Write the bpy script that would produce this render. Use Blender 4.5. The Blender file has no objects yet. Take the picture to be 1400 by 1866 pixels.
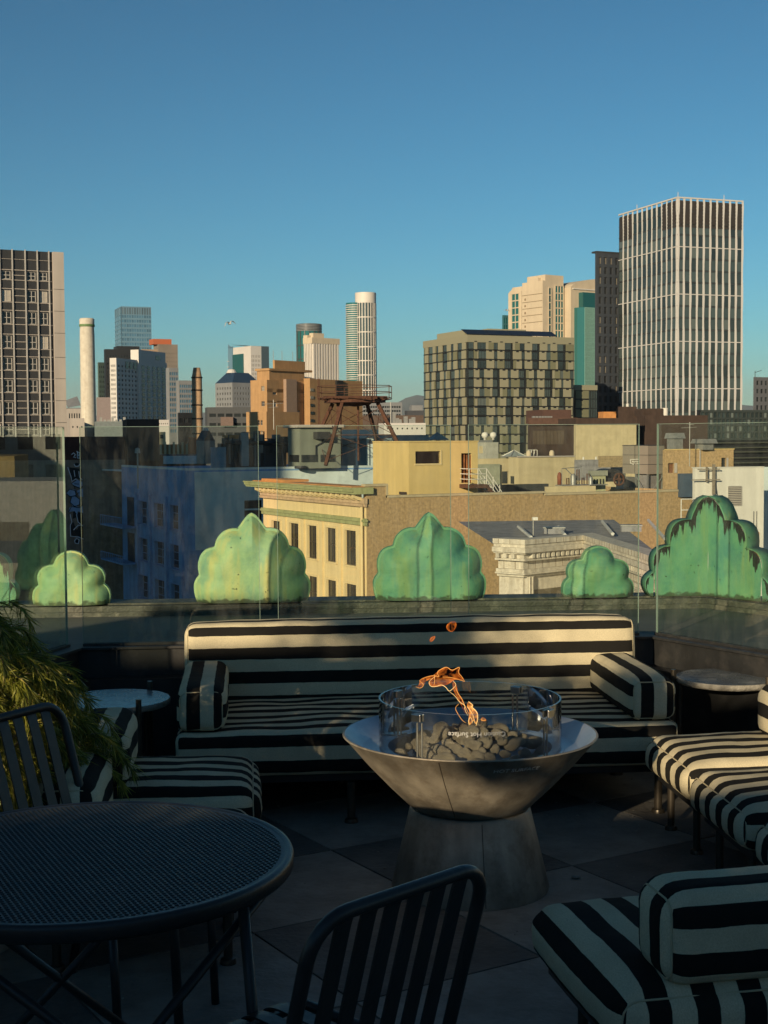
import bpy, bmesh, math, random
from mathutils import Vector, Matrix, noise
random.seed(7)
R_ = math.radians
S = bpy.context.scene
COL = S.collection
# ------------------------------------------------------------------ camera, world, sun, exposure
FPX = 2550.0; EYE = 1.65
TH = math.atan(136/FPX); YAW = R_(5.4); ROLL = 0.006
F0 = Vector((math.sin(YAW), math.cos(YAW), 0)); R0 = Vector((math.cos(YAW), -math.sin(YAW), 0)); ZZ = Vector((0, 0, 1))
FW = F0*math.cos(TH) - ZZ*math.sin(TH); U0 = ZZ*math.cos(TH) + F0*math.sin(TH)
RT = R0*math.cos(ROLL) - U0*math.sin(ROLL); UP = U0*math.cos(ROLL) + R0*math.sin(ROLL)
CAMP = Vector((0, 0, EYE))
cd = bpy.data.cameras.new('camera'); cam = bpy.data.objects.new('camera', cd); COL.objects.link(cam)
m = Matrix((RT, UP, -FW)).transposed().to_4x4(); m.translation = CAMP
cam.matrix_world = m
cd.sensor_fit = 'HORIZONTAL'; cd.sensor_width = 36; cd.lens = FPX/1400*36
cd.clip_start = 0.05; cd.clip_end = 60000
S.camera = cam
HAZE = 0.00004
SUN_AZ = 31.0; SUN_EL = 14.0
w = bpy.data.worlds.new('World'); S.world = w; w.use_nodes = True
nt = w.node_tree; bg = nt.nodes['Background']
sky = nt.nodes.new('ShaderNodeTexSky'); sky.sky_type = 'NISHITA'; sky.sun_disc = False
sky.sun_elevation = R_(SUN_EL); sky.sun_rotation = R_(180+SUN_AZ)
sky.altitude = 0; sky.air_density = 1.0; sky.dust_density = 0.05; sky.ozone_density = 5.5
hs = nt.nodes.new('ShaderNodeHueSaturation'); hs.inputs['Saturation'].default_value = .96; hs.inputs['Hue'].default_value = .484; gm = nt.nodes.new('ShaderNodeGamma'); gm.inputs[1].default_value = 1.45; nt.links.new(sky.outputs[0], gm.inputs[0]); nt.links.new(gm.outputs[0], hs.inputs['Color']); tn = nt.nodes.new('ShaderNodeMixRGB'); tn.blend_type = 'MULTIPLY'; tn.inputs[0].default_value = 1; tn.inputs[2].default_value = (.88, .97, .84, 1); nt.links.new(hs.outputs[0], tn.inputs[1]); nt.links.new(tn.outputs[0], bg.inputs[0]); bg.inputs[1].default_value = 0.0358
sd = bpy.data.lights.new('sun', 'SUN'); sd.energy = 5.0; sd.angle = R_(0.53); sd.color = (1.0, 0.80, 0.53)
so = bpy.data.objects.new('sun', sd); COL.objects.link(so)
sdir = Vector((math.sin(R_(SUN_AZ))*math.cos(R_(SUN_EL)), math.cos(R_(SUN_AZ))*math.cos(R_(SUN_EL)), -math.sin(R_(SUN_EL))))
so.rotation_euler = sdir.to_track_quat('-Z', 'Y').to_euler()
S.view_settings.view_transform = 'Standard'; S.view_settings.look = 'None'
S.view_settings.exposure = 0.22; S.view_settings.gamma = 1.0
try:
    S.cycles.max_bounces = 10; S.cycles.transparent_max_bounces = 24; S.cycles.use_denoising = True
    S.cycles.volume_max_steps = 64
except Exception: pass
# ------------------------------------------------------------------ helpers
def ray(x, y): return FW + RT*((x-700)/FPX) - UP*((y-933)/FPX)
def P(x, y, z):
    d = ray(x, y); return CAMP + d*((z-EYE)/d.z)
def Q(x, y, D):
    d = ray(x, y); return CAMP + d*(D/d.dot(F0))
def pix(p):
    v = Vector(p)-CAMP; return 700+FPX*v.dot(RT)/v.dot(FW), 933-FPX*v.dot(UP)/v.dot(FW)

def tag(o, label=None, cat=None, group=None, kind=None):
    if label: o['label'] = label
    if cat: o['category'] = cat
    if group: o['group'] = group
    if kind: o['kind'] = kind
    return o
def empty(name, loc=(0, 0, 0), rz=0, label=None, cat=None, group=None):
    o = bpy.data.objects.new(name, None); COL.objects.link(o); o.location = loc; o.rotation_euler = (0, 0, rz)
    o.empty_display_size = .1
    return tag(o, label, cat, group)
def dup(o, parent=None):
    c = o.copy(); COL.objects.link(c); c.parent = parent
    for ch in list(o.children): dup(ch, c)
    return c

class MB:
    def __init__(s): s.v = []; s.f = []; s.m = []; s.uv = None
    def quad(s, a, b, c, d, m=0):
        n = len(s.v); s.v += [tuple(a), tuple(b), tuple(c), tuple(d)]; s.f.append((n, n+1, n+2, n+3)); s.m.append(m)
    def poly(s, pts, m=0):
        n = len(s.v); s.v += [tuple(p) for p in pts]; s.f.append(tuple(range(n, n+len(pts)))); s.m.append(m)
    def box(s, x0, y0, z0, x1, y1, z1, m=0, mtx=None):
        n = len(s.v)
        p = [(x0, y0, z0), (x1, y0, z0), (x1, y1, z0), (x0, y1, z0), (x0, y0, z1), (x1, y0, z1), (x1, y1, z1), (x0, y1, z1)]
        if mtx is not None: p = [tuple(mtx @ Vector(q)) for q in p]
        s.v += p
        for q in ((3, 2, 1, 0), (4, 5, 6, 7), (0, 1, 5, 4), (1, 2, 6, 5), (2, 3, 7, 6), (3, 0, 4, 7)):
            s.f.append(tuple(n+i for i in q)); s.m.append(m)
        return s
    def prism(s, poly, z0, z1, m=0):
        n = len(s.v); k = len(poly)
        s.v += [(p[0], p[1], z0) for p in poly] + [(p[0], p[1], z1) for p in poly]
        s.f.append(tuple(range(n+k-1, n-1, -1))); s.m.append(m)
        s.f.append(tuple(range(n+k, n+2*k))); s.m.append(m)
        for i in range(k):
            j = (i+1) % k; s.f.append((n+i, n+j, n+k+j, n+k+i)); s.m.append(m)
        return s
    def tube(s, pts, r, n=8, m=0, closed=False, cap=True):
        pts = [Vector(p) for p in pts]; k = len(pts); rs = r if isinstance(r, (list, tuple)) else [r]*k
        base = len(s.v); prev = None
        for i, p in enumerate(pts):
            if closed: t = pts[(i+1) % k]-pts[i-1]
            else: t = pts[min(i+1, k-1)]-pts[max(i-1, 0)]
            if t.length < 1e-9: t = Vector((0, 0, 1))
            t.normalize()
            if prev is None:
                a = t.orthogonal().normalized()
            else:
                a = prev - t*prev.dot(t)
                a = a.normalized() if a.length > 1e-6 else t.orthogonal().normalized()
            prev = a; b = t.cross(a)
            for j in range(n):
                th = 2*math.pi*j/n
                s.v.append(tuple(p + (a*math.cos(th) + b*math.sin(th))*rs[i]))
        for i in range(k if closed else k-1):
            i2 = (i+1) % k
            for j in range(n):
                j2 = (j+1) % n
                s.f.append((base+i*n+j, base+i*n+j2, base+i2*n+j2, base+i2*n+j)); s.m.append(m)
        if cap and not closed:
            s.f.append(tuple(base+j for j in range(n-1, -1, -1))); s.m.append(m)
            s.f.append(tuple(base+(k-1)*n+j for j in range(n))); s.m.append(m)
        return s
    def lathe(s, prof, n=32, cx=0, cy=0, m=0, sx=1, sy=1, a0=0):
        base = len(s.v); k = len(prof)
        for (r, z) in prof:
            for j in range(n):
                th = a0+2*math.pi*j/n; s.v.append((cx+sx*r*math.cos(th), cy+sy*r*math.sin(th), z))
        for i in range(k-1):
            for j in range(n):
                j2 = (j+1) % n
                s.f.append((base+i*n+j, base+i*n+j2, base+(i+1)*n+j2, base+(i+1)*n+j)); s.m.append(m)
        return s
    def build(s, name, mats, parent=None, smooth=False, loc=None, rot=None, bevel=0, bseg=2):
        me = bpy.data.meshes.new(name); me.from_pydata(s.v, [], s.f)
        if not isinstance(mats, (list, tuple)): mats = [mats]
        for mt in mats: me.materials.append(mt)
        if len(mats) > 1:
            for p, mi in zip(me.polygons, s.m): p.material_index = mi
        if s.uv:
            ul = me.uv_layers.new(name='UVMap')
            for i, c in enumerate(s.uv): ul.data[i].uv = c
        if smooth:
            for p in me.polygons: p.use_smooth = True
        me.update()
        o = bpy.data.objects.new(name, me); COL.objects.link(o)
        if parent: o.parent = parent
        if loc is not None: o.location = loc
        if rot is not None: o.rotation_euler = rot
        if bevel:
            b = o.modifiers.new('b', 'BEVEL'); b.width = bevel; b.segments = bseg; b.limit_method = 'ANGLE'; b.angle_limit = R_(40)
        if smooth == 'auto':
            try:
                me.set_sharp_from_angle(angle=R_(38))
            except Exception: pass
        return o
# ------------------------------------------------------------------ materials
def N(nt, t, **k):
    n = nt.nodes.new(t)
    for a, b in k.items(): setattr(n, a, b)
    return n
def M(name, col, rough=.75, metal=0.0, var=.18, scale=2.0, bump=0.0, bscale=None, streak=0.0, stain=None, stain_amt=.4, spec=.5, coord='Object', detail=6, stain_scale=None):
    mt = bpy.data.materials.new(name); mt.use_nodes = True; nt = mt.node_tree; L = nt.links
    b = nt.nodes['Principled BSDF']; b.inputs['Roughness'].default_value = rough; b.inputs['Metallic'].default_value = metal
    b.inputs['Specular IOR Level'].default_value = spec
    tc = N(nt, 'ShaderNodeTexCoord'); src = tc.outputs[coord]
    nz = N(nt, 'ShaderNodeTexNoise'); nz.inputs['Scale'].default_value = scale; nz.inputs['Detail'].default_value = detail; nz.inputs['Roughness'].default_value = .62
    L.new(src, nz.inputs['Vector'])
    rp = N(nt, 'ShaderNodeValToRGB'); rp.color_ramp.elements[0].position = .3; rp.color_ramp.elements[1].position = .72
    lo = [c*(1-var) for c in col]; hi = [min(1, c*(1+var)) for c in col]
    rp.color_ramp.elements[0].color = (*lo, 1); rp.color_ramp.elements[1].color = (*hi, 1)
    L.new(nz.outputs['Fac'], rp.inputs['Fac']); out = rp.outputs['Color']
    if streak > 0:
        mp = N(nt, 'ShaderNodeMapping'); mp.inputs['Scale'].default_value = (1, 1, .06); L.new(src, mp.inputs['Vector'])
        n2 = N(nt, 'ShaderNodeTexNoise'); n2.inputs['Scale'].default_value = scale*3; n2.inputs['Detail'].default_value = 5; L.new(mp.outputs[0], n2.inputs['Vector'])
        mr = N(nt, 'ShaderNodeMapRange'); mr.inputs['From Min'].default_value = .35; mr.inputs['From Max'].default_value = .7
        mr.inputs['To Min'].default_value = 1-streak; mr.inputs['To Max'].default_value = 1+streak*.3; L.new(n2.outputs['Fac'], mr.inputs['Value'])
        mx = N(nt, 'ShaderNodeVectorMath', operation='SCALE'); L.new(out, mx.inputs[0]); L.new(mr.outputs[0], mx.inputs['Scale']); out = mx.outputs[0]
    if stain:
        n3 = N(nt, 'ShaderNodeTexNoise'); n3.inputs['Scale'].default_value = stain_scale or scale*2.3; n3.inputs['Detail'].default_value = 8; n3.inputs['Roughness'].default_value = .7
        L.new(src, n3.inputs['Vector'])
        r3 = N(nt, 'ShaderNodeMapRange'); r3.inputs['From Min'].default_value = .5; r3.inputs['From Max'].default_value = .66; r3.inputs['To Max'].default_value = stain_amt
        L.new(n3.outputs['Fac'], r3.inputs['Value'])
        mix = N(nt, 'ShaderNodeMixRGB'); L.new(r3.outputs[0], mix.inputs[0]); L.new(out, mix.inputs[1]); mix.inputs[2].default_value = (*stain, 1); out = mix.outputs[0]
    L.new(out, b.inputs['Base Color'])
    if bump > 0:
        n4 = N(nt, 'ShaderNodeTexNoise'); n4.inputs['Scale'].default_value = bscale or scale*10; n4.inputs['Detail'].default_value = 5; L.new(src, n4.inputs['Vector'])
        bp = N(nt, 'ShaderNodeBump'); bp.inputs['Strength'].default_value = bump; bp.inputs['Distance'].default_value = .02; L.new(n4.outputs['Fac'], bp.inputs['Height']); L.new(bp.outputs[0], b.inputs['Normal'])
    return mt
def winglass(name, col, var=1.0, rough=.12, light=None, lamt=.0, spec=.6):
    """opaque looking pane: dark room behind glass, each pane a little different"""
    mt = bpy.data.materials.new(name); mt.use_nodes = True; nt = mt.node_tree; L = nt.links
    b = nt.nodes['Principled BSDF']; b.inputs['Roughness'].default_value = rough; b.inputs['Specular IOR Level'].default_value = spec
    oi = N(nt, 'ShaderNodeObjectInfo'); g = N(nt, 'ShaderNodeNewGeometry')
    ad = N(nt, 'ShaderNodeMath', operation='ADD'); L.new(oi.outputs['Random'], ad.inputs[0]); L.new(g.outputs['Random Per Island'], ad.inputs[1])
    fr = N(nt, 'ShaderNodeMath', operation='FRACT'); L.new(ad.outputs[0], fr.inputs[0])
    rp = N(nt, 'ShaderNodeValToRGB'); e = rp.color_ramp.elements
    e[0].position = 0; e[0].color = (*[c*(1-.6*var) for c in col], 1); e[1].position = .75; e[1].color = (*[c*(1+.6*var) for c in col], 1)
    if light:
        x = rp.color_ramp.elements.new(1-lamt); x.color = (*[c*(1+.6*var) for c in col], 1)
        x = rp.color_ramp.elements.new(min(.999, 1-lamt+.01)); x.color = (*light, 1); rp.color_ramp.elements[-1].color = (*light, 1)
    L.new(fr.outputs[0], rp.inputs[0]); L.new(rp.outputs[0], b.inputs['Base Color'])
    return mt
def stripes(name, period=.116, cream=(.63, .555, .37), dark=(.018, .017, .015)):
    mt = bpy.data.materials.new(name); mt.use_nodes = True; nt = mt.node_tree; L = nt.links
    b = nt.nodes['Principled BSDF']; b.inputs['Roughness'].default_value = .95; b.inputs['Specular IOR Level'].default_value = .15
    b.inputs['Sheen Weight'].default_value = .0
    uv = N(nt, 'ShaderNodeUVMap'); sp = N(nt, 'ShaderNodeSeparateXYZ'); L.new(uv.outputs[0], sp.inputs[0])
    tc = N(nt, 'ShaderNodeTexCoord'); wn = N(nt, 'ShaderNodeTexNoise'); wn.inputs['Scale'].default_value = 14; L.new(tc.outputs['Object'], wn.inputs['Vector'])
    wm = N(nt, 'ShaderNodeMath', operation='MULTIPLY_ADD'); L.new(wn.outputs['Fac'], wm.inputs[0]); wm.inputs[1].default_value = .006; L.new(sp.outputs[0], wm.inputs[2])
    d = N(nt, 'ShaderNodeMath', operation='DIVIDE'); L.new(wm.outputs[0], d.inputs[0]); d.inputs[1].default_value = period
    fr = N(nt, 'ShaderNodeMath', operation='FRACT'); L.new(d.outputs[0], fr.inputs[0])
    a = N(nt, 'ShaderNodeMath', operation='SUBTRACT'); L.new(fr.outputs[0], a.inputs[0]); a.inputs[1].default_value = .5
    ab = N(nt, 'ShaderNodeMath', operation='ABSOLUTE'); L.new(a.outputs[0], ab.inputs[0])
    st = N(nt, 'ShaderNodeMapRange'); st.inputs['From Min'].default_value = .247; st.inputs['From Max'].default_value = .257; L.new(ab.outputs[0], st.inputs['Value'])
    # slub of the linen-like weave
    mp = N(nt, 'ShaderNodeMapping'); mp.inputs['Scale'].default_value = (90, 90, 90); L.new(tc.outputs['Object'], mp.inputs[0])
    n1 = N(nt, 'ShaderNodeTexNoise'); n1.inputs['Scale'].default_value = 3; n1.inputs['Detail'].default_value = 6; L.new(mp.outputs[0], n1.inputs['Vector'])
    n2 = N(nt, 'ShaderNodeTexNoise'); n2.inputs['Scale'].default_value = 5; n2.inputs['Detail'].default_value = 4; L.new(tc.outputs['Object'], n2.inputs['Vector'])
    mm = N(nt, 'ShaderNodeMath', operation='MULTIPLY'); L.new(n1.outputs['Fac'], mm.inputs[0]); L.new(n2.outputs['Fac'], mm.inputs[1])
    mr = N(nt, 'ShaderNodeMapRange'); mr.inputs['From Min'].default_value = .1; mr.inputs['From Max'].default_value = .45; mr.inputs['To Min'].default_value = .72; mr.inputs['To Max'].default_value = 1.15; L.new(mm.outputs[0], mr.inputs['Value'])
    mx = N(nt, 'ShaderNodeMixRGB'); mx.inputs[1].default_value = (*cream, 1); mx.inputs[2].default_value = (*dark, 1); L.new(st.outputs[0], mx.inputs[0])
    vs = N(nt, 'ShaderNodeVectorMath', operation='SCALE'); L.new(mx.outputs[0], vs.inputs[0]); L.new(mr.outputs[0], vs.inputs['Scale']); L.new(vs.outputs[0], b.inputs['Base Color'])
    bp = N(nt, 'ShaderNodeBump'); bp.inputs['Strength'].default_value = .35; bp.inputs['Distance'].default_value = .002; L.new(n1.outputs['Fac'], bp.inputs['Height'])
    bp2 = N(nt, 'ShaderNodeBump'); bp2.inputs['Strength'].default_value = .35; bp2.inputs['Distance'].default_value = .03; L.new(n2.outputs['Fac'], bp2.inputs['Height']); L.new(bp.outputs[0], bp2.inputs['Normal'])
    L.new(bp2.outputs[0], b.inputs['Normal'])
    return mt
def thinglass(name, tint=(.86, .92, .88), dirt=.03, rough=.0, refl=1.0, ior=1.5):
    mt = bpy.data.materials.new(name); mt.use_nodes = True; nt = mt.node_tree; L = nt.links
    for n in list(nt.nodes): nt.nodes.remove(n)
    o = N(nt, 'ShaderNodeOutputMaterial'); tr = N(nt, 'ShaderNodeBsdfTransparent'); tr.inputs[0].default_value = (*tint, 1)
    gl = N(nt, 'ShaderNodeBsdfGlossy'); gl.inputs['Roughness'].default_value = rough; gl.inputs[0].default_value = (refl, refl, refl, 1)
    fr = N(nt, 'ShaderNodeFresnel'); fr.inputs[0].default_value = ior
    mx = N(nt, 'ShaderNodeMixShader'); L.new(fr.outputs[0], mx.inputs[0]); L.new(tr.outputs[0], mx.inputs[1]); L.new(gl.outputs[0], mx.inputs[2])
    df = N(nt, 'ShaderNodeBsdfDiffuse'); df.inputs[0].default_value = (.6, .6, .55, 1)
    tc = N(nt, 'ShaderNodeTexCoord'); mp = N(nt, 'ShaderNodeMapping'); mp.inputs['Scale'].default_value = (3, 3, .8); L.new(tc.outputs['Object'], mp.inputs[0])
    nz = N(nt, 'ShaderNodeTexNoise'); nz.inputs['Scale'].default_value = 4; nz.inputs['Detail'].default_value = 9; nz.inputs['Roughness'].default_value = .75; L.new(mp.outputs[0], nz.inputs['Vector'])
    mr = N(nt, 'ShaderNodeMapRange'); mr.inputs['From Min'].default_value = .45; mr.inputs['From Max'].default_value = .75; mr.inputs['To Max'].default_value = dirt; L.new(nz.outputs['Fac'], mr.inputs['Value'])
    m2 = N(nt, 'ShaderNodeMixShader'); L.new(mr.outputs[0], m2.inputs[0]); L.new(mx.outputs[0], m2.inputs[1]); L.new(df.outputs[0], m2.inputs[2])
    L.new(m2.outputs[0], o.inputs[0])
    return mt
def patina(name, base=(.115, .31, .18), drip=False):
    mt = bpy.data.materials.new(name); mt.use_nodes = True; nt = mt.node_tree; L = nt.links
    b = nt.nodes['Principled BSDF']; b.inputs['Roughness'].default_value = .62; b.inputs['Specular IOR Level'].default_value = .35
    tc = N(nt, 'ShaderNodeTexCoord'); oi = N(nt, 'ShaderNodeObjectInfo')
    ofs = N(nt, 'ShaderNodeVectorMath', operation='ADD'); L.new(tc.outputs['Object'], ofs.inputs[0])
    cb = N(nt, 'ShaderNodeCombineXYZ'); sc = N(nt, 'ShaderNodeMath', operation='MULTIPLY'); sc.inputs[1].default_value = 37; L.new(oi.outputs['Random'], sc.inputs[0]); L.new(sc.outputs[0], cb.inputs[0]); L.new(cb.outputs[0], ofs.inputs[1])
    v = ofs.outputs[0]
    n1 = N(nt, 'ShaderNodeTexNoise'); n1.inputs['Scale'].default_value = 4.5; n1.inputs['Detail'].default_value = 8; n1.inputs['Roughness'].default_value = .7; L.new(v, n1.inputs['Vector'])
    r1 = N(nt, 'ShaderNodeValToRGB'); e = r1.color_ramp.elements; e[0].position = .3; e[0].color = (base[0]*.55, base[1]*.70, base[2]*.95, 1); e[1].position = .7; e[1].color = (base[0]*1.45, base[1]*1.18, base[2]*1.0, 1)
    x = e.new(.5); x.color = (*base, 1); L.new(n1.outputs['Fac'], r1.inputs[0])
    mp = N(nt, 'ShaderNodeMapping'); mp.inputs['Scale'].default_value = (6, 6, .7); L.new(v, mp.inputs[0])
    n2 = N(nt, 'ShaderNodeTexNoise'); n2.inputs['Scale'].default_value = 2.5; n2.inputs['Detail'].default_value = 5; L.new(mp.outputs[0], n2.inputs['Vector'])
    r2 = N(nt, 'ShaderNodeMapRange'); r2.inputs['From Min'].default_value = .48; r2.inputs['From Max'].default_value = .7; r2.inputs['To Max'].default_value = .8; L.new(n2.outputs['Fac'], r2.inputs['Value'])
    m1 = N(nt, 'ShaderNodeMixRGB'); L.new(r2.outputs[0], m1.inputs[0]); L.new(r1.outputs[0], m1.inputs[1]); m1.inputs[2].default_value = (base[0]*1.9, base[1]*1.12, base[2]*.75, 1)
    out = m1.outputs[0]
    n3 = N(nt, 'ShaderNodeTexNoise'); n3.inputs['Scale'].default_value = 38; n3.inputs['Detail'].default_value = 4; L.new(v, n3.inputs['Vector'])
    r3 = N(nt, 'ShaderNodeMapRange'); r3.inputs['From Min'].default_value = .69; r3.inputs['From Max'].default_value = .74; L.new(n3.outputs['Fac'], r3.inputs['Value'])
    m2 = N(nt, 'ShaderNodeMixRGB'); L.new(r3.outputs[0], m2.inputs[0]); L.new(out, m2.inputs[1]); m2.inputs[2].default_value = (.02, .04, .02, 1); out = m2.outputs[0]
    # darker, ragged edged band along the foot
    spx = N(nt, 'ShaderNodeSeparateXYZ'); L.new(tc.outputs['Object'], spx.inputs[0])
    nzf = N(nt, 'ShaderNodeTexNoise'); nzf.inputs['Scale'].default_value = 25; L.new(v, nzf.inputs['Vector'])
    am = N(nt, 'ShaderNodeMath', operation='MULTIPLY_ADD'); L.new(nzf.outputs['Fac'], am.inputs[0]); am.inputs[1].default_value = -.07; L.new(spx.outputs[2], am.inputs[2])
    r4 = N(nt, 'ShaderNodeMapRange'); r4.inputs['From Min'].default_value = -.022; r4.inputs['From Max'].default_value = -.008; r4.inputs['To Min'].default_value = .8; r4.inputs['To Max'].default_value = 0; L.new(am.outputs[0], r4.inputs['Value'])
    m3 = N(nt, 'ShaderNodeMixRGB'); L.new(r4.outputs[0], m3.inputs[0]); L.new(out, m3.inputs[1]); m3.inputs[2].default_value = (.035, .04, .018, 1); out = m3.outputs[0]
    if drip:
        uv = N(nt, 'ShaderNodeUVMap'); su = N(nt, 'ShaderNodeSeparateXYZ'); L.new(uv.outputs[0], su.inputs[0])   # u along, v = distance below the rim
        cbx = N(nt, 'ShaderNodeCombineXYZ'); L.new(su.outputs[0], cbx.inputs[0])
        nd = N(nt, 'ShaderNodeTexNoise'); nd.inputs['Scale'].default_value = 17; nd.inputs['Detail'].default_value = 4; nd.inputs['Roughness'].default_value = .7; L.new(cbx.outputs[0], nd.inputs['Vector'])
        md = N(nt, 'ShaderNodeMapRange'); md.inputs['From Min'].default_value = .40; md.inputs['From Max'].default_value = .75; md.inputs['To Min'].default_value = .004; md.inputs['To Max'].default_value = .22; L.new(nd.outputs['Fac'], md.inputs['Value'])
        nf = N(nt, 'ShaderNodeTexNoise'); nf.inputs['Scale'].default_value = 45; L.new(tc.outputs['Object'], nf.inputs['Vector'])
        ma = N(nt, 'ShaderNodeMath', operation='MULTIPLY_ADD'); L.new(nf.outputs['Fac'], ma.inputs[0]); ma.inputs[1].default_value = .03; L.new(su.outputs[1], ma.inputs[2])
        lt = N(nt, 'ShaderNodeMath', operation='LESS_THAN'); L.new(ma.outputs[0], lt.inputs[0]); L.new(md.outputs[0], lt.inputs[1])
        m4 = N(nt, 'ShaderNodeMixRGB'); L.new(lt.outputs[0], m4.inputs[0]); L.new(out, m4.inputs[1]); m4.inputs[2].default_value = (.018, .02, .016, 1); out = m4.outputs[0]
    L.new(out, b.inputs['Base Color'])
    bp = N(nt, 'ShaderNodeBump'); bp.inputs['Strength'].default_value = .5; bp.inputs['Distance'].default_value = .02; L.new(n1.outputs['Fac'], bp.inputs['Height']); L.new(bp.outputs[0], b.inputs['Normal'])
    return mt

m_tileA = M('slate tile light', (.25, .235, .20), .62, var=.3, scale=5, bump=.3, bscale=40, stain=(.15, .14, .12), stain_amt=.5, streak=0)
m_tileB = M('slate tile dark', (.115, .108, .095), .62, var=.35, scale=5, bump=.3, bscale=40, stain=(.19, .18, .15), stain_amt=.35)
m_grout = M('grout', (.008, .008, .008), .9)
m_curb = M('dark painted curb', (.015, .0155, .0155), .6, var=.35, scale=3, streak=.3, stain=(.06, .055, .05), stain_amt=.4)
m_ledge = M('grey ledge membrane', (.10, .105, .10), .8, var=.25, scale=1.2, bump=.2, stain=(.06, .065, .055), stain_amt=.5)
m_lip = M('weathered dark copper coping', (.055, .06, .045), .6, var=.4, scale=6, stain=(.22, .21, .16), stain_amt=.5, bump=.3)
m_stripe = stripes('striped canvas')
m_pipe = M('cream piping', (.50, .43, .27), .95, var=.1, scale=30)
m_leg = M('dark bronze tube', (.10, .085, .065), .35, metal=.7, var=.3, scale=8)
m_frame = M('black powder coated steel', (.020, .020, .020), .4, var=.25, scale=12, bump=.06, bscale=90)
m_mesh = M('slate blue painted perforated steel', (.040, .045, .046), .42, var=.2, scale=9)
m_steel = M('brushed weathered steel', (.40, .35, .27), .55, metal=.45, var=.3, scale=4, streak=.35, stain=(.16, .12, .08), stain_amt=.55, bump=.08, bscale=60)
m_steelin = M('brushed steel inside', (.50, .54, .58), .38, metal=.75, var=.15, scale=6, bump=.06, bscale=80)
m_clip = M('polished steel clip', (.55, .53, .48), .3, metal=1, var=.15, scale=20)
m_lava = M('grey lava stone', (.58, .49, .35), .95, var=.35, scale=40, bump=1.0, bscale=160, stain=(.12, .10, .08), stain_amt=.5, stain_scale=70)
m_marble = M('grey green marble', (.12, .14, .15), .25, var=.4, scale=7, stain=(.45, .46, .44), stain_amt=.5, stain_scale=5)
m_marble_edge = M('chipped marble edge', (.30, .28, .23), .8, var=.4, scale=30, bump=.6, bscale=60)
m_glass = thinglass('guard glass', (.935, .975, .945), .04)
m_glass2 = thinglass('coated side guard glass', (.90, .965, .92), .05, ior=1.9)
m_glassb = thinglass('wind guard glass', (.965, .98, .97), .05)
m_gedge = M('glass edge', (.22, .30, .25), .2, var=.1, scale=20)
m_pat = patina('verdigris copper'); m_patd = patina('verdigris copper with black runs', drip=True)
m_patB = patina('bright verdigris copper', (.25, .42, .21))
m_text = M('pale lettering', (.55, .55, .52), .6, var=.05)
m_white = M('white render', (.66, .64, .58), .85, var=.08, scale=.8, streak=.12)
# ------------------------------------------------------------------ ground and hills
def wsurf(name, mb, mats, smooth=False): o = mb.build(name, mats, smooth=smooth); o['kind'] = 'structure'; return o
GZ = -32.0
g = MB(); g.quad((-15400, -15400, GZ), (15400, -15400, GZ), (15400, 15400, GZ), (-15400, 15400, GZ))
wsurf('ground', g, M('asphalt', (.06, .06, .058), .9, var=.3, scale=.02))
def hill_range(name, pts, D, D2, mat):
    mb = MB(); fr = []; top = []; n = len(pts)
    xs = [pts[0][0]+(pts[-1][0]-pts[0][0])*i/160 for i in range(161)]
    rows = 14; grid = []
    for x in xs:
        for k in range(n-1):
            if pts[k][0] <= x <= pts[k+1][0]:
                t = (x-pts[k][0])/(pts[k+1][0]-pts[k][0]); y = pts[k][1]*(1-t)+pts[k+1][1]*t; break
        y += 3*noise.noise(Vector((x*.05, 1, 3)))+1.2*noise.noise(Vector((x*.2, 7, 3)))
        colp = []
        for r in range(rows+1):
            t = r/rows; Dr = D+(D2-D)*t
            z = GZ+(Q(x, y, D2).z-GZ)*(t**.8)*(1+.10*noise.noise(Vector((x*.08, t*6, 0)))*(1-t))
            q = Q(x, y, Dr); colp.append((q.x, q.y, z))
        q = Q(x, y, D2*1.15); colp.append((q.x, q.y, GZ)); grid.append(colp)
    for c in grid: mb.v += c
    k = rows+2
    for i in range(len(grid)-1):
        for r in range(k-1): mb.f.append((i*k+r, (i+1)*k+r, (i+1)*k+r+1, i*k+r+1)); mb.m.append(0)
    wsurf(name, mb, mat, True)
hill_range('hills', [(-900, 770), (0, 765), (300, 752), (560, 750), (700, 748), (735, 727), (756, 719), (775, 722), (860, 735), (1000, 742), (1340, 736), (1372, 740), (1500, 735), (2300, 750)], 9500, 12500,
           M('hill scrub', (.10, .11, .08), .95, var=.3, scale=.002))

# the air: even haze over city, bay and hills, the sky stays outside
hz = MB(); hz.box(-15500, -15500, GZ-1, 15500, 15500, 520)
mh = bpy.data.materials.new('haze air'); mh.use_nodes = True; nh = mh.node_tree
for n_ in list(nh.nodes): nh.nodes.remove(n_)
ho = N(nh, 'ShaderNodeOutputMaterial'); hv = N(nh, 'ShaderNodeVolumePrincipled'); hv.inputs['Color'].default_value = (.80, .90, 1, 1); hv.inputs['Density'].default_value = HAZE; hv.inputs['Anisotropy'].default_value = .1
nh.links.new(hv.outputs[0], ho.inputs['Volume'])
ho_ = hz.build('haze', mh); ho_['kind'] = 'stuff'
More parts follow.
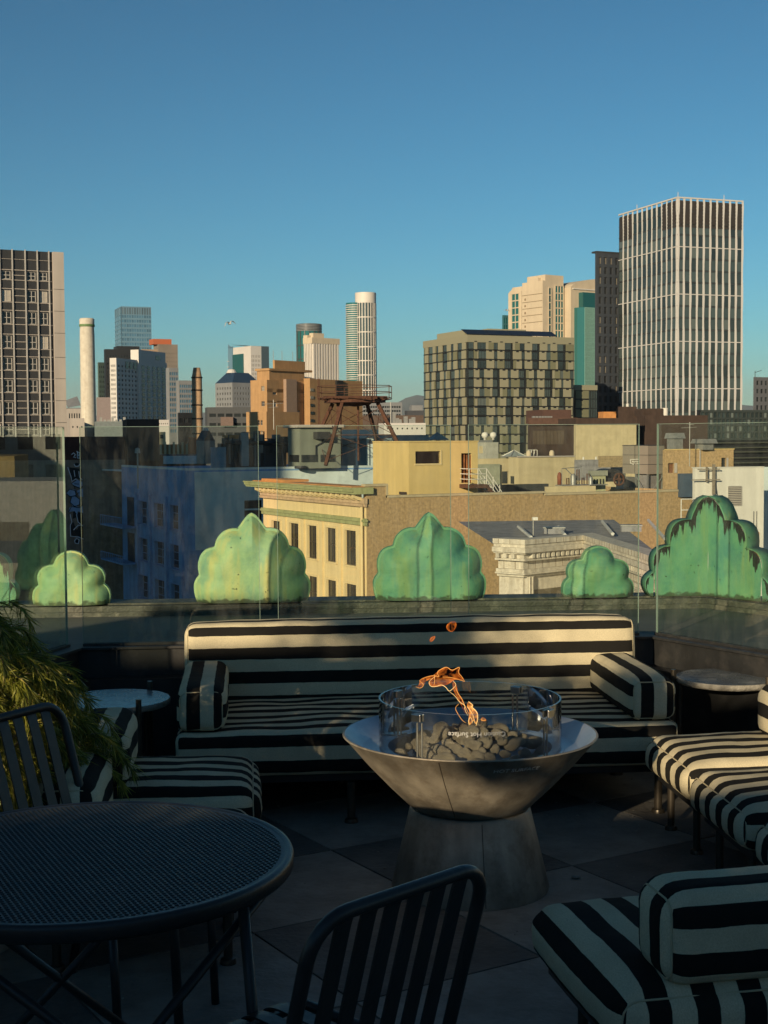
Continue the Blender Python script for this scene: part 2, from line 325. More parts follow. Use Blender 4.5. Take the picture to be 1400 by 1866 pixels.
# ------------------------------------------------------------------ city
class Bld:
    """block with its nearest corner C at (0,0); face 'R' is y=0 (facing right-front), face 'L' is x=0 (facing left-front)"""
    def __init__(s, name, label, cat, xc, D, ytop, xl, xr, ang=28, zb=GZ, group=None, ymid=None):
        s.a = R_(ang-5.4); s.u = Vector((math.cos(s.a), math.sin(s.a), 0)); s.v = Vector((-math.sin(s.a), math.cos(s.a), 0))
        ym = ymid if ymid is not None else (ytop+790)/2
        c = Q(xc, ym, D); s.C = c; top = Q(xc, ytop, D).z; s.zb = zb; s.h = top-zb; s.zmid = c.z
        s.Lu = s.solve(s.u, xr); s.Lv = s.solve(s.v, xl)
        s.o = empty(name, (c.x, c.y, zb), s.a, label, cat, group)
    def solve(s, d, x, o=0):
        f = lambda t: pix(s.C+d*t)[0]-x
        a, b = 0.0, 1.0
        if abs(f(0)) < 1e-3: return 0.01
        sg = f(0) > 0
        while (f(b) > 0) == sg and b < 5000: b *= 1.5
        for _ in range(60):
            mth = (a+b)/2
            if (f(mth) > 0) == sg: a = mth
            else: b = mth
        return (a+b)/2
    def U(s, x): return s.solve(s.u, x) if pix(s.C)[0] < x else -s.solve(-s.u, x)
    def V(s, x): return s.solve(s.v, x)
    def z(s, py, x=0, y=0):
        p = s.C+s.u*x+s.v*y; D = (p-CAMP).dot(F0); return Q(pix(p)[0], py, D).z-s.zb
    def pt(s, f, a, z, d): return (a, d, z) if f == 'R' else (d, a, z)
    def face(s, mb, f, z0, z1, holes, dep, m=0, A0=0, A1=None, mr=None, off=0):
        A1 = A1 if A1 is not None else (s.Lu if f == 'R' else s.Lv); mr = m if mr is None else mr
        if not holes:
            mb.quad(s.pt(f, A0, z0, off), s.pt(f, A1, z0, off), s.pt(f, A1, z1, off), s.pt(f, A0, z1, off), m); return
        rows = {}
        for h in holes: rows.setdefault((h[2], h[3]), []).append(h)
        keys = sorted(rows); z = z0
        for k in keys:
            if k[0] > z+1e-6: mb.quad(s.pt(f, A0, z, off), s.pt(f, A1, z, off), s.pt(f, A1, k[0], off), s.pt(f, A0, k[0], off), m)
            a = A0
            for h in sorted(rows[k]):
                if h[0] > a+1e-6: mb.quad(s.pt(f, a, k[0], off), s.pt(f, h[0], k[0], off), s.pt(f, h[0], k[1], off), s.pt(f, a, k[1], off), m)
                P4 = [(h[0], k[0]), (h[1], k[0]), (h[1], k[1]), (h[0], k[1])]
                for i in range(4):
                    p, q = P4[i], P4[(i+1) % 4]; mb.quad(s.pt(f, p[0], p[1], off), s.pt(f, q[0], q[1], off), s.pt(f, q[0], q[1], off+dep), s.pt(f, p[0], p[1], off+dep), mr)
                a = h[1]
            if a < A1-1e-6: mb.quad(s.pt(f, a, k[0], off), s.pt(f, A1, k[0], off), s.pt(f, A1, k[1], off), s.pt(f, a, k[1], off), m)
            z = k[1]
        if z < z1-1e-6: mb.quad(s.pt(f, A0, z, off), s.pt(f, A1, z, off), s.pt(f, A1, z1, off), s.pt(f, A0, z1, off), m)
    def shell(s, mb, m=0, z0=0, z1=None, faces='RL', top=True):
        z1 = z1 or s.h
        if 'R' in faces: mb.quad((0, 0, z0), (s.Lu, 0, z0), (s.Lu, 0, z1), (0, 0, z1), m)
        if 'L' in faces: mb.quad((0, s.Lv, z0), (0, 0, z0), (0, 0, z1), (0, s.Lv, z1), m)
        mb.quad((s.Lu, 0, z0), (s.Lu, s.Lv, z0), (s.Lu, s.Lv, z1), (s.Lu, 0, z1), m); mb.quad((s.Lu, s.Lv, z0), (0, s.Lv, z0), (0, s.Lv, z1), (s.Lu, s.Lv, z1), m)
        if top: mb.quad((0, 0, z1), (s.Lu, 0, z1), (s.Lu, s.Lv, z1), (0, s.Lv, z1), m)
    def panes(s, f, holes, dep, mat, frame=None, cap=100, muntins=(1, 1), fw=.06, name='window', thick=.05):
        """one window object per hole (largest = nearest first), rest merged as stuff"""
        cache = {}; hs = sorted(holes, key=lambda h: (h[0]+.2*abs(h[2]-(EYE-s.zb)))); mx = MB(); rest = 0
        for i, h in enumerate(hs):
            w_, hh = round(h[1]-h[0], 3), round(h[3]-h[2], 3)
            if i < cap:
                key = (w_, hh)
                if key not in cache:
                    c = MB(); c.box(0, 0, 0, w_, thick, hh); o = c.build(name, mat, s.o)
                    fo = None
                    if frame:
                        c = MB(); c.box(0, -.05, 0, fw, -.002, hh); c.box(w_-fw, -.05, 0, w_, -.002, hh); c.box(fw, -.05, 0, w_-fw, -.002, fw); c.box(fw, -.05, hh-fw, w_-fw, -.002, hh)
                        for k in range(1, muntins[0]): x = w_*k/muntins[0]; c.box(x-fw*.5, -.045, fw, x+fw*.5, -.004, hh-fw)
                        for k in range(1, muntins[1]): z = hh*k/muntins[1]; c.box(fw, -.04, z-fw*.5, w_-fw, -.006, z+fw*.5)
                        fo = c.build('frame', frame, o)
                    cache[key] = (o, fo)
                else:
                    o0, f0 = cache[key]; o = o0.copy(); COL.objects.link(o); o.parent = s.o
                    if f0: f1 = f0.copy(); COL.objects.link(f1); f1.parent = o
                if f == 'R': o.location = (h[0], dep, h[2]); o.rotation_euler = (0, 0, 0)
                else: o.location = (dep, h[1], h[2]); o.rotation_euler = (0, 0, R_(-90))
            else:
                rest += 1
                if f == 'R': mx.box(h[0], dep, h[2], h[1], dep+thick, h[3])
                else: mx.box(dep, h[0], h[2], dep+thick, h[1], h[3])
        if rest: tag(mx.build(name, mat, s.o), kind='stuff')
def grid(a0, a1, z0, z1, cols, rows, wf=.6, hf=.6, skip=None):
    H = []; cw = (a1-a0)/cols; rh = (z1-z0)/rows
    for r in range(rows):
        for c in range(cols):
            if skip and skip(c, r): continue
            x = a0+cw*(c+.5); z = z0+rh*(r+.5); H.append((x-cw*wf/2, x+cw*wf/2, z-rh*hf/2, z+rh*hf/2))
    return H
def simple_tower(name, label, xc, D, ytop, xl, xr, wall, glass, ang=28, R=None, Lf=None, dep=.25, cat='tower', zb=GZ, frame=None, yb=800, cap=50):
    b = Bld(name, label, cat, xc, D, ytop, xl, xr, ang, zb)
    mb = MB(); b.shell(mb, faces='')
    zlow = b.z(yb)
    for f, spec, L in (('R', R, b.Lu), ('L', Lf, b.Lv)):
        if spec:
            cols, rows, wf, hf, y0, y1 = spec[:6]
            H = grid(L*.03, L*.97, b.z(y1), b.z(y0), cols, rows, wf, hf); b.face(mb, f, 0, b.h, H, dep); b.panes(f, H, dep, glass, frame, cap=cap)
        else: b.face(mb, f, 0, b.h, [], 0)
    b.wall = mb.build('wall', wall, b.o)
    return b
def roofbox(b, x0, x1, y0, y1, z0, z1, mat, name='roof_box', bev=0): c = MB(); c.box(x0, y0, z0, x1, y1, z1); return c.build(name, mat, b.o, bevel=bev)

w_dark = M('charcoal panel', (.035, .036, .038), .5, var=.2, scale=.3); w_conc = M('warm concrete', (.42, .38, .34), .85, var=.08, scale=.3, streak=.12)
w_cream = M('cream precast', (.56, .47, .34), .8, var=.08, scale=.15, streak=.08); w_white = M('white precast', (.55, .53, .50), .8, var=.06, scale=.1)
w_orange = M('orange tan brick', (.40, .24, .11), .9, var=.12, scale=.5, streak=.12); w_grey = M('grey blue concrete', (.20, .21, .22), .8, var=.12, scale=.2)
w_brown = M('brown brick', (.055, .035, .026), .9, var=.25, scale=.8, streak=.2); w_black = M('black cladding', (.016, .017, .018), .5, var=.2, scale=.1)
w_tan = M('tan stucco over brick', (.43, .30, .155), .92, var=.30, scale=5, streak=.18, bump=.5, bscale=6, stain=(.20, .15, .09), stain_amt=.5, stain_scale=7)
w_yellow = M('yellow stucco', (.60, .45, .19), .9, var=.07, scale=.8, streak=.08, bump=.15, bscale=8)
w_facade = M('pale yellow painted facade', (.68, .54, .29), .8, var=.06, scale=1.2, streak=.10)
w_greentrim = M('faded green painted trim', (.32, .34, .16), .8, var=.2, scale=2, streak=.2)
w_orng = M('ochre brick', (.48, .22, .07), .9, var=.2, scale=2)
w_blue = M('deep blue paint', (.17, .33, .58), .8, var=.18, scale=.5, streak=.2, stain=(.06, .11, .22), stain_amt=.4)
w_greyblue = M('grey blue render', (.60, .70, .70), .9, var=.16, scale=.25, streak=.1, stain=(.22, .27, .29), stain_amt=.4, stain_scale=.35)
w_dkbrick = M('old dark brick', (.23, .185, .14), .95, var=.35, scale=1.1, streak=.3, bump=.4, bscale=8, stain=(.11, .085, .06), stain_amt=.6, stain_scale=1.6)
w_maroon = M('maroon paint', (.045, .014, .010), .9, var=.3, scale=.8)
w_creamst = M('cream stucco', (.52, .44, .27), .9, var=.12, scale=.8, streak=.12, stain=(.36, .29, .17), stain_amt=.3)
w_ornate = M('white glazed terracotta', (.60, .55, .46), .7, var=.10, scale=1.5, streak=.25, stain=(.25, .20, .14), stain_amt=.45, stain_scale=5)
w_roof = M('grey felt roof', (.25, .25, .26), .95, var=.25, scale=.8, stain=(.07, .07, .08), stain_amt=.6)
w_metal = M('grey sheet metal', (.20, .21, .20), .55, metal=.3, var=.15, scale=2, streak=.15)
w_galv = M('galvanised metal', (.32, .32, .30), .5, metal=.5, var=.2, scale=4)
w_rust = M('rusty iron', (.095, .042, .024), .9, var=.4, scale=4, stain=(.05, .02, .012), stain_amt=.6)
w_bluegl = M('blue tower glass frame', (.12, .22, .30), .3, var=.08, scale=.05)
w_bandgr = M('greenish dark metal', (.045, .055, .05), .4, var=.2, scale=.1)
w_panel = M('beige green panel', (.255, .245, .165), .7, var=.05, scale=.05)
w_panel2 = M('olive panel', (.16, .16, .095), .7, var=.05, scale=.05)
g_dark = winglass('dark glazing', (.022, .026, .028), .7); g_drkl = winglass('dark glazing with blinds', (.022, .024, .025), .7, light=(.25, .22, .17), lamt=.22)
g_teal = winglass('teal glazing', (.012, .10, .10), .45, rough=.1, spec=.7); g_green = winglass('green black glazing', (.042, .058, .056), .8, rough=.08, spec=.8, light=(.10, .12, .11), lamt=.08)
g_blue = winglass('blue tower glazing', (.07, .16, .24), .35, rough=.15, spec=.7); g_sky = winglass('pale blue glazing', (.09, .13, .16), .5, rough=.15)

# --- far skyline ---
def curtain(b, f, L, cols, z0, z1, rows, mat_fr, glass_name='glass_wall', glass=None, fw=.25, proud=.15, hb=.3):
    c = MB(); c.quad(b.pt(f, 0, z0, 0), b.pt(f, L, z0, 0), b.pt(f, L, z1, 0), b.pt(f, 0, z1, 0)); c.build(glass_name, glass, b.o)
    c = MB()
    def bx(a0, a1, q0, q1, d0, d1):
        if f == 'R': c.box(a0, d0, q0, a1, d1, q1)
        else: c.box(d0, a0, q0, d1, a1, q1)
    for i in range(cols+1): a = L*i/cols; bx(max(0, a-fw/2), min(L, a+fw/2), z0, z1, -proud, -.002)
    for j in range(rows+1): z = z0+(z1-z0)*j/rows; bx(0, L, z-hb/2, z+hb/2, -proud*.6, -.004)
    return c.build('mullions', mat_fr, b.o)
# glass tower far left
b = Bld('skyscraper', 'far blue glass skyscraper rising behind the black tower left of centre', 'tower', 223, 1500, 558, 211.5, 277, 20)
c = MB(); b.shell(c); c.build('core', w_bluegl, b.o)
for f, L, n in (('R', b.Lu, 12), ('L', b.Lv, 4)):
    H = grid(0, L, b.z(790), b.z(572), n, 26, .82, .62); c = MB(); b.face(c, f, 0, b.h-9, H, .4, off=-.5); c.build('mullions', w_bluegl, b.o); b.panes(f, H, -.1, g_blue, cap=60 if f == 'R' else 30)
    H = grid(0, L, b.h-8.5, b.h-1, n, 1, .75, .96); c = MB(); b.face(c, f, b.h-9, b.h, H, .4, off=-.5); c.build('crown_screen', w_bluegl, b.o); b.panes(f, H, -.1, g_sky, name='crown_pane')
# green small tower
simple_tower('tower', 'small dark green tower just right of the white chimney', 181, 1000, 660, 179, 192, M('dark green cladding', (.06, .09, .07), .6), g_dark, 40, R=(3, 14, .6, .5, 664, 790), cat='tower')
b = simple_tower('tower', 'black slab tower behind the white grid apartment block', 193, 900, 636, 190.5, 258, w_black, g_dark, 22, R=(12, 20, .55, .5, 645, 790)); roofbox(b, b.Lu*.35, b.Lu*.97, 1, b.Lv*3, b.h, b.h+2.2, w_black)
b = simple_tower('tower', 'brown grey tower with an orange band round its top, behind the white apartment block', 290, 1100, 627, 281, 325, M('mottled brown concrete', (.20, .17, .14), .9, var=.2, scale=.06), g_dark, 25, R=(8, 20, .2, .25, 640, 790))
c = MB(); c.box(-3.5, 2, b.h, b.Lu*.72, b.Lv, b.h+4.2); c.build('orange_penthouse', M('orange red cladding', (.42, .11, .04), .8, var=.1), b.o)
c = MB(); c.box(-12, 3, b.h-38, -.01, b.Lv, b.h-4); c.build('side_wing', M('tan side wing', (.34, .24, .16), .9), b.o)
# white-grey apartment tower: lit narrow side, shaded wide face
b = Bld('apartment_tower', 'pale grey apartment tower with a grid of dark windows, in front of the black tower', 'tower', 213, 820, 652, 201, 305, 71)
mb = MB(); b.shell(mb, faces='')
z0, z1 = b.z(790), b.z(662)
H = grid(1, b.Lu-1, z0, z1, 15, 15, .5, .5); b.face(mb, 'R', 0, b.h, H, .5); b.panes('R', H, .5, g_dark, cap=100)
H = grid(.6, b.Lv-.6, z0, z1, 4, 15, .45, .5); b.face(mb, 'L', 0, b.h, H, .5); b.panes('L', H, .5, g_dark, cap=60)
mb.build('wall', w_white, b.o)
x0, x1 = b.U(251), b.U(300); c = MB(); c.box(x0, -1.0, 0, x1, b.Lv, b.z(637, x0)); c.build('taller_bay', w_white, b.o)
zt = b.z(637, x0); c = MB()
for k in range(15):
    z = z0+(z1-z0)*(k+.25)/15
    for q in (.10, .30, .50, .68, .86): x = x0+(x1-x0)*q; c.box(x, -1.25, z, x+(x1-x0)*.10, -1.01, z+2.0)
o = c.build('bay_window', g_dark, b.o); tag(o, kind='stuff')
c = MB(); c.box(x0+(x1-x0)*.62, -1.2, zt-5, x0+(x1-x0)*.80, -1.01, zt-2.5); c.build('vent', g_dark, b.o)
c = MB(); xa, xb = b.U(228), b.U(250)
for k in range(3): c.box(xa+(xb-xa)*k/3+1, -.3, b.z(670), xa+(xb-xa)*(k+1)/3-.5, -.01, b.z(657)); 
c.build('top_window', g_dark, b.o)
b = simple_tower('office_block', 'stepped blue grey glass block between the apartment tower and the brick stack', 309, 700, 670, 303, 326, w_grey, g_blue, 30, R=(4, 12, .8, .6, 676, 790))
b = simple_tower('office_block', 'lower blue glass wing directly left of the brick stack', 327, 690, 693, 322, 352, w_grey, g_blue, 30, R=(6, 10, .8, .6, 699, 790))
b = simple_tower('office_block', 'very dark low block behind the foot of the brick stack', 326, 520, 752, 324, 352, w_black, g_dark, 30, R=(3, 2, .8, .5, 758, 790))
b = simple_tower('warehouse', 'low block with a dark sloping roof behind the white chimney', 124, 480, 745, 100, 148, w_conc, g_dark, 20, R=(5, 2, .5, .5, 748, 790)); 
c = MB(); c.prism([(0, 0), (b.Lu, 0), (b.Lu, 10), (0, 10)], b.h, b.h+.4); zz = b.h
c.poly([(0, -.2, zz+.4), (b.Lu, -.2, zz+1.2), (b.Lu, 9, zz+4.6), (0, 9, zz+3)]); c.build('roof', w_grey, b.o)
simple_tower('office_block', 'plain pinkish block right behind the white chimney', 178, 600, 724, 176, 202, M('pinkish grey render', (.27, .22, .21), .9), g_dark, 20)
simple_tower('warehouse', 'pale flat building at the foot of the white chimney', 128, 300, 762, 110, 154, w_conc, g_dark, 15, R=(3, 1, .3, .2, 770, 786), cat='warehouse')
b = simple_tower('warehouse', 'long low teal grey building right of the white chimney foot', 173, 290, 768, 170, 232, M('teal grey render', (.16, .19, .19), .9), g_dark, 12, cat='warehouse')
for k in range(7): roofbox(b, 1+k*.8, 1.5+k*.8, 1, 2, b.h, b.h+.4+.5*(k % 3 == 0), w_galv, 'roof_vent')
simple_tower('office_block', 'white topped low block between apartment tower and brick stack, over the dark bulkhead', 288, 420, 765, 286, 308, w_white, g_dark, 20, R=(5, 1, .4, .3, 768, 776))
# white chimney
p = Q(160, 680, 330); r = empty('chimney', (p.x, p.y, GZ), 0, 'tall white round chimney with a green ring at its top', 'chimney')
zt = Q(158.5, 580, 330).z-GZ; k = 330/FPX
c = MB(); c.lathe([(14.2*k, 0), (13.8*k, zt*.55), (13.2*k, zt-4), (12.6*k, zt-2.2), (13.4*k, zt-1.6), (13.4*k, zt-.2), (11.5*k, zt), (10.5*k, zt), (10.3*k, zt-1), (.01, zt-1.1)], 40); c.build('shaft', M('weathered white brick', (.58, .54, .45), .9, var=.10, scale=1, streak=.1, stain=(.36, .31, .24), stain_amt=.5, stain_scale=.9, bump=.4, bscale=7), r, True)
c = MB(); c.lathe([(13.3*k, zt-2.0), (14.0*k, zt-1.9), (14.0*k, zt-1.5), (13.3*k, zt-1.4)], 40); c.build('green_ring', M('oxidised green ring', (.12, .20, .08), .7), r, True)
# brick stack
p = Q(359.5, 740, 230); r = empty('smokestack', (p.x, p.y, GZ), 0, 'brown banded metal smokestack with a tapered cap, above the rooftops', 'chimney')
zt = Q(359.5, 670, 230).z-GZ; k = 230/FPX; f = lambda y: Q(359.5, y, 230).z-GZ
c = MB(); c.lathe([(10*k, 0), (9.2*k, f(688)), (9.0*k, f(687)), (6.2*k, zt), (5.2*k, zt), (5.0*k, zt-1), (.01, zt-1)], 28); c.build('shaft', M('brown weathered stack', (.44, .29, .17), .85, var=.2, scale=2, streak=.2), r, True)
c = MB()
for y in (688, 711, 738, 763, 790): c.lathe([(9.0*k, f(y)-.12), (10.3*k, f(y)-.1), (10.3*k, f(y)+.1), (9.0*k, f(y)+.12)], 28)
c.build('band', w_brown, r, True)
# angular glass tower with white windows
b = Bld('tower', 'angular blue grey tower with a white window grid, above the dark hipped roof tower', 'tower', 458, 1100, 630, 418, 490.5, 35)
mb = MB(); b.shell(mb, faces=''); H = grid(.5, b.Lu*.55, b.z(790), b.z(645), 6, 18, .45, .6); b.face(mb, 'R', 0, b.h, [h for h in H], .5); b.panes('R', H, .5, g_dark, cap=40)
b.face(mb, 'L', 0, b.h, [], 0); mb.build('wall', w_white, b.o)
c = MB(); c.box(-.6, b.Lv*.32, 0, -.01, b.Lv*.8, b.z(643)); c.build('teal_glass_strip', g_teal, b.o)
c = MB(); c.box(-.8, b.Lv*.8, 0, .2, b.Lv*1.0, b.h+1); c.build('blue_edge', w_bluegl, b.o)
c = MB(); c.box(b.Lu*.58, -.5, 0, b.Lu, -.01, b.h); c.build('dark_glass_strip', M('slate glass strip', (.06, .09, .11), .3), b.o)
c = MB(); c.poly([(0, 0, b.h), (b.Lu, -.5, b.h), (b.Lu, b.Lv, b.h+2), (0, b.Lv, b.h+3)]); c.poly([(-.8, b.Lv*.8, b.h), (-.8, b.Lv, b.h), (-.8, b.Lv, b.h+3.5)]); c.build('crown', w_bluegl, b.o)
c = MB()
for q in range(14): z = b.z(790)+(b.z(645)-b.z(790))*q/14; c.box(-1.6, b.Lv*.95, z, -.82, b.Lv*1.02, z+.5)
c.build('balcony_slabs', w_white, b.o)
# dark hipped roof tower
b = Bld('tower', 'tower with a dark blue hipped glass roof, left of the orange brick block', 'tower', 424, 800, 697, 393, 474, 40)
mb = MB(); b.shell(mb, faces=''); H = grid(1, b.Lu-1, b.z(790), b.z(702), 9, 9, .35, .45); b.face(mb, 'R', 0, b.h, H, .4); b.panes('R', H, .4, g_dark, cap=60)
H = grid(1, b.Lv-1, b.z(790), b.z(702), 6, 9, .4, .45); b.face(mb, 'L', 0, b.h, H, .4); b.panes('L', H, .4, g_dark, cap=40); mb.build('wall', w_grey, b.o)
c = MB(); zr = b.z(678)
q = .25; a = [(0, 0), (b.Lu, 0), (b.Lu, b.Lv), (0, b.Lv)]; t = [(b.Lu*q, b.Lv*q), (b.Lu*(1-q), b.Lv*q), (b.Lu*(1-q), b.Lv*(1-q)), (b.Lu*q, b.Lv*(1-q))]
for i in range(4): j = (i+1) % 4; c.quad((*a[i], b.h), (*a[j], b.h), (*t[j], zr), (*t[i], zr))
c.quad(*[(*p, zr) for p in t]); c.build('hipped_roof', M('blue glass roof', (.025, .05, .09), .15), b.o)
c = MB(); c.lathe([(.01, zr+2.5), (2, zr+2), (3.2, zr)], 12, b.Lu*.35, b.Lv*.6); c.build('roof_dome', w_white, b.o)
b = simple_tower('office_block', 'long low dark banded block left of the orange brick building', 378, 500, 742, 374, 458, M('slate grey bands', (.07, .075, .08), .7), g_dark, 12, R=(5, 3, .8, .35, 748, 800))
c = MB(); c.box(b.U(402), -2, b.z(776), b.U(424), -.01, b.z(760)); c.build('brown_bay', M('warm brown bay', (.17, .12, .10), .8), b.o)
# twin round-topped tower behind and cream residential
def round_tower(label, x0, x1, D, ytop, drum_top, mat_f, glass, nf, bands, balc=None, group=None):
    xc = (x0+x1)/2; p = Q(xc, (ytop+790)/2, D); r = empty('round_tower', (p.x, p.y, GZ), 0, label, 'tower', group); R = (x1-x0)/2/FPX*D
    zz = lambda y: Q(xc, y, D).z-GZ
    c = MB(); c.lathe([(R*.97, 0), (R*.97, zz(drum_top)), (.01, zz(drum_top)+.1)], 48); c.build('glass_drum', glass, r)
    c = MB(); c.lathe([(R*.99, zz(drum_top)), (R*1.0, zz(ytop)), (R*.9, zz(ytop)+.3), (.01, zz(ytop)+.4)], 48); c.build('crown', mat_f, r, 'auto')
    c = MB()
    for k in range(nf):
        a = 2*math.pi*k/nf; mt = Matrix.Rotation(a, 4, 'Z'); c.box(R*.96, -R*.038, 0, R*1.01, R*.038, zz(drum_top), mtx=mt)
    c.build('fins', mat_f, r)
    c = MB()
    for y in bands: c.lathe([(R*.97, zz(y)-.5), (R*1.015, zz(y)-.5), (R*1.015, zz(y)+.5), (R*.97, zz(y)+.5)], 48)
    c.build('band', mat_f, r)
    return r, R, zz
w_twin = M('white tower cladding', (.62, .58, .52), .6, var=.05, scale=.1)
r, R, zz = round_tower('tallest pale round topped tower in the middle distance, right of centre', 648, 686.5, 1500, 534, 553, w_twin, g_green, 22, (579, 606, 633, 658, 684, 712))
c = MB(); k = 1500/FPX
c.lathe([(15.5*k, 0), (15.5*k, zz(552)), (.01, zz(552))], 32, -20*k, 4*k); c.build('glass_wing', g_teal, r)
c = MB()
for q in range(60): z = zz(790)+(zz(553)-zz(790))*q/60; c.lathe([(14.5*k, z), (16.5*k, z), (16.5*k, z+.75), (14.5*k, z+.75)], 24, -20*k, 4*k)
c.build('balcony_slabs', w_twin, r)
c = MB(); c.lathe([(9*k, zz(552)), (9*k, zz(536)), (.01, zz(536))], 24, -10*k, 5*k); c.build('crown_glass', g_sky, r)
r, R, zz = round_tower('round topped teal tower partly behind the cream apartment tower', 541, 587, 1500, 591, 604, w_bandgr, g_teal, 16, (630, 655))
c = MB()
for q in range(5): c.lathe([(R*.97, zz(604)+q*1.6), (R*1.03, zz(604)+q*1.6), (R*1.03, zz(604)+q*1.6+.7), (R*.97, zz(604)+q*1.6+.7)], 32)
c.build('louvre', w_grey, r)
b = Bld('apartment_tower', 'cream ribbed apartment tower between the round topped towers', 'tower', 570, 1200, 617, 555.5, 618, 42)
c = MB(); b.shell(c); c.build('wall', g_sky, b.o); c = MB()
for q in range(10):
    a = b.Lu*q/10; c.box(a, -1.4, 0, a+b.Lu*.058, -.01, b.h)
for q in range(5):
    a = b.Lv*q/5; c.box(-1.4, a, 0, -.01, a+b.Lv*.11, b.h)
c.build('ribs', w_twin, b.o)
c = MB(); c.box(-1.5, -1.5, b.h-4, b.Lu, -.01, b.h+1); c.box(-1.5, -.01, b.h-4, -.01, b.Lv, b.h+1); c.box(.0, 0, b.h, b.Lu*.95, b.Lv, b.h+1); c.box(b.Lu*.1, b.Lv*.2, b.h+1, b.Lu*.5, b.Lv*.7, b.z(606)); c.box(-1, b.Lv*.5, b.h+1, b.Lu*.1, b.Lv, b.z(610)); c.build('parapet', w_cream, b.o)
# --- orange brick complex ---
D0 = 420
b = Bld('brick_building', 'stepped tan and orange brick building behind the rusty water tower frame', 'building', 487, D0, 692, 457, 652, 52)
def ob(x0px, x1px, ytop, d0, d1, name, mat=w_orange):
    x0, x1 = (b.U(x0px) if x0px > 487 else 0), b.U(x1px); c = MB(); c.box(x0, d0, 0, x1, d1, b.z(ytop, x0)); return c.build(name, mat, b.o), x0, x1
mb = MB(); b.shell(mb, faces=''); HL = [(b.Lv*.15, b.Lv*.35, b.z(y+9), b.z(y)) for y in (703, 731, 757)]
b.face(mb, 'L', 0, b.h, HL, .3); b.panes('L', HL, .3, g_drkl, w_conc, muntins=(2, 2))
xa = b.U(517); HR = [(xa*.34, xa*.60, b.z(y+11, xa*.4), b.z(y, xa*.4)) for y in (708, 730)]
xb_, xc_ = b.U(536), b.U(554); xd = b.U(563); xe = b.U(650)
rows = (700, 718, 736, 754)
for y in (712, 730, 748, 766): HR.append((xb_+(xc_-xb_)*.1, xb_+(xc_-xb_)*.55, b.z(y+4, xb_), b.z(y, xb_)))
b.face(mb, 'R', 0, b.h, [h for h in HR], .3); b.panes('R', HR, .3, g_drkl, w_conc, muntins=(2, 2), fw=.12); mb.build('wall', w_orange, b.o)
c = MB(); c.box(xa, -1.2, 0, xb_, -.01, b.z(691, xa)); c.build('brown_bay', M('brick bay with painted shade', (.30, .21, .15), .9, var=.1), b.o)  # shaded face, its shade put into a browner brick colour
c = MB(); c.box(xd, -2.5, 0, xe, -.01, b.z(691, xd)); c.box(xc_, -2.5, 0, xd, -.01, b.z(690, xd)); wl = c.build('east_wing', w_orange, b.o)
c = MB()
for y in (708, 722, 736, 750, 764): c.box(-.3+xc_+.4, -2.7, b.z(y+5, xc_), xc_+1.6, -2.51, b.z(y, xc_))
c.build('wing_window', g_drkl, b.o)
c = MB(); c.box(b.U(496), 1, b.h, b.U(560), b.Lv*.9, b.z(674, 8)); c.box(b.U(494), .5, b.z(676, 8), b.U(572), b.Lv*.95, b.z(672, 8)); c.build('penthouse', w_orange, b.o)
c = MB(); c.box(b.U(528), 6, b.z(674, 8), b.U(583), b.Lv, b.z(655, 12)); c.build('lift_tower', w_orange, b.o)
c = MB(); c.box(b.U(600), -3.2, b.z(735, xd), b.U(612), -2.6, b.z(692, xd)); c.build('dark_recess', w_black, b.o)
for q in (0, 4, 9, 15): c = MB(); c.tube([(b.U(530)+q, 7, b.z(655, 12)), (b.U(530)+q, 7, b.z(655, 12)+3)], .08, 5); c.build('roof_mast', w_galv, b.o)
b = Bld('brick_building', 'lower ochre brick wing with paired windows, in front of the stepped brick building', 'building', 486, 395, 750, 449, 546, 52)
mb = MB(); b.shell(mb, faces=''); H = []
for y in (766, 785):
    for q in (.20, .34): H.append((b.Lv*q, b.Lv*(q+.10), b.z(y+9, 0, 8), b.z(y, 0, 8)))
b.face(mb, 'L', 0, b.h, H, .25); b.panes('L', H, .25, g_drkl, w_conc, muntins=(1, 2)); b.face(mb, 'R', 0, b.h, [], 0); mb.build('wall', w_orange, b.o)
# dark blocks right of it
b = simple_tower('office_block', 'dark blue grey banded block right of the water tower frame', 660, 620, 733, 655, 733, w_grey, g_dark, 12, R=(16, 3, .8, .5, 738, 760))
b = simple_tower('warehouse', 'low dark brown building below the blue grey block', 655, 500, 757, 650, 772, M('dark brown wall', (.10, .07, .055), .9), g_dark, 8)
b = simple_tower('warehouse', 'low white building with roof vents left of the checkered block', 700, 330, 771, 690, 776, w_white, g_dark, 10, R=(8, 1, .3, .3, 776, 786))
for k, (x, hh) in enumerate(((716, 2.6), (722, 1.2), (727, .9), (738, 1.6), (747, 1.0), (752, 1.4))): x_ = b.U(x); roofbox(b, x_, x_+.9, 1, 2, b.h, b.h+hh, w_galv, 'roof_vent')
c = MB(); xx = b.U(713); c.tube([(xx, .5, b.h), (xx, .5, b.h+5)], .12, 6); c.build('mast', w_galv, b.o)
b = simple_tower('office_block', 'small dark stepped block just left of the checkered apartment block', 742, 540, 748, 738, 775, M('dark slate', (.05, .055, .065), .8), g_dark, 10); roofbox(b, b.Lu*.3, b.Lu*.9, 1, 6, b.h, b.h+2, w_grey)
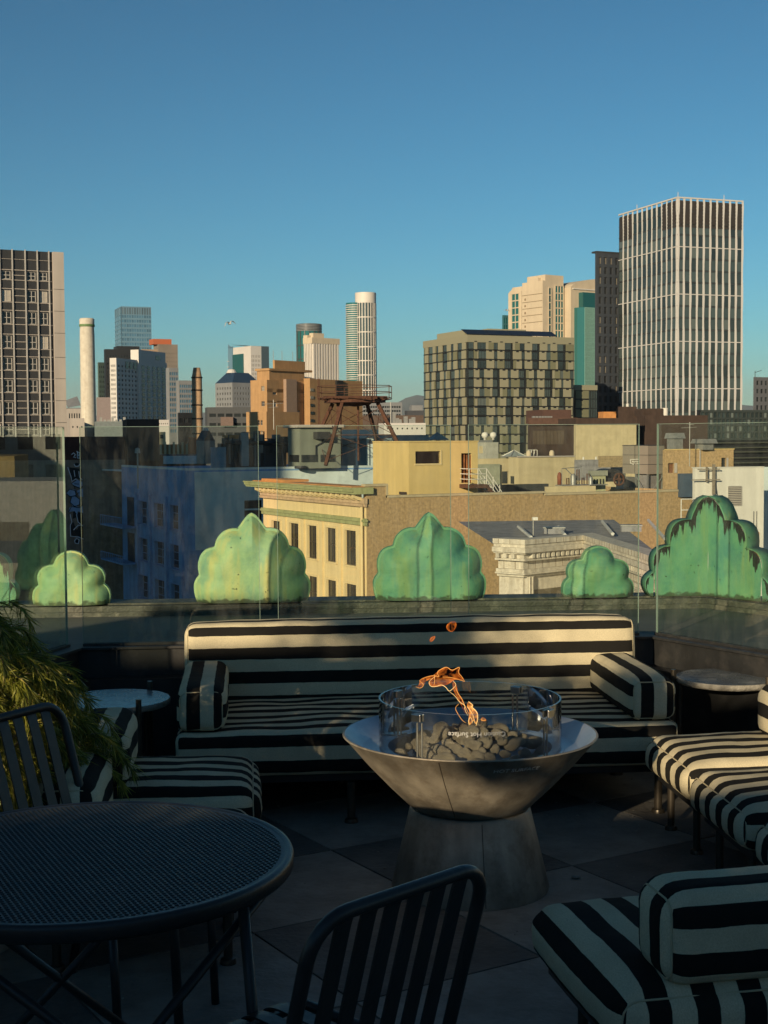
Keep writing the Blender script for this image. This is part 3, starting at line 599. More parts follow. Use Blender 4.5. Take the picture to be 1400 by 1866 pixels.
# --- checkered apartment block ---
b = Bld('checkered_block', 'broad apartment block of staggered beige panels and dark glass, right of centre', 'building', 853, 447, 610, 773, 1046, 24)
mb = MB(); b.shell(mb, z1=b.h-.4); mb.build('core', M('block core', (.02, .022, .02), .4), b.o)
rng = random.Random(4); nR = 12; zt = b.z(620); rh = (b.z(620)-b.z(792))/10.0; rows_ = 15
pan = MB(); slab = MB(); gl_ = []
for f, L, bays in (('R', b.Lu, 8), ('L', b.Lv, 6)):
    holesf = []
    for r_ in range(rows_):
        zc0 = zt-rh*(r_+1); bw = L/bays
        for k in range(bays):
            shift = (.10 if (r_//3+k) % 2 else -.06)+rng.uniform(-.03, .03); wdt = rng.choice((.50, .56, .62)) if f == 'R' else rng.choice((.46, .52))
            a0 = (k+.24+shift)*bw; a1 = a0+wdt*bw; a1 = min(a1, L-.3); a0 = max(.3 if k or f == 'R' else .2, a0)
            if k == 0 and f == 'R': a0 = max(a0, bw*.42)
            mi = 0 if rng.random() < .75 else 1
            split = a0+(a1-a0)*rng.choice((.25, .3, .7))
            for (p0, p1, mm) in ((a0, split, mi), (split, a1, 0 if rng.random() < .8 else 1)):
                if f == 'R': pan.box(p0, -.30, zc0+.25, p1, .0, zc0+rh-.12, mm)
                else: pan.box(-.30, p0, zc0+.25, .0, p1, zc0+rh-.12, mm)
            # small dark vent notch
            if f == 'R': slab.box((a0+a1)/2-.5, -.36, zc0+rh-.45, (a0+a1)/2+.5, -.301, zc0+rh-.13)
            g0 = a1+.1; g1 = min(L-.1, a0+bw*1.0-.1)
            if g1-g0 > .8: holesf.append((g0, g1, zc0+.25, zc0+rh-.3))
        if f == 'R': slab.box(-.2, -.22, zc0-.06, L, -.001, zc0+.14)
        else: slab.box(-.22, 0, zc0-.06, -.001, L, zc0+.14)
        if f == 'R': holesf.append((.15, L/bays*.40, zc0+.25, zc0+rh-.3))
    b.panes(f, holesf, -.12, g_green, w_black, cap=100 if f == 'R' else 60, muntins=(3, 1), fw=.1, thick=.11)
o = pan.build('cladding_panels', [w_panel, w_panel2], b.o)
slab.build('floor_slabs', w_black, b.o)
c = MB(); c.box(-.35, -.35, b.h-2.3, b.Lu, -.02, b.h); c.box(-.35, -.02, b.h-2.3, -.02, b.Lv, b.h); c.box(-.02, -.02, b.h-.4, b.Lu, b.Lv, b.h-.01); c.build('parapet', w_panel, b.o)
xp0, xp1 = 3, b.Lu*.72; c = MB(); c.box(xp0, 8, b.h, xp1, b.Lv-4, b.z(598, 6)); c.box(xp0+8, 7, b.z(598, 6)+.01, xp1-3, b.Lv-6, b.z(595, 6)); c.build('penthouse', w_panel, b.o)
for k in range(4):
    x = b.Lu*(.02+.215*k); c = MB(); mt = Matrix.Translation((x, 2.2, b.h+.35)) @ Matrix.Rotation(R_(24), 4, 'X'); c.box(0, 0, 0, b.Lu*.21, 4.4, .12, mtx=mt); c.box(.5, .2, -.6, .6, .3, 0, mtx=mt); c.build('solar_array', M('solar panel', (.012, .014, .018), .3), b.o)
b2 = Bld('checkered_wing', 'lower wing of the checkered apartment block, at its right end', 'building', 1047, 470, 702, 1040, 1088, 24)
mb = MB(); b2.shell(mb); mb.build('core', M('wing core', (.03, .032, .03), .4), b2.o); pan = MB(); slab = MB()
for r_ in range(9):
    z_ = b2.z(710)-rh*(r_+1)*1.05; pan.box(.4, -.3, z_+.2, b2.Lu*.62, -.001, z_+rh*.95); slab.box(0, -.22, z_-.06, b2.Lu, -.001, z_+.14)
    slab.box(b2.Lu*.25, -.36, z_+rh*.84, b2.Lu*.35, -.301, z_+rh*.95)
    for q in (.70, .80, .90): slab.box(b2.Lu*q, -.2, z_+.15, b2.Lu*q+.15, -.002, z_+rh*.98)
c = MB(); c.box(-.3, -.35, b2.h-1.6, b2.Lu, 0, b2.h+.1); c.build('parapet', w_panel, b2.o); pan.build('cladding_panels', w_panel2, b2.o); slab.build('floor_slabs', w_black, b2.o)
c = MB(); c.quad((b2.Lu*.64, -.05, 0), (b2.Lu, -.05, 0), (b2.Lu, -.05, b2.h-2), (b2.Lu*.64, -.05, b2.h-2)); c.build('glass_strip', g_green, b2.o)
# --- cream and teal tower ---
b = Bld('cream_tower', 'cream tower with arched tops and teal glass strips, behind the checkered block', 'tower', 994, 650, 508, 929, 1086, 35)
c = MB(); b.shell(c, z1=b.z(522)); 
v1, v2 = b.V(956), b.V(990)
# left shoulder rounded, centre slab higher
c.box(-1.6, 0.0, 0, -.01, v1*.98, b.z(511)); c.box(0, 0, b.z(522), b.U(1027), b.Lv*.5, b.z(500)); c.box(-1.6, 3, b.z(511), 0, v1*.7, b.z(505))
zs_ = b.z(526, 0, b.Lv)
c.prism([(-.8, v1), (-.01, v1), (-.01, b.Lv), (-.8, b.Lv)], 0, b.z(527)); 
for i in range(6):
    a0 = R_(90*i/6); a1 = R_(90*(i+1)/6); vv0 = b.Lv-(b.Lv-v1)*(.0+.28*math.sin(a0)); vv1 = b.Lv-(b.Lv-v1)*.28*math.sin(a1)
    c.box(-.8, v1, b.z(527)+i*.45, 4, vv0 if i < 5 else vv1, b.z(527)+(i+1)*.45)
c.build('wall', w_cream, b.o)
c = MB(); zz = b.z(518)
for y in (535, 548, 560, 573, 586): z_ = b.z(y); c.box(-1.75, .2, z_, -1.61, v1*.97, z_+.25)
for y in (540, 552, 565, 578, 590): c.box(-1.8, v1*.80, b.z(y+4), -1.61, v1*.86, b.z(y))
c.build('joint_lines', M('cream joints', (.25, .19, .12), .9), b.o)
def glass_strip(f, a0, a1, z0, z1, d, mat, cols, rows, name='teal_window_strip'):
    c = MB(); (c.box(a0, -d, z0, a1, -.001, z1) if f == 'R' else c.box(-d, a0, z0, -.001, a1, z1)); o = c.build(name, mat, b.o)
    e = MB()
    for i in range(rows+1):
        z = z0+(z1-z0)*i/rows; (e.box(a0, -d-.25, z-.25, a1, -d-.002, z+.25) if f == 'R' else e.box(-d-.25, a0, z-.25, -d-.002, a1, z+.25))
    for i in range(cols+1):
        a = a0+(a1-a0)*i/cols; (e.box(a-.15, -d-.3, z0, a+.15, -d-.002, z1) if f == 'R' else e.box(-d-.3, a-.15, z0, -d-.002, a+.15, z1))
    e.build('mullions', w_cream if 'teal_window' in name else M('teal mullion', (.05, .16, .15), .4), o)
glass_strip('L', b.V(949), b.V(936), 0, b.z(535, 0, b.Lv*.8), .85, g_teal, 2, 30)
glass_strip('L', b.V(955), b.V(953.5), 0, b.z(530, 0, b.Lv*.7), .85, g_teal, 1, 30)
glass_strip('R', b.U(1011), b.U(1026), 0, b.z(521, 10), .2, g_teal, 3, 30); glass_strip('R', b.U(999), b.U(1004), 0, b.z(525, 6), .2, g_teal, 1, 30)
# arched right wing
c = MB(); xa, xb = b.U(1030), b.U(1086); n = 14; prof = [(xa, b.z(524, xa)), (xb, b.z(524, xa))]
top = [(xb-(xb-xa)*i/n*1.0, b.z(524, xa)+(b.z(506, xa)-b.z(524, xa))*math.sin(math.pi*(.5+.5*i/n))**.6 if i < n else b.z(524, xa)) for i in range(n+1)]
pts = [(xb, 0)]+[(t[0], t[1]) for t in top]+[(xa, 0)]
k = len(pts)
for yy in (-4, 10): c.poly([(p[0], yy, p[1]) for p in pts])
for i in range(k): p, q = pts[i], pts[(i+1) % k]; c.quad((p[0], -4, p[1]), (q[0], -4, q[1]), (q[0], 10, q[1]), (p[0], 10, p[1]))
c.build('arched_wing', w_cream, b.o)
c = MB(); c.box(xa+1, -4.5, b.z(528, xa), xb, -4.01, b.z(526, xa)); c.build('cornice_band', w_twin, b.o)
x0_, x1_ = b.U(1036), b.U(1071); c = MB(); c.prism([(x0_, -6), (x0_+2, -9), (x1_-3, -9), (x1_, -6), (x1_, -4.01), (x0_, -4.01)], 0, b.z(562, x0_)); o = c.build('teal_glass_bay', g_teal, b.o)
c = MB(); c.box(b.U(1044), -7, b.z(562, x0_), b.U(1088), -4.01, b.z(534, x0_)); c.box(x1_, -7, 0, b.U(1088), -4.01, b.z(562, x0_)); o2 = c.build('teal_glass_bay', g_teal, b.o)
c = MB()
for i in range(12): x = x0_+2+(x1_-5-x0_)*i/11; c.box(x-.12, -9.35, 0, x+.12, -9.01, b.z(562, x0_))
for i in range(8): x = x1_+(b.U(1086)-x1_)*i/7; c.box(x-.12, -7.3, 0, x+.12, -7.01, b.z(534, x0_))
for i in range(26): z_ = b.z(790)+(b.z(562)-b.z(790))*i/26; c.box(x0_+2, -9.2, z_, x1_-3, -9.01, z_+.2)
c.build('mullions', M('pale teal mullions', (.18, .34, .30), .5), b.o)
simple_tower('glass_block', 'small teal glass block peeking out left of the cream tower', 918, 690, 574, 915.5, 934, M('teal frame', (.04, .14, .16), .4), g_teal, 30, R=(4, 16, .8, .8, 577, 790), cat='tower')
# --- dark tower left of the striped one ---
b = Bld('dark_tower', 'dark grey gridded tower tucked behind the left side of the white finned tower', 'tower', 1087, 520, 460, 1084.5, 1150, 26)
mb = MB(); b.shell(mb, faces=''); H = grid(.5, b.Lu-.4, b.z(790), b.z(465), 6, 18, .50, .72); b.face(mb, 'R', 0, b.h, H, .5); b.face(mb, 'L', 0, b.h, [], 0); b.panes('R', H, .5, g_drkl, w_dark, cap=100, muntins=(2, 1), fw=.15)
mb.build('wall', M('dark grey precast', (.036, .044, .056), .7, var=.12, scale=.3), b.o)
c = MB(); c.box(-.1, -.1, b.h, b.Lu, 3, b.h+.6); c.build('parapet', w_dark, b.o)
# --- white finned tower ---
b = Bld('finned_tower', 'tall dark glass tower with white vertical fins, tallest building on the right', 'tower', 1234, 480, 361, 1128, 1352.5, 20)
mb = MB(); b.shell(mb, z1=b.h-1); mb.build('glass_body', M('green black curtain glass', (.020, .032, .028), .12, var=.3, scale=.06, spec=.8), b.o)
w_louv = M('brown louvre', (.036, .031, .027), .6)
fin = M('white fin', (.52, .51, .49), .6, var=.04, scale=.1)
floors = 30; zt = b.h; fh = (b.z(449)-b.z(535.5))/4
for f, L, nfin, wfr in (('R', b.Lu, 10, .30), ('L', b.Lv, 12, .22)):
    H = []; bw = L/nfin; c0 = None
    for k in range(nfin+ (1 if f == 'R' else 0)):
        wd = bw*wfr; a0 = k*bw-(wd/2 if k else -.0); a0 = max(a0, -.35)
        if f == 'R' and k == nfin: a0 = L-wd*.6
        c = MB(); zb0 = 0; segs = int(b.h/fh)
        # fins zigzag slightly in plan from band to band
        lst = []
        for q in range(segs+1):
            z = min(b.h, q*fh); ph = ((b.z(449)-z)/fh) % 4; tri = abs(ph-2)/2; lst.append((z, tri))
        lst.append((b.h, .5))
        for i in range(len(lst)-1):
            (za, ta), (zb_, tb_) = lst[i], lst[i+1]
            if zb_-za < .05: continue
            sa = wd*(.80+.35*ta); sb_ = wd*(.80+.35*tb_); da, db = -.16-.12*ta, -.16-.12*tb_
            if f == 'R': v = [(a0, -.001, za), (a0+sa, -.001, za), (a0+sa*.9, da, za), (a0, da*.8, za), (a0, -.001, zb_), (a0+sb_, -.001, zb_), (a0+sb_*.9, db, zb_), (a0, db*.8, zb_)]
            else: v = [(-.001, a0, za), (-.001, a0+sa, za), (da, a0+sa*.9, za), (da*.8, a0, za), (-.001, a0, zb_), (-.001, a0+sb_, zb_), (db, a0+sb_*.9, zb_), (db*.8, a0, zb_)]
            n = len(c.v); c.v += v
            for q in ((0, 1, 5, 4), (1, 2, 6, 5), (2, 3, 7, 6), (3, 0, 4, 7)): c.f.append(tuple(n+x for x in q)); c.m.append(0)
        n = len(c.v); c.f.append((n-4, n-3, n-2, n-1)); c.m.append(0)
        c.build('fin', fin, b.o)
    # floor lines and bands
    ln = MB(); bd = MB(); j = 0; z = b.z(449)
    lines = []
    while z+fh < b.h-.3: z += fh
    while z > 0:
        lines.append(z); z -= fh
    for z in lines:
        kband = round((b.z(449)-z)/fh) % 4 == 0
        (bd if kband else ln).box(*((0, -.26 if kband else -.10, z-.15, L, -.002, z+.15) if f == 'R' else (-.26 if kband else -.10, 0, z-.15, -.002, L, z+.15)))
        if kband: pass
    ln.build('floor_line', w_dark, b.o); bd.build('white_band', fin, b.o)
    # panes between fins
    HH = []
    for z in lines:
        for k in range(nfin): HH.append((k*bw+bw*wfr*.6, (k+1)*bw-bw*wfr*.55, z+.3, z+fh-.3))
    HH = [h for h in HH if h[3] < b.h-7]
    b.panes(f, HH, -.06, g_green, cap=100, thick=.05)
    c = MB()
    for k in range(nfin):
        if f == 'L' and 2 < k < 9: continue
        a, a2, z_, z2 = k*bw+bw*wfr*.6, (k+1)*bw-bw*wfr*.55, b.h-9.6, b.h-.6; c = MB(); (c.box(a, -.06, z_, a2, -.03, z2) if f == 'R' else c.box(-.06, a, z_, -.03, a2, z2))
        for q in range(8):
            za = z_+(z2-z_)*q/8; (c.box(a, -.2, za, a2, -.07, za+.75) if f == 'R' else c.box(-.2, a, za, -.07, a2, za+.75))
        c.build('brown_louvre', w_louv, b.o)
c = MB(); c.box(-.32, -.32, b.h+.01, b.Lu+.1, .3, b.h+.5); c.box(-.32, .3, b.h+.01, .3, b.Lv, b.h+.5); c.build('coping', fin, b.o)
for x, y in ((.5, .5), (b.Lu*.72, .5), (.5, b.Lv*.7)): c = MB(); c.tube([(x, y, b.h), (x, y, b.h+2.2)], .12, 6); c.build('mast', fin, b.o)
# right edge grey block
b = simple_tower('office_block', 'dark grey block with punched windows at the far right edge', 1375, 420, 687, 1373, 1440, M('mid grey panel', (.10, .105, .115), .7), g_dark, 24, R=(8, 6, .55, .55, 690, 780))
c = MB(); c.tube([(1, 1, b.h), (1, 1, b.h+1.9)], .1, 6); c.tube([(1, 1, b.h+1.4), (3.4, 1, b.h+2.1)], .08, 6); c.build('roof_hoist', w_dark, b.o)
b = Bld('glass_office_block', 'low dark glass office block in front of the finned tower, at the right edge', 'building', 1275, 240, 747, 1270, 1470, 22)
mb = MB(); b.shell(mb); mb.build('core', w_black, b.o)
H = grid(0, b.Lu, b.z(800), b.z(750), 26, 4, .78, .75); c = MB(); b.face(c, 'R', b.z(803), b.h, H, .2, off=-.35); c.build('frame', w_bandgr, b.o); b.panes('R', H, -.15, winglass('dark reflective glazing', (.03, .045, .045), .8, light=(.14, .17, .16), lamt=.2), cap=100, thick=.1)
c = MB()
for y in (806, 815, 823, 834, 843, 856): c.box(-.3, -.6, b.z(y+2.5), b.Lu, -.02, b.z(y))
c.build('spandrel', M('olive grey spandrel', (.06, .065, .05), .6), b.o)
# ------------------------------------------------------------------ terrace shell (structure)
YB = 7.06; CZ = .60
cL = (-.87, YB); cR = (2.07, YB)
dL = Vector((-.336, -.942)).normalized(); dR = Vector((.46, -.888)).normalized()
eL = (cL[0]+dL.x*9.5, cL[1]+dL.y*9.5); eR = (cR[0]+dR.x*9.5, cR[1]+dR.y*9.5)
inner = [eL, cL, cR, eR]
def offset_path(path, d):
    """left-hand offset (outwards for a path running left to right seen from inside, y up)"""
    out = []; n = len(path)
    for i, p in enumerate(path):
        p = Vector(p[:2]); ns = []
        if i > 0: t = (p-Vector(path[i-1][:2])).normalized(); ns.append(Vector((-t.y, t.x)))
        if i < n-1: t = (Vector(path[i+1][:2])-p).normalized(); ns.append(Vector((-t.y, t.x)))
        if len(ns) == 2:
            b = (ns[0]+ns[1]).normalized(); k = d/max(.2, b.dot(ns[0]))
        else: b = ns[0]; k = d
        out.append((p.x+b.x*k, p.y+b.y*k))
    return out
def strip(mb, path, d0, d1, z0, z1, m=0, zi=None):
    """closed wall running along path between offsets d0<d1 and heights z0..z1"""
    a = offset_path(path, d0); b = offset_path(path, d1)
    za = zi if zi is not None else z1
    for i in range(len(path)-1):
        mb.quad((*a[i], z0), (*a[i+1], z0), (*a[i+1], za), (*a[i], za), m)
        mb.quad((*b[i+1], z0), (*b[i], z0), (*b[i], z1), (*b[i+1], z1), m)
        mb.quad((*a[i], za), (*a[i+1], za), (*b[i+1], z1), (*b[i], z1), m)
        mb.quad((*a[i], z0), (*b[i], z0), (*b[i+1], z0), (*a[i+1], z0), m)
    for i in (0, -1):
        mb.quad((*a[i], z0), (*b[i], z0), (*b[i], z1), (*a[i], za), m)
c = MB(); strip(c, inner, 0, .10, -.3, CZ); strip(c, inner, -.025, .115, CZ, CZ+.012); strip(c, inner, -.09, -.001, 0, .46)
o = wsurf('terrace_curb', c, m_curb)
# ledge between curb and coping: the outer line turns at other places than the curb
oR = (2.94, 8.80); oL = (-1.78, 8.93)
outer = [(oL[0]-4.2, oL[1]-9.4), oL, oR, (oR[0]+5.2, oR[1]-8.6)]
c = MB(); a = offset_path(inner, .11)
zs = [.585, .535]
for i in range(3):
    c.quad((*a[i], zs[0]), (*a[i+1], zs[0]), (*outer[i+1], zs[1]), (*outer[i], zs[1]))
wsurf('ledge', c, m_ledge)
c = MB(); strip(c, outer, -.03, .20, .50, .600); strip(c, outer, -.055, -.031, .50, .565); strip(c, outer, .02, .24, .601, .612); strip(c, outer, .10, .19, -3.2, .499)
strip(c, outer, .19, .30, .30, .55)
wsurf('coping', c, m_lip)
c = MB()
for x in (-1.3, -.62, .02, .33, .62, 1.05, 1.38, 1.9, 2.35, 2.75):
    yy = oL[1]+(oR[1]-oL[1])*(x-oL[0])/(oR[0]-oL[0])-.055
    c.lathe([(.001, 0), (.008, .001), (.010, .005), (.009, .009), (.001, .010)], 10); n = len(c.v)-50
    for q in range(n, len(c.v)):
        vx = c.v[q]; c.v[q] = (x+vx[0], yy-vx[2], .540+vx[1])
o = wsurf('coping_rivet', c, m_lip)
# hotel body below the terrace
hb = [(p[0], p[1]) for p in offset_path(outer, .1)]
c = MB(); c.prism([hb[0], hb[1], hb[2], hb[3]][::-1], GZ, -.35); wsurf('hotel_wall', c, M('hotel brick', (.25, .17, .12), .85))
# floor tiles
def inside(x, y):
    if y > YB-.0: return False
    nl = Vector((-dL.y, dL.x)); nr = Vector((dR.y, -dR.x))
    dl = (Vector((x, y))-Vector(cL)).dot(Vector((-dL.y, dL.x))); dr = (Vector((x, y))-Vector(cR)).dot(Vector((dR.y, -dR.x)))
    return dl > -.5 and dr < 99 and y > -2.9
c = MB(); T = .68; gap = .004; ca, sa = math.cos(R_(26)), math.sin(R_(26))
e1 = Vector((ca, sa)); e2 = Vector((-sa, ca)); A0 = Vector((1.211, 5.21))
lx = lambda y: cL[0]+dL.x/dL.y*(y-cL[1])*1.0
for i in range(-12, 12):
    for j in range(-14, 8):
        q = A0+e1*(i*T)+e2*(j*T+(.0))
        pts = [q+e1*gap+e2*gap, q+e1*(T-gap)+e2*gap, q+e1*(T-gap)+e2*(T-gap), q+e1*gap+e2*(T-gap)]
        cx = q+e1*T*.5+e2*T*.5
        xl = cL[0]-(YB-cx.y)*.357; xr = cR[0]+(YB-cx.y)*.518
        if cx.y > YB+.3 or cx.y < -2.7 or cx.x < xl-.35 or cx.x > xr+.35: continue
        n = len(c.v); z = .0+random.uniform(-.0012, .0012)
        c.v += [(p.x, p.y, z-.03) for p in pts]+[(p.x, p.y, z) for p in pts]
        for f in ((4, 5, 6, 7), (0, 1, 5, 4), (1, 2, 6, 5), (2, 3, 7, 6), (3, 0, 4, 7)): c.f.append(tuple(n+k for k in f)); c.m.append((i+j) % 2)
wsurf('floor_tiles', c, [m_tileA, m_tileB])
c = MB(); c.poly([(eL[0], eL[1], -.012), (eR[0], eR[1], -.012), (cR[0], cR[1]+.05, -.012), (cL[0], cL[1]+.05, -.012)]); wsurf('floor_bed', c, m_grout)

# ------------------------------------------------------------------ glass guard panels
def panel(p0, p1, z1, label, z0=.612, gm=None):
    p0 = Vector(p0); p1 = Vector(p1); t = p1-p0; ln = t.length; t.normalize()
    r = empty('glass_screen', (p0.x, p0.y, z0), math.atan2(t.y, t.x), label, 'glass screen', 'glass guard panels around the terrace')
    h = z1-z0
    c = MB(); c.quad((0.002, 0, 0), (ln-.002, 0, 0), (ln-.002, 0, h-.002), (.002, 0, h-.002)); c.quad((0.002, .012, 0), (ln-.002, .012, 0), (ln-.002, .012, h-.002), (.002, .012, h-.002))
    c.build('pane', gm or m_glass, r)
    c = MB(); c.box(0, 0, 0, .002, .012, h); c.box(ln-.002, 0, 0, ln, .012, h); c.box(.002, 0, h-.002, ln-.002, .012, h); c.build('polished_edge', m_gedge, r)
    c = MB(); c.box(0.0, -.012, -.002, ln, -.001, .012); c.box(0, .013, -.002, ln, .024, .012); c.build('channel', m_curb, r)
GT = 1.712
gy = YB+.045
panel((-.853, gy), (.036, gy), GT, 'clear glass guard panel of the back row in front of the blue building')
panel((.127, gy), (1.017, gy), GT, 'middle glass guard panel of the back row, behind the centre of the striped sofa')
panel((1.108, gy), (2.004, gy), GT, 'glass guard panel behind the right half of the sofa, between two narrow gaps')
pr = Vector((2.098, gy+.005)); panel(pr, pr+dR*1.05, GT, 'glass guard panel angled at the right, in front of the folded corner ornament')
pr2 = pr+dR*1.13; panel(pr2, pr2+dR*1.1, GT, 'second angled glass guard panel on the right, beyond the frame edge')
pl = Vector((-.925, gy-.012)); panel(pl+dL*1.15, pl, GT, 'glass guard panel angled along the left side, above the weeping plant, reflecting the city', gm=m_glass2)
pl2 = pl+dL*1.23; panel(pl2+dL*1.1, pl2, GT, 'second left side glass guard panel, beyond the frame edge')

# ------------------------------------------------------------------ copper shell ornaments on the coping
def arc_pts(a, b, bulge, n=6):
    a = Vector(a); b = Vector(b); mnl = Vector((-(b-a).y, (b-a).x)); out = []
    for i in range(n):
        t = i/n; p = a*(1-t)+b*t; out.append(p+mnl*bulge*4*t*(1-t))
    return out
def outline(kind):
    if kind == 'big': raw = [(-.947, 0), (-.985, .12), (-1.0, .25), (-.985, .36), (-.915, .445), (-.905, .47), (-.93, .60), (-.905, .75), (-.84, .86), (-.74, .915), (-.645, .93), (-.635, .96), (-.61, 1.06), (-.54, 1.155), (-.45, 1.22), (-.34, 1.25), (-.255, 1.245), (-.235, 1.26), (-.18, 1.335), (-.114, 1.425), (-.055, 1.485), (0, 1.51)]
    else: raw = [(-.97, 0), (-1.0, .14), (-.995, .29), (-.94, .42), (-.845, .50), (-.835, .53), (-.87, .66), (-.85, .80), (-.77, .93), (-.62, 1.005), (-.47, 1.015), (-.44, 1.05), (-.39, 1.18), (-.30, 1.29), (-.17, 1.36), (0, 1.385)]
    raw = [Vector(p_) for p_ in raw]; pts = [raw[0]]
    for i in range(len(raw)-1): pts += [raw[i]*.7+raw[i+1]*.3, raw[i]*.3+raw[i+1]*.7]
    pts.append(raw[-1])
    r = [Vector((-p.x, p.y)) for p in reversed(pts[:-1])]
    return pts+r
def ornament(cx, y, W, kind, label, bulge=.11, mat=None, seed=0):
    pts = outline(kind); k = W/2; n = len(pts)
    r = empty('copper_ornament', (cx, y, .612), 0, label, 'roof ornament', 'verdigris shell ornaments along the coping')
    c = MB(); rings = [1, .985, .96, .925, .88, .82, .75, .67, .58, .48, .37, .25, .12]; ctr = Vector((0, .42))
    dense = []
    for i in range(n-1): dense += [pts[i]*(1-t)+pts[i+1]*t for t in (0, .5)]
    dense.append(pts[-1]); up = [p for p in dense]
    def dep(q):
        d = min((q-p).length for p in up); e_ = min(1.0, d/.42); base = bulge*(1-(1-e_)**2.2)
        return base+.016*noise.noise(Vector((q.x*1.7+seed, q.y*1.7, 0)))*e_+.006*noise.noise(Vector((q.x*6+seed, q.y*6, 2)))*min(1, d*8)
    for s in rings:
        for p in pts:
            q = ctr+(p-ctr)*s
            if p.y <= 0: q = Vector((p.x*s, 0))
            c.v.append((q.x*k, -dep(q), q.y*k))
    for a in range(len(rings)-1):
        for i in range(n-1): c.f.append((a*n+i, a*n+i+1, (a+1)*n+i+1, (a+1)*n+i)); c.m.append(0)
    c.v.append((0, -dep(ctr), ctr.y*k)); z = len(c.v)-1; c.v.append((0, -dep(Vector((0, 0))), 0)); zf = z+1
    b0 = (len(rings)-1)*n
    for i in range(n-1): c.f.append((b0+i, b0+i+1, z)); c.m.append(0)
    c.f.append((b0+n-1, zf, z)); c.m.append(0); c.f.append((zf, b0, z)); c.m.append(0)
    o = c.build('shell_front', mat or m_pat, r, True)
    # rim and back
    c = MB()
    b = len(c.v); th = .07
    for off, yy in ((1.0, 0.0005), (1.035, .004), (1.035, th), (1.0, th)):
        for p in pts:
            q = Vector((p.x*off, p.y*off if p.y > 0 else 0)); c.v.append((q.x*k, yy, q.y*k))
    for a in range(3):
        for i in range(n-1): c.f.append((a*n+i, (a+1)*n+i, (a+1)*n+i+1, a*n+i+1)); c.m.append(0)
    c.f.append(tuple(3*n+i for i in range(n-1, -1, -1))); c.m.append(0)
    c.build('rim', mat or m_pat, r)
    return r
ornament(-1.140, 8.93, .47, 'small', 'small pale green rounded copper ornament near the left corner, left of the blue building', bulge=.09, mat=m_patB, seed=3)
ornament(-.002, 8.93, .72, 'big', 'large pale green pointed shell ornament standing before the yellow palazzo corner', mat=m_patB, seed=11)
ornament(1.137, 8.90, .71, 'big', 'large deeper green pointed shell ornament in the middle, before the tan brick wall', seed=23)
ornament(2.238, 8.88, .455, 'small', 'small green rounded copper ornament on the right, before the white ornate cornice', bulge=.09, seed=31)
def corner_ornament(px_, py_, dirs, label, H=.64, halves=(.375, .46)):
    """two flat half shells meeting in a fold at the corner, with a deep dark stained rim"""
    seq = [((1.0, 0), (.93, .36), -.32), ((.93, .36), (.66, .74), -.30), ((.66, .74), (.30, 1.12), -.30)]
    pts = []
    for a, b, k in seq: pts += arc_pts(a, b, k, 10)
    pts += [Vector(p) for p in [(.30, 1.12), (.27, 1.20), (.20, 1.33), (.11, 1.42), (0, 1.46)]]
    sc = H/1.46
    r = empty('copper_ornament', (px_, py_, .612), 0, label, 'roof ornament', 'verdigris shell ornaments along the coping')
    for side, d in enumerate(dirs):
        d = Vector(d).normalized(); nrm = Vector((-d.y, d.x)) if side == 1 else Vector((d.y, -d.x))
        # outward normal (away from terrace)
        if nrm.dot(Vector((px_-.6, py_-4))) < 0: nrm = -nrm
        half = halves[side]
        n = len(pts); c = MB(); c.uv = []; rows = 12
        # fill columns: for each outline point a vertical strip down to the foot
        P2 = sorted([(p.x, p.y) for p in pts]); cols = []
        xs = [i/60 for i in range(61)]
        def top(x):
            best = 0
            for i in range(len(pts)-1):
                a, b = pts[i], pts[i+1]
                if min(a.x, b.x)-1e-6 <= x <= max(a.x, b.x)+1e-6:
                    t = (x-a.x)/(b.x-a.x) if abs(b.x-a.x) > 1e-6 else .5; best = max(best, a.y+(b.y-a.y)*max(0, min(1, t)))
            return best
        mxx = max(p.x for p in pts)
        xs = [mxx*i/70 for i in range(71)]
        def low(x):
            if x <= .93: return 0
            ys = []
            for i in range(len(pts)-1):
                a, b = pts[i], pts[i+1]
                if min(a.x, b.x) <= x <= max(a.x, b.x) and abs(b.x-a.x) > 1e-6: ys.append(a.y+(b.y-a.y)*(x-a.x)/(b.x-a.x))
            return min(ys) if len(ys) > 1 else 0
        tops = [top(x) for x in xs]; tops[-1] = tops[-2]*.6
        V = []
        for i, x in enumerate(xs):
            t = tops[i]; l = min(low(x), t) if x > .93 else 0
            colv = []
            for rr in range(rows+1):
                y = l+(t-l)*(1-(1-rr/rows)**1.0)
                q = d*(x*half); bl = .008*noise.noise(Vector((x*3+side*9, y*3, 0)))
                colv.append((q.x+nrm.x*bl, q.y+nrm.y*bl, y*sc)); V.append((x*half+side*3, (t-y)*sc))
            c.v += colv
        for i in range(len(xs)-1):
            for rr in range(rows):
                f = (i*(rows+1)+rr, (i+1)*(rows+1)+rr, (i+1)*(rows+1)+rr+1, i*(rows+1)+rr+1); c.f.append(f); c.m.append(0); c.uv += [V[q] for q in f]
        c.build('face_panel', m_patd, r)
        c = MB(); c.uv = []; b = 0; dp = .13
        for off, dd in ((1.0, .0), (1.012, -.004), (1.014, .01), (1.014, dp), (.9, dp+.01)):
            for p in pts:
                q = d*(p.x*half*off); c.v.append((q.x+nrm.x*dd, q.y+nrm.y*dd, p.y*sc*off))
        for a in range(4):
            for i in range(n-1):
                f = (a*n+i, (a+1)*n+i, (a+1)*n+i+1, a*n+i+1); c.f.append(f); c.m.append(0); c.uv += [(3.3*side+i*.02+a*.3, .02 if a < 1 else .3)]*4
        c.build('rim', m_patd, r, True)
    return r
corner_ornament(2.94, 8.80, [(-1, .03), (.46, -.80)], 'tall folded green copper ornament with black runs at the right corner, before the white building')
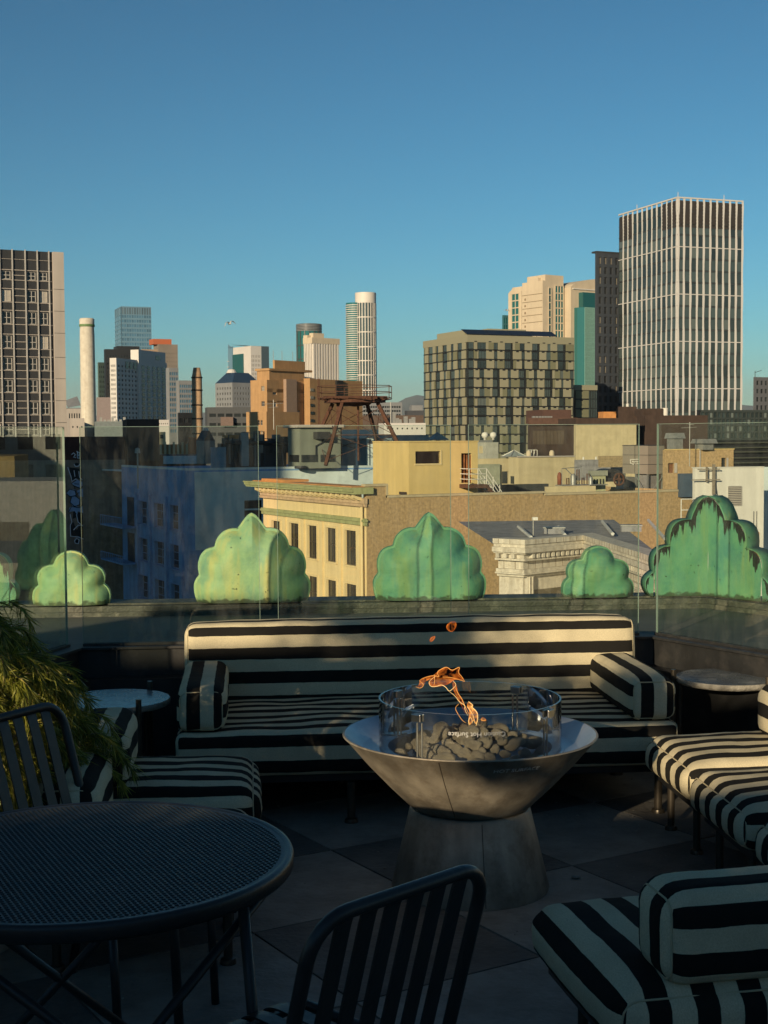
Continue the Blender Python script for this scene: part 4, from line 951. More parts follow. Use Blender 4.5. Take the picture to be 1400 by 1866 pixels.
corner_ornament(-1.80, 8.90, [(-.38, -.92), (1, 0)], 'folded green copper ornament at the far left corner, seen through the side glass', halves=(.30, .30))
# ------------------------------------------------------------------ nearer roofs
# left dark tower with pale mullions
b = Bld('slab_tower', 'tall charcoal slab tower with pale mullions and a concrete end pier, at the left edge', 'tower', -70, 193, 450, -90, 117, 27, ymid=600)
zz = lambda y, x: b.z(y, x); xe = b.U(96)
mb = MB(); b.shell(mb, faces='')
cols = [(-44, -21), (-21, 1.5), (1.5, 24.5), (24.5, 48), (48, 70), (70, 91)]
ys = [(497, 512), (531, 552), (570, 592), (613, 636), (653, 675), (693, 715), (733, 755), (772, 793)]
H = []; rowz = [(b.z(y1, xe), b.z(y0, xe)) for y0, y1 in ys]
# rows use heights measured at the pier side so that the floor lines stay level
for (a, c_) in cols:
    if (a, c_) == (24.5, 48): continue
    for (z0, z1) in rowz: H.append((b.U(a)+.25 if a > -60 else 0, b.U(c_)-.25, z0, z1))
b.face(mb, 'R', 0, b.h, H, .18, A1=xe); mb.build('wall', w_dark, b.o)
b.panes('R', H, .18, winglass('dark rooms', (.02, .02, .02), .7, light=(.42, .38, .32), lamt=.12), M('white window frame', (.45, .43, .40), .6), muntins=(2, 2), fw=.085)
c = MB()
for x in (-68, -44, -21, 1.5, 24.5, 48, 70, 91): a = b.U(x); c = MB(); c.box(a-.07, -.26, 0, a+.07, -.001, b.h+.1); c.build('mullion', M('pale grey mullion', (.40, .39, .37), .7) if x == -68 else bpy.data.materials['pale grey mullion'], b.o)
c = MB()
for i, (z0, z1) in enumerate(rowz): c.box(0, -.10, z1+.10, xe, -.002, z1+.2); c.box(0, -.10, z0-.14, xe, -.002, z0-.05)
x0, x1 = b.U(25), b.U(47.5)
for i in range(len(rowz)): z0, z1 = rowz[i]; c.box(x0, -.09, (z0+z1)/2-.04, x1, -.001, (z0+z1)/2+.05)
c.box(0, -.10, b.z(476, xe), xe, -.002, b.z(475.3, xe)); c.build('panel_joints', w_conc, b.o)
c = MB(); c.box(xe, .5, 0, b.U(99), 1, b.h); c.build('shadow_gap', w_black, b.o)
c = MB(); c.box(b.U(97.5), -.5, 0, b.Lu, .5, b.h); o = c.build('end_pier', w_conc, b.o)
c = MB()
for (z0, z1) in rowz: c.box(b.U(97.5), -.51, z0-1.2, b.Lu+.01, -.501, z0-1.14)
c.build('pier_joints', w_dark, b.o)
b.o.location.z += 0

# dark brick building with graffiti
b = Bld('brick_warehouse', 'dark windowless brick building in shade with tall graffiti, left of the blue building', 'building', -90, 146, 797, -100, 228, 14, ymid=820)
mb = MB(); zc = b.z(838, b.U(150)); b.shell(mb, z1=zc); mb.build('wall', w_dkbrick, b.o)
mb = MB(); mb.box(0, 0, zc, b.Lu, b.Lv*3, b.h); mb.build('painted_band', w_maroon, b.o)
c = MB(); c.box(b.U(226)+.3, -.5, b.z(840, b.Lu), b.U(290), 7, b.z(764, b.Lu)); c.build('stair_bulkhead', w_brown, b.o)
c = MB(); c.box(b.U(229)+.2, .5, b.z(858, b.Lu), b.U(376), 9, b.z(830, b.Lu)); c.build('rear_wall', w_maroon, b.o)
gz = lambda x, y, d=-.012: (b.U(x), d, b.z(y, b.U(x)))
gw = M('pale graffiti outline', (.62, .66, .72), .8); gb = M('black graffiti fill', (.008, .008, .009), .8); gf = M('steel blue graffiti fill', (.26, .38, .55), .8, var=.15, scale=3)
def z5(x, y): return (x/3.5, 760+y/3.5)
c = MB()
for poly in [[(440, 320), (520, 330), (520, 400), (480, 390), (450, 410)], [(425, 590), (470, 600), (520, 615), (520, 690), (490, 680), (480, 640), (455, 650), (460, 600)], [(440, 680), (460, 670), (480, 720), (500, 690), (522, 690), (522, 775), (490, 760), (450, 760), (442, 740)], [(470, 785), (480, 775), (492, 785), (495, 800), (480, 808), (468, 798)], [(475, 295), (490, 290), (505, 300), (495, 312), (478, 310)]]:
    c.poly([gz(*z5(*p), -.012) for p in poly])
c.build('graffiti_black', gb, b.o)
c = MB()
for poly in [[(487, 398), (522, 415), (522, 440), (510, 455), (470, 440), (450, 420)], [(420, 480), (440, 460), (480, 462), (480, 500), (440, 505), (420, 495)], [(485, 470), (525, 455), (525, 510), (500, 505)], [(470, 500), (500, 520), (505, 550), (480, 570), (450, 560), (440, 530), (450, 510)], [(435, 580), (460, 560), (500, 575), (520, 560), (524, 612), (490, 600), (485, 625), (470, 600), (430, 605)]]:
    c.poly([gz(*z5(*p), -.020) for p in poly])
c.build('graffiti_blue', gf, b.o)
c = MB()
for ln in [[(430, 320), (450, 380), (455, 410), (480, 395), (490, 400)], [(470, 340), (475, 380)], [(500, 345), (505, 385), (522, 400)], [(440, 620), (450, 670), (440, 690), (440, 760), (490, 765), (522, 778)], [(480, 620), (490, 670), (520, 695)], [(460, 720), (490, 690), (520, 690)], [(465, 790), (470, 805), (490, 808), (495, 785), (480, 772), (465, 790)], [(470, 300), (480, 315), (500, 312), (508, 298)],
           [(455, 240), (470, 228), (480, 240), (468, 256), (484, 258)], [(488, 218), (496, 222), (492, 240), (494, 262)], [(490, 222), (508, 228), (505, 240), (494, 242), (510, 250), (508, 262), (494, 262)]]:
    c.tube([gz(*z5(*p), -.03) for p in ln], .055, 4)
c.build('graffiti_outline', gw, b.o)
c = MB()
for ln in [[(487, 398), (450, 425), (470, 440), (510, 455), (522, 440)], [(420, 480), (440, 460), (480, 470), (480, 500), (440, 508), (420, 490)], [(470, 500), (505, 525), (500, 560), (470, 570), (440, 545), (450, 510)], [(430, 605), (450, 570), (500, 578), (522, 560)], [(470, 440), (480, 500), (500, 480)], [(470, 425), (500, 428)]]:
    c.tube([gz(*z5(*p), -.035) for p in ln], .05, 4)
c.build('graffiti_lines', gb, b.o)

# blue building
b = Bld('blue_building', 'deep blue building with tall windows and grey blue side wall, left of the palazzo', 'building', 343, 124, 857.5, 222, 700, 27, ymid=900)
mb = MB(); b.shell(mb, faces='', top=False); H = []; Lz = lambda y, x: b.z(y, 0, b.V(x))
for (xa, xb) in ((253, 268.5), (280, 297), (309, 328)):
    a0, a1 = b.V(xb), b.V(xa)
    for (ya, yb) in ((921, 967), (995, 1040), (1069, 1115)): H.append((a0, a1, b.z(yb+3), b.z(ya+3)))
b.face(mb, 'L', 0, b.h, H, .35)
b.face(mb, 'R', 0, b.h, [], 0); mb.build('wall', w_blue, b.o)
b.panes('L', H, .35, winglass('blue building panes', (.02, .022, .028), .6), M('blue steel sash', (.20, .28, .42), .6), muntins=(2, 3), fw=.07)
c = MB()
for k in (0, 1, 2, 3):
    a = b.V((253, 273.5, 303, 331)[k]); c.box(-.22, a-.35+(.4 if k == 0 else 0), 0, -.001, a+.35, b.h-2.5)
c.build('pilasters', w_blue, b.o)
c = MB()
for h in H: c.box(-.14, h[0]-.1, h[2]-.12, -.001, h[1]+.1, h[2]-.001); c.box(-.05, h[0]-.05, h[3]+.001, -.001, h[1]+.05, h[3]+.10)
c.build('sills', M('lighter blue sill', (.16, .26, .48), .8), b.o)
z0_ = b.z(1003); c = MB(); c.box(.6, -.03, z0_, b.Lu, -.001, b.h-.15); c.build('grey_render_panel', w_greyblue, b.o)
c = MB(); c.box(0, 0, b.h, b.Lu, .35, b.h+.2); c.box(0, .35, b.h, .3, b.Lv, b.h+.2); c.box(.3, .35, b.h-.5, b.Lu, b.Lv+20, b.h-.4); c.build('parapet_coping', w_greyblue, b.o)
a = b.U(445); a2 = b.U(476); c = MB(); c.box(a, -.06, b.z(975, a), a2, -.031, b.z(912, a)); c.build('side_window', g_dark, b.o); c = MB(); c.box(a, -.09, b.z(930, a), a2, -.061, b.z(927, a)); c.build('side_sill', w_greyblue, b.o)
for (ya, yb) in ((957, 978), (1034, 1051)):
    va = b.V(250); vb = b.V(222); c = MB(); zq = b.z(yb+2); zq2 = b.z(ya+2)
    c.box(-1.6, va, zq, -.001, vb+2.5, zq+.15)
    for i in range(12): a = va+(vb+2.5-va)*i/11; c.box(-1.6, a-.03, zq+.15, -1.54, a+.03, zq2)
    c.box(-1.6, va, zq2, -1.52, vb+2.5, zq2+.06); c.build('balcony', w_blue, b.o)
    c = MB(); c.box(-.05, b.V(244), zq+.15, -.002, b.V(232), zq+3); c.build('balcony_door', M('dark blue door', (.015, .022, .04), .5), b.o)
# things on the blue building's roof
def on(bb, px_, y): return bb.U(px_)
BR = b
zr = b.h-.4
def roof_item(name, label, cat, px0, px1, y0, y1, dpt, extra=None, mat=w_metal, depth=3.0, group=None):
    """box like plant unit standing on the blue building's roof, dpt metres behind its front wall"""
    D = (BR.C+BR.u*BR.U((px0+px1)/2)+BR.v*dpt-CAMP).dot(F0); p = Q(px0, y1, D); q = Q(px1, y0, D)
    return p, q, D
D1 = 132
def plant_box(name, label, cat, px0, px1, ytop, ybot, D, mat, depth=3, ang=27, split=None, group=None):
    bb = Bld(name, label, cat, split or px0+1, D, ytop, px0, px1, ang, zb=Q(px0, ybot, D).z-.5, ymid=(ytop+ybot)/2, group=group); mb = MB(); bb.Lv = max(bb.Lv, .3); bb.shell(mb); mb.build('body', mat, bb.o); return bb
b = plant_box('lift_bulkhead', 'grey green rooftop bulkhead with a fan unit and dark openings, below the water tower frame', 'bulkhead', 525, 621, 779, 844, 128, M('grey green metal siding', (.20, .22, .18), .75, var=.12, scale=.6, streak=.15), split=547)
c = MB(); c.box(-.4, -.4, b.h, b.Lu+.3, b.Lv+.2, b.h+.25); c.build('roof_cap', w_conc, b.o)
c = MB()
for (xa, xb) in ((549, 578), (584, 610)): c.box(b.U(xa), -.08, b.z(842), b.U(xb), -.002, b.z(829))
c.box(-.08, .2, b.z(842), -.002, b.Lv*.85, b.z(829)); c.build('opening', g_dark, b.o)
c = MB(); a = b.U(584); c.box(a-.7, -.9, b.z(800), a+.6, -.002, b.z(787)); c.lathe([(.01, 0), (.5, 0), (.55, .1), (.5, .25)], 14); 
c.build('fan_unit', w_dark, b.o)
c = MB(); c.tube([(a+.3, -.1, b.z(799)), (a+.2, -.1, b.z(806)), (a-.5, -.1, b.z(813)), (a-.5, -.1, b.z(829))], .06, 5); c.build('conduit', w_dark, b.o)
b = plant_box('roof_building', 'low blue grey roof building behind the water tower legs', 'building', 615, 716, 799, 849, 134, M('blue grey siding', (.15, .20, .23), .85, var=.12, scale=.8), ang=20)
for k, xx in enumerate((648, 668, 676)): c = MB(); c.box(b.U(xx), -.06, 0, b.U(xx)+.25, -.002, b.h); c.build('corner_strip', w_greyblue, b.o)
b = plant_box('cooling_plant', 'cluster of dark rooftop cooling machinery with pipes, between the smokestack and the grey bulkhead', 'machinery', 398, 522, 826, 852, 130, w_dark, ang=24)
rng = random.Random(3)
for k in range(16):
    a = b.Lu*(.02+.93*k/15); h_ = rng.uniform(.6, 1.9); c = MB(); c.box(a, -.4+rng.uniform(-.3, .3), b.h, a+rng.uniform(.3, .7), .8, b.h+h_); c.build('duct', rng.choice([w_dark, w_metal, w_dark, w_black]), b.o)
for k in range(12):
    a = b.Lu*(.03+.9*rng.random()); z = b.h+rng.uniform(.5, 2.0); c = MB(); a2 = min(b.Lu, a+rng.uniform(.6, 1.8)); c.tube([(a, -.7, b.h-1), (a, -.7, z), (a2, -.7, z), (a2, -.7, b.h-1.2)], .07, 6); c.build('pipe', rng.choice([w_dark, w_metal, w_dark]), b.o)
c = MB(); c.box(b.U(434), -1.1, b.h-1.2, b.U(447), -.8, b.h+1.9); c.build('switch_cabinet', M('pale blue cabinet', (.20, .26, .29), .6), b.o)
c = MB(); c.tube([(b.U(404), -.9, b.h+1), (b.Lu, -.9, b.h+.9)], .18, 8); c.build('main_duct', w_black, b.o)
plant_box('roof_shed', 'light blue grey rooftop box left of the cooling machinery', 'shed', 384, 412, 815, 852, 129, M('light blue render', (.17, .24, .30), .85), ang=20, split=388)
c = plant_box('roof_shed', 'dark gable ended rooftop hut right beside the smokestack', 'shed', 358, 392, 803, 836, 138, w_metal, ang=35, split=372); m_ = MB(); m_.prism([(0, 0), (c.Lu, 0), (c.Lu, c.Lv), (0, c.Lv)], c.h, c.h+.1); m_.poly([(0, 0, c.h), (c.Lu, 0, c.h), (c.Lu*.5, 0, c.h+1.0)]); m_.quad((0, 0, c.h), (c.Lu*.5, 0, c.h+1), (c.Lu*.5, c.Lv, c.h+1), (0, c.Lv, c.h)); m_.quad((c.Lu, 0, c.h), (c.Lu*.5, 0, c.h+1), (c.Lu*.5, c.Lv, c.h+1), (c.Lu, c.Lv, c.h)); m_.build('gable_roof', w_dark, c.o)
b = plant_box('roof_crate', 'orange timber box on the roof behind the machinery', 'crate', 408, 437, 797, 815, 160, w_orng, ang=25, split=412)
c = MB(); c.box(-.2, -.2, b.h, b.Lu+.2, b.Lv, b.h+.25); c.build('rim', w_orng, b.o)
plant_box('white_post', 'small white rooftop post right of the smokestack', 'post', 371, 380, 780, 800, 180, w_white, ang=20)
b = plant_box('yellow_house', 'small yellow building with one dark window, between the dark bulkhead and the smokestack', 'building', 287, 302, 787, 815, 200, w_creamst, ang=15); c = MB(); a = b.U(292); c.box(a, -.1, b.z(799), a+.4, -.002, b.z(792)); c.build('window', g_dark, b.o)
b = plant_box('ochre_building', 'ochre brick building front with narrow ribs at the foot of the smokestack', 'building', 288, 352, 810, 832, 196, w_orng, ang=10)
for k in range(8): c = MB(); a = b.Lu*(k+.3)/8; c.box(a, -.5, 0, a+.28, -.002, b.h+.35*(k % 2)); c.build('rib', w_creamst, b.o)
b = plant_box('orange_chimney_block', 'orange brick block touching the smokestack', 'building', 344, 358, 797, 832, 194, M('orange brick', (.42, .13, .05), .9), ang=15)
b = plant_box('roof_ledge', 'long pale blue ledge below the ochre ribs', 'ledge', 297, 373, 831, 837, 150, M('pale blue coping', (.30, .40, .46), .8), ang=10)
p = Q(251, 850, 126); r = empty('vent_pipe', (p.x, p.y, p.z-2), 0, 'thin vent pipe with a cap standing on the blue building roof', 'pipe'); c = MB(); c.tube([(0, 0, 0), (0, 0, 3.2)], .07, 8); c.build('pipe', w_galv, r); c = MB(); c.lathe([(.25, 3.2), (.2, 3.6), (.01, 3.7)], 10); c.build('cap', w_galv, r)

# water tower frame
D = 131; p = Q(647, 733, D); r = empty('water_tower_frame', (p.x, p.y, 0), R_(12), 'rusty empty water tower platform on splayed legs, centre', 'water tower')
k = D/FPX; zd = Q(647, 733, D).z; zl = Q(647, 840, D-1).z; zq = lambda y: Q(647, y, D).z
Rp = 56*k
c = MB(); n = 8
poly = [(Rp*math.cos(R_(22.5+45*i)), Rp*math.sin(R_(22.5+45*i))) for i in range(8)]
c.prism(poly, zq(734), zq(728)); 
for i in range(-5, 6): y = i*Rp/5.6; hw_ = math.sqrt(max(.1, Rp*Rp-y*y))*1.05; c.box(-hw_, y-.12, zq(728)+.002, hw_, y+.12, zq(722.5)+rng.uniform(-.05, .05))
c.build('platform', w_rust, r)
c = MB(); c.lathe([(.01, zq(741)), (30*k*.9, zq(738)), (32*k, zq(734.2))], 16); c.build('hopper', w_rust, r)
Rr = 70*k; pts = [(Rr*math.cos(R_(45*i)), Rr*math.sin(R_(45*i)), 0) for i in range(8)]
c = MB()
for z in (zq(704), zq(715), zq(725)): c.tube([(q[0], q[1], z) for q in pts], .035, 5, closed=True)
for q in pts: c.tube([(q[0], q[1], zq(727)), (q[0], q[1], zq(703))], .035, 5); c.tube([(q[0], q[1], zq(727)), (q[0]*.75, q[1]*.75, zq(730))], .05, 5)
c.build('railing', w_rust, r)
for i in range(4):
    a = R_(45+90*i); t = Vector((36*k*math.cos(a)*1.3, 36*k*math.sin(a)*1.3, zq(735))); e_ = Vector((80*k*math.cos(a)*1.35, 80*k*math.sin(a)*1.35, zl-.3)); c = MB(); c.tube([t, e_], .19, 6); c.build('leg', w_rust, r)
c = MB(); c.tube([(-30*k, 0, zq(735)), (-30*k, 0, zl)], .25, 8); c.tube([(5*k, -3*k, zq(738)), (5*k, -3*k, zl)], .10, 8); c.build('pipe', w_rust, r)
c = MB()
L_ = []
for i in range(4):
    a = R_(45+90*i); a2 = R_(135+90*i)
    def lp(a, t): return Vector((math.cos(a)*k*(47+61*t), math.sin(a)*k*(47+61*t), zq(735)+(zl-zq(735))*t))
    c.tube([lp(a, .08), lp(a2, .55)], .03, 5); c.tube([lp(a2, .08), lp(a, .55)], .03, 5); c.tube([lp(a, .55), lp(a2, .55)], .05, 5); c.tube([lp(a, .55), lp(a2, .98)], .03, 5); c.tube([lp(a2, .55), lp(a, .98)], .03, 5)
c.build('cross_bracing', w_rust, r)
c = MB()
for s in (-.22, .22): c.tube([(-Rr*.97, s, zl), (-Rr*.97, s, zq(690))], .035, 5)
for i in range(20): z = zl+(zq(700)-zl)*i/19; c.tube([(-Rr*.97, -.22, z), (-Rr*.97, .22, z)], .02, 4)
c.build('ladder', w_rust, r)
# antenna on roof of the brick wing
p = Q(499, 775, 330); r = empty('antenna', (p.x, p.y, p.z-1), 0, 'thin television antenna before the orange brick wing', 'antenna'); c = MB(); c.tube([(0, 0, 0), (0, 0, 7)], .08, 6); c.tube([(-2.2, 0, 6), (2.2, 0, 6.2)], .05, 5); c.tube([(-1.2, 0, 5.2), (1.2, 0, 5.3)], .05, 5); c.build('mast', w_galv, r)

# ---- yellow palazzo with the tan side wall
b = Bld('palazzo', 'pale yellow palazzo with a bracketed cornice and a long tan side wall', 'building', 668, 86, 888, 480, 1275, 27.5, ymid=950)
PB = b
z0c = b.z(924); mb = MB(); H = []
for (xa, xb, dy0, dy1) in ((629, 650, 970, 1035), (595, 613, 970, 1035), (561, 578, 970, 1035), (528, 545, 970, 1035), (496, 511, 970, 1035)):
    a0, a1 = b.V(xb), b.V(xa)
    for (ya, yb) in ((970, 1035), (1070, 1135)): H.append((a0, a1, b.z(yb), b.z(ya)))
b.face(mb, 'L', 0, z0c, H, .16); mb.build('facade_wall', w_facade, b.o)
b.panes('L', H, .16, winglass('palazzo panes', (.03, .028, .022), .7), M('dark brown sash', (.06, .045, .03), .6), muntins=(2, 2), fw=.06)
c = MB()
for h in H:
    c.box(-.10, h[0]-.16, h[2]-.10, -.001, h[1]+.16, h[2]-.001)
    c.box(-.07, h[0]-.14, h[2], -.001, h[0]-.001, h[3]+.0); c.box(-.07, h[1]+.001, h[2], -.001, h[1]+.14, h[3]); c.box(-.07, h[0]-.14, h[3], -.001, h[1]+.14, h[3]+.12)
c.build('window_surrounds', w_facade, b.o)
c = MB()
for xx in (656, 621, 587, 553.5, 520, 487): a = b.V(xx); c.box(-.12, a-.22, 0, -.002, a+.22, b.z(960)); 
c.build('pilasters', w_facade, b.o)
c = MB(); c.box(-.16, -.12, b.z(958), -.001, b.Lv, b.z(951)); c.box(-.26, -.2, b.z(951), -.001, b.Lv, b.z(947)); c.box(-.2, -.1, b.z(947), -.001, b.Lv, b.z(945)); c.build('green_string_course', w_greentrim, b.o)
zA, zB, zC, zD, zE = b.z(924), b.z(918), b.z(908), b.z(900), b.z(888)
c = MB(); c.box(-.14, -.1, zA, -.001, b.Lv+.1, zB); c.box(-.22, -.15, zB, -.001, b.Lv+.1, zC)
n = 46
for i in range(n*2): a = b.Lv*(i+.3)/(n*2); c.box(-.30, a, zA+.02, -.141, a+b.Lv/(n*2)*.5, zB-.02)
c.build('dentil_course', M('pinkish cream trim', (.52, .38, .24), .8, streak=.2), b.o)
c = MB()
for i in range(21):
    a = b.Lv*(i+.25)/21; pr_ = [(-.22, zC-.16), (-.50, zC-.10), (-.78, zC+.04), (-.80, zC+.26), (-.22, zC+.26)]
    for q in (a, a+.26): c.poly([(x, q, z) for x, z in pr_])
    for j in range(5): p0, p1 = pr_[j], pr_[(j+1) % 5]; c.quad((p0[0], a, p0[1]), (p1[0], a, p1[1]), (p1[0], a+.26, p1[1]), (p0[0], a+.26, p0[1]))
c.build('cornice_brackets', w_facade, b.o)
c = MB()
for (x, za, zb_) in ((-.86, zC+.261, zD), (-1.0, zD, zD+.14), (-1.12, zD+.14, zE-.08), (-1.2, zE-.08, zE)): c.box(x, -.30 if x < -.9 else -.2, za, .35, b.Lv+.9, zb_)
c.build('cornice', w_greentrim, b.o)
c = MB(); c.box(-.9, .2, zE, .6, b.Lv*.985, zE+.06); c.box(-.8, b.Lv*.65, zE+.06, 1.0, b.Lv*.9, zE+.22); c.build('cornice_flashing', w_orng, b.o)
c = MB(); c.tube([(-.2, .25, 0), (-.2, .25, zA)], .09, 8); c.build('downpipe', w_facade, b.o)
# tan wall with a stepped parapet
s1, s2 = b.U(704), b.U(990); zl0 = zE+.05; zl1 = b.z(907, s1); zl2 = b.z(902.5, b.U(1000))
mb = MB()
for (xa, xb, zt_) in ((0.0, s1, zl0), (s1, s2, zl1), (s2, b.Lu, zl2)):
    mb.quad((xa, 0, 0), (xb, 0, 0), (xb, 0, zt_), (xa, 0, zt_)); mb.quad((xa, .4, zt_-2), (xb, .4, zt_-2), (xb, .4, zt_), (xa, .4, zt_))
mb.quad((s1, 0, zl1), (s1, .4, zl1), (s1, .4, zl0), (s1, 0, zl0)); mb.quad((b.Lu, 0, 0), (b.Lu, b.Lv, 0), (b.Lu, b.Lv, zl2), (b.Lu, 0, zl2)); mb.quad((0, 0, z0c), (0, .4, z0c), (0, .4, zl0), (0, 0, zl0))
mb.build('side_wall', w_tan, b.o)
c = MB()
for (xa, xb, zt_) in ((-.1, s1+.12, zl0), (s1+.121, s2+.12, zl1), (s2+.121, b.Lu+.05, zl2)): c.box(xa, -.07, zt_, xb, .47, zt_+.14)
c.box(s1-.02, -.07, zl1+.141, s1+.12, .47, zl0-.001); c.box(s2-.02, -.06, min(zl1, zl2)+.141, s2+.12, .46, max(zl1, zl2)-.001) if abs(zl1-zl2) > .2 else None
c.build('parapet_coping', M('pale parapet coping', (.44, .37, .24), .85, var=.15, scale=2), b.o)
c = MB(); c.box(0.02, .41, zl2-1.0, b.Lu, b.Lv, zl2-.9); c.build('roof_deck', w_roof, b.o)
# yellow penthouse
y = Bld('yellow_penthouse', 'yellow stucco penthouse with a louvred opening and a rusty door, on the palazzo roof', 'building', 745.5, 93, 806, 680, 871, 27.5, zb=b.zb+zl2-1.4, ymid=860)
mb = MB(); y.shell(mb, faces='L', top=True); x0, x1 = y.U(757.5), y.U(803); hv = (x0, x1, y.z(845, x0), y.z(822.5, x0)); d0, d1 = y.U(841), y.U(860); hd = (d0, d1, y.z(880, d0), y.z(826, d0))
H = [hv, (d0, d1, hv[3], hd[3]) if False else hd]
# two openings at different heights: emit the face by columns
def colface(mb, A, z0, z1, opens, dep):
    a = 0
    for (o0, o1, q0, q1) in sorted(opens):
        mb.quad((a, 0, z0), (o0, 0, z0), (o0, 0, z1), (a, 0, z1)); mb.quad((o0, 0, z0), (o1, 0, z0), (o1, 0, q0), (o0, 0, q0)); mb.quad((o0, 0, q1), (o1, 0, q1), (o1, 0, z1), (o0, 0, z1))
        P4 = [(o0, q0), (o1, q0), (o1, q1), (o0, q1)]
        for i in range(4): p, q = P4[i], P4[(i+1) % 4]; mb.quad((p[0], 0, p[1]), (q[0], 0, q[1]), (q[0], dep, q[1]), (p[0], dep, p[1]))
        a = o1
    mb.quad((a, 0, z0), (A, 0, z0), (A, 0, z1), (a, 0, z1))
colface(mb, y.Lu, 0, y.h, [hv, hd], .35); mb.build('wall', w_yellow, y.o)
c = MB(); c.box(hv[0], .30, hv[2], hv[1], .34, hv[3])
for i in range(9): z = hv[2]+(hv[3]-hv[2])*i/9; c.box(hv[0], .12, z, hv[1], .29, z+.03)
c.build('louvre', M('dark brown louvre', (.05, .022, .015), .8), y.o)
c = MB(); c.box(hv[0]-.08, -.06, hv[2]-.1, hv[1]+.08, -.001, hv[2]); c.box(hv[1], -.05, hv[2], hv[1]+.08, -.001, hv[3]+.06); c.build('louvre_frame', w_facade, y.o)
c = MB(); c.box(hd[0], .22, hd[2], (hd[0]+hd[1])/2, .30, hd[3]); c.box((hd[0]+hd[1])/2+.05, .10, hd[2], hd[1]+.15, .16, hd[3]-.1); c.build('door', M('rust streaked door', (.30, .12, .04), .8, var=.5, scale=3, streak=.5), y.o)
c = MB(); c.box(-.05, -.05, y.h, y.Lu+.05, y.Lv, y.h+.08); c.build('roof_edge', w_yellow, y.o)
c = MB(); a = y.V(742)*0+.2; c.box(-.06, .3, y.z(902), -.001, 1.3, y.z(897)); c.build('wall_stain_vent', w_brown, y.o)
# escape landing and stair with white rails
zL = y.z(882, d0)
st = empty('escape_stair', y.o.location, y.a, 'rusty escape landing and stair with white tube rails, beside the yellow penthouse door', 'staircase')
c = MB(); c.box(y.U(837), -1.3, zL-.25, y.U(869), -.02, zL); c.build('landing', w_rust, st)
xe0, xe1 = y.U(869), y.U(905); c = MB(); zE_ = zL-1.7
for yy in (-1.3, -.15):
    c.quad((xe0, yy, zL-.3), (xe1, yy, zE_-.1), (xe1, yy, zE_+.15), (xe0, yy, zL)); c.quad((xe0, yy-.05, zL-.3), (xe1, yy-.05, zE_-.1), (xe1, yy-.05, zE_+.15), (xe0, yy-.05, zL))
for i in range(9): t = (i+.5)/9; x = xe0+(xe1-xe0)*t; z = zL+(zE_-zL)*t; c.box(x-.12, -1.3, z-.02, x+.12, -.2, z+.02)
c.build('flight', w_rust, st)
c = MB(); xs = y.U(837.5); tubew = .028
for dz in (.35, .70, 1.05):
    c.tube([(xs, -.1, zL+dz), (xs, -1.28, zL+dz), (xe0, -1.28, zL+dz), (xe1-.3, -1.28, zE_+dz), (xe1, -1.28, zE_+dz-.2)], tubew, 6)
    c.tube([(xe0, -.2, zL+dz), (xe1-.3, -.2, zE_+dz), (xe1, -.2, zE_+dz-.2)], tubew, 6)
for x in (xs, (xs+xe0)/2, xe0): c.tube([(x, -1.28, zL), (x, -1.28, zL+1.05)], tubew, 6)
for t in (.33, .66, .95): x = xe0+(xe1-xe0)*t; z = zL+(zE_-zL)*t; c.tube([(x, -1.28, z), (x, -1.28, z+1.05)], tubew, 6); c.tube([(x, -.2, z), (x, -.2, z+1.05)], tubew, 6)
c.build('white_rails', m_white, st)
# cream bulkheads
b = plant_box('cream_roof_building', 'long cream stucco roof building with a sunlit left return, right of the yellow penthouse', 'building', 927, 1047, 833.5, 886, 118, w_creamst, ang=24, split=946)
c = MB(); c.box(-.1, -.1, b.h, b.Lu, .2, b.h+.1); c.build('coping', w_conc, b.o)
c = MB(); c.box(-.06, b.Lv*.45, b.z(882), -.002, b.Lv*.75, b.z(868)); c.build('doorway', g_dark, b.o)
for q in (.3, .72): c = MB(); c.lathe([(.001, b.h+.1), (.22, b.h+.1), (.22, b.h+.4), (.12, b.h+.55), (.001, b.h+.56)], 12, b.Lu*q*1.0, 1.2); c.build('roof_vent', w_cream, b.o)
b = plant_box('cream_roof_building', 'lower cream wall with a narrow dark window, right beside the yellow penthouse', 'building', 862, 930, 836, 886, 121, w_creamst, ang=20)
x0 = b.U(915); x1 = b.U(924); c = MB(); c.box(x0, -.06, b.z(881, x0), x1, -.002, b.z(859, x0)); c.build('window', g_dark, b.o); c = MB(); c.box(x0-.1, -.1, b.z(859, x0), x1+.1, -.061, b.z(858, x0)); c.build('lintel', w_creamst, b.o)
c = MB(); c.box(b.U(866), -.3, b.z(890), b.U(909), -.002, b.z(846)); c.build('green_grey_panel', M('grey green render', (.27, .29, .22), .9), b.o)
b = plant_box('water_tank_box', 'small pale grey rooftop box with two white balls on top, behind the penthouse', 'bulkhead', 871, 908.5, 806, 834, 132, M('pale grey siding', (.38, .38, .33), .8), ang=24, split=886)
c = MB(); c.box(-.05, b.Lv*.4, b.z(826), -.002, b.Lv*.8, b.z(813)); c.build('louvre', w_creamst, b.o); c = MB(); c.box(0, 0, b.h, b.Lu*.5, b.Lv, b.h+.2); c.build('cap', w_galv, b.o)
for q in (.2, 1.1):
    c = MB(); c.lathe([(.001, b.h+.2), (.12, b.h+.22), (.12, b.h+.4), (.25, b.h+.45), (.34, b.h+.68), (.25, b.h+.9), (.001, b.h+.98)], 12, q, .6); c.build('ball_vent', m_white, b.o, True)
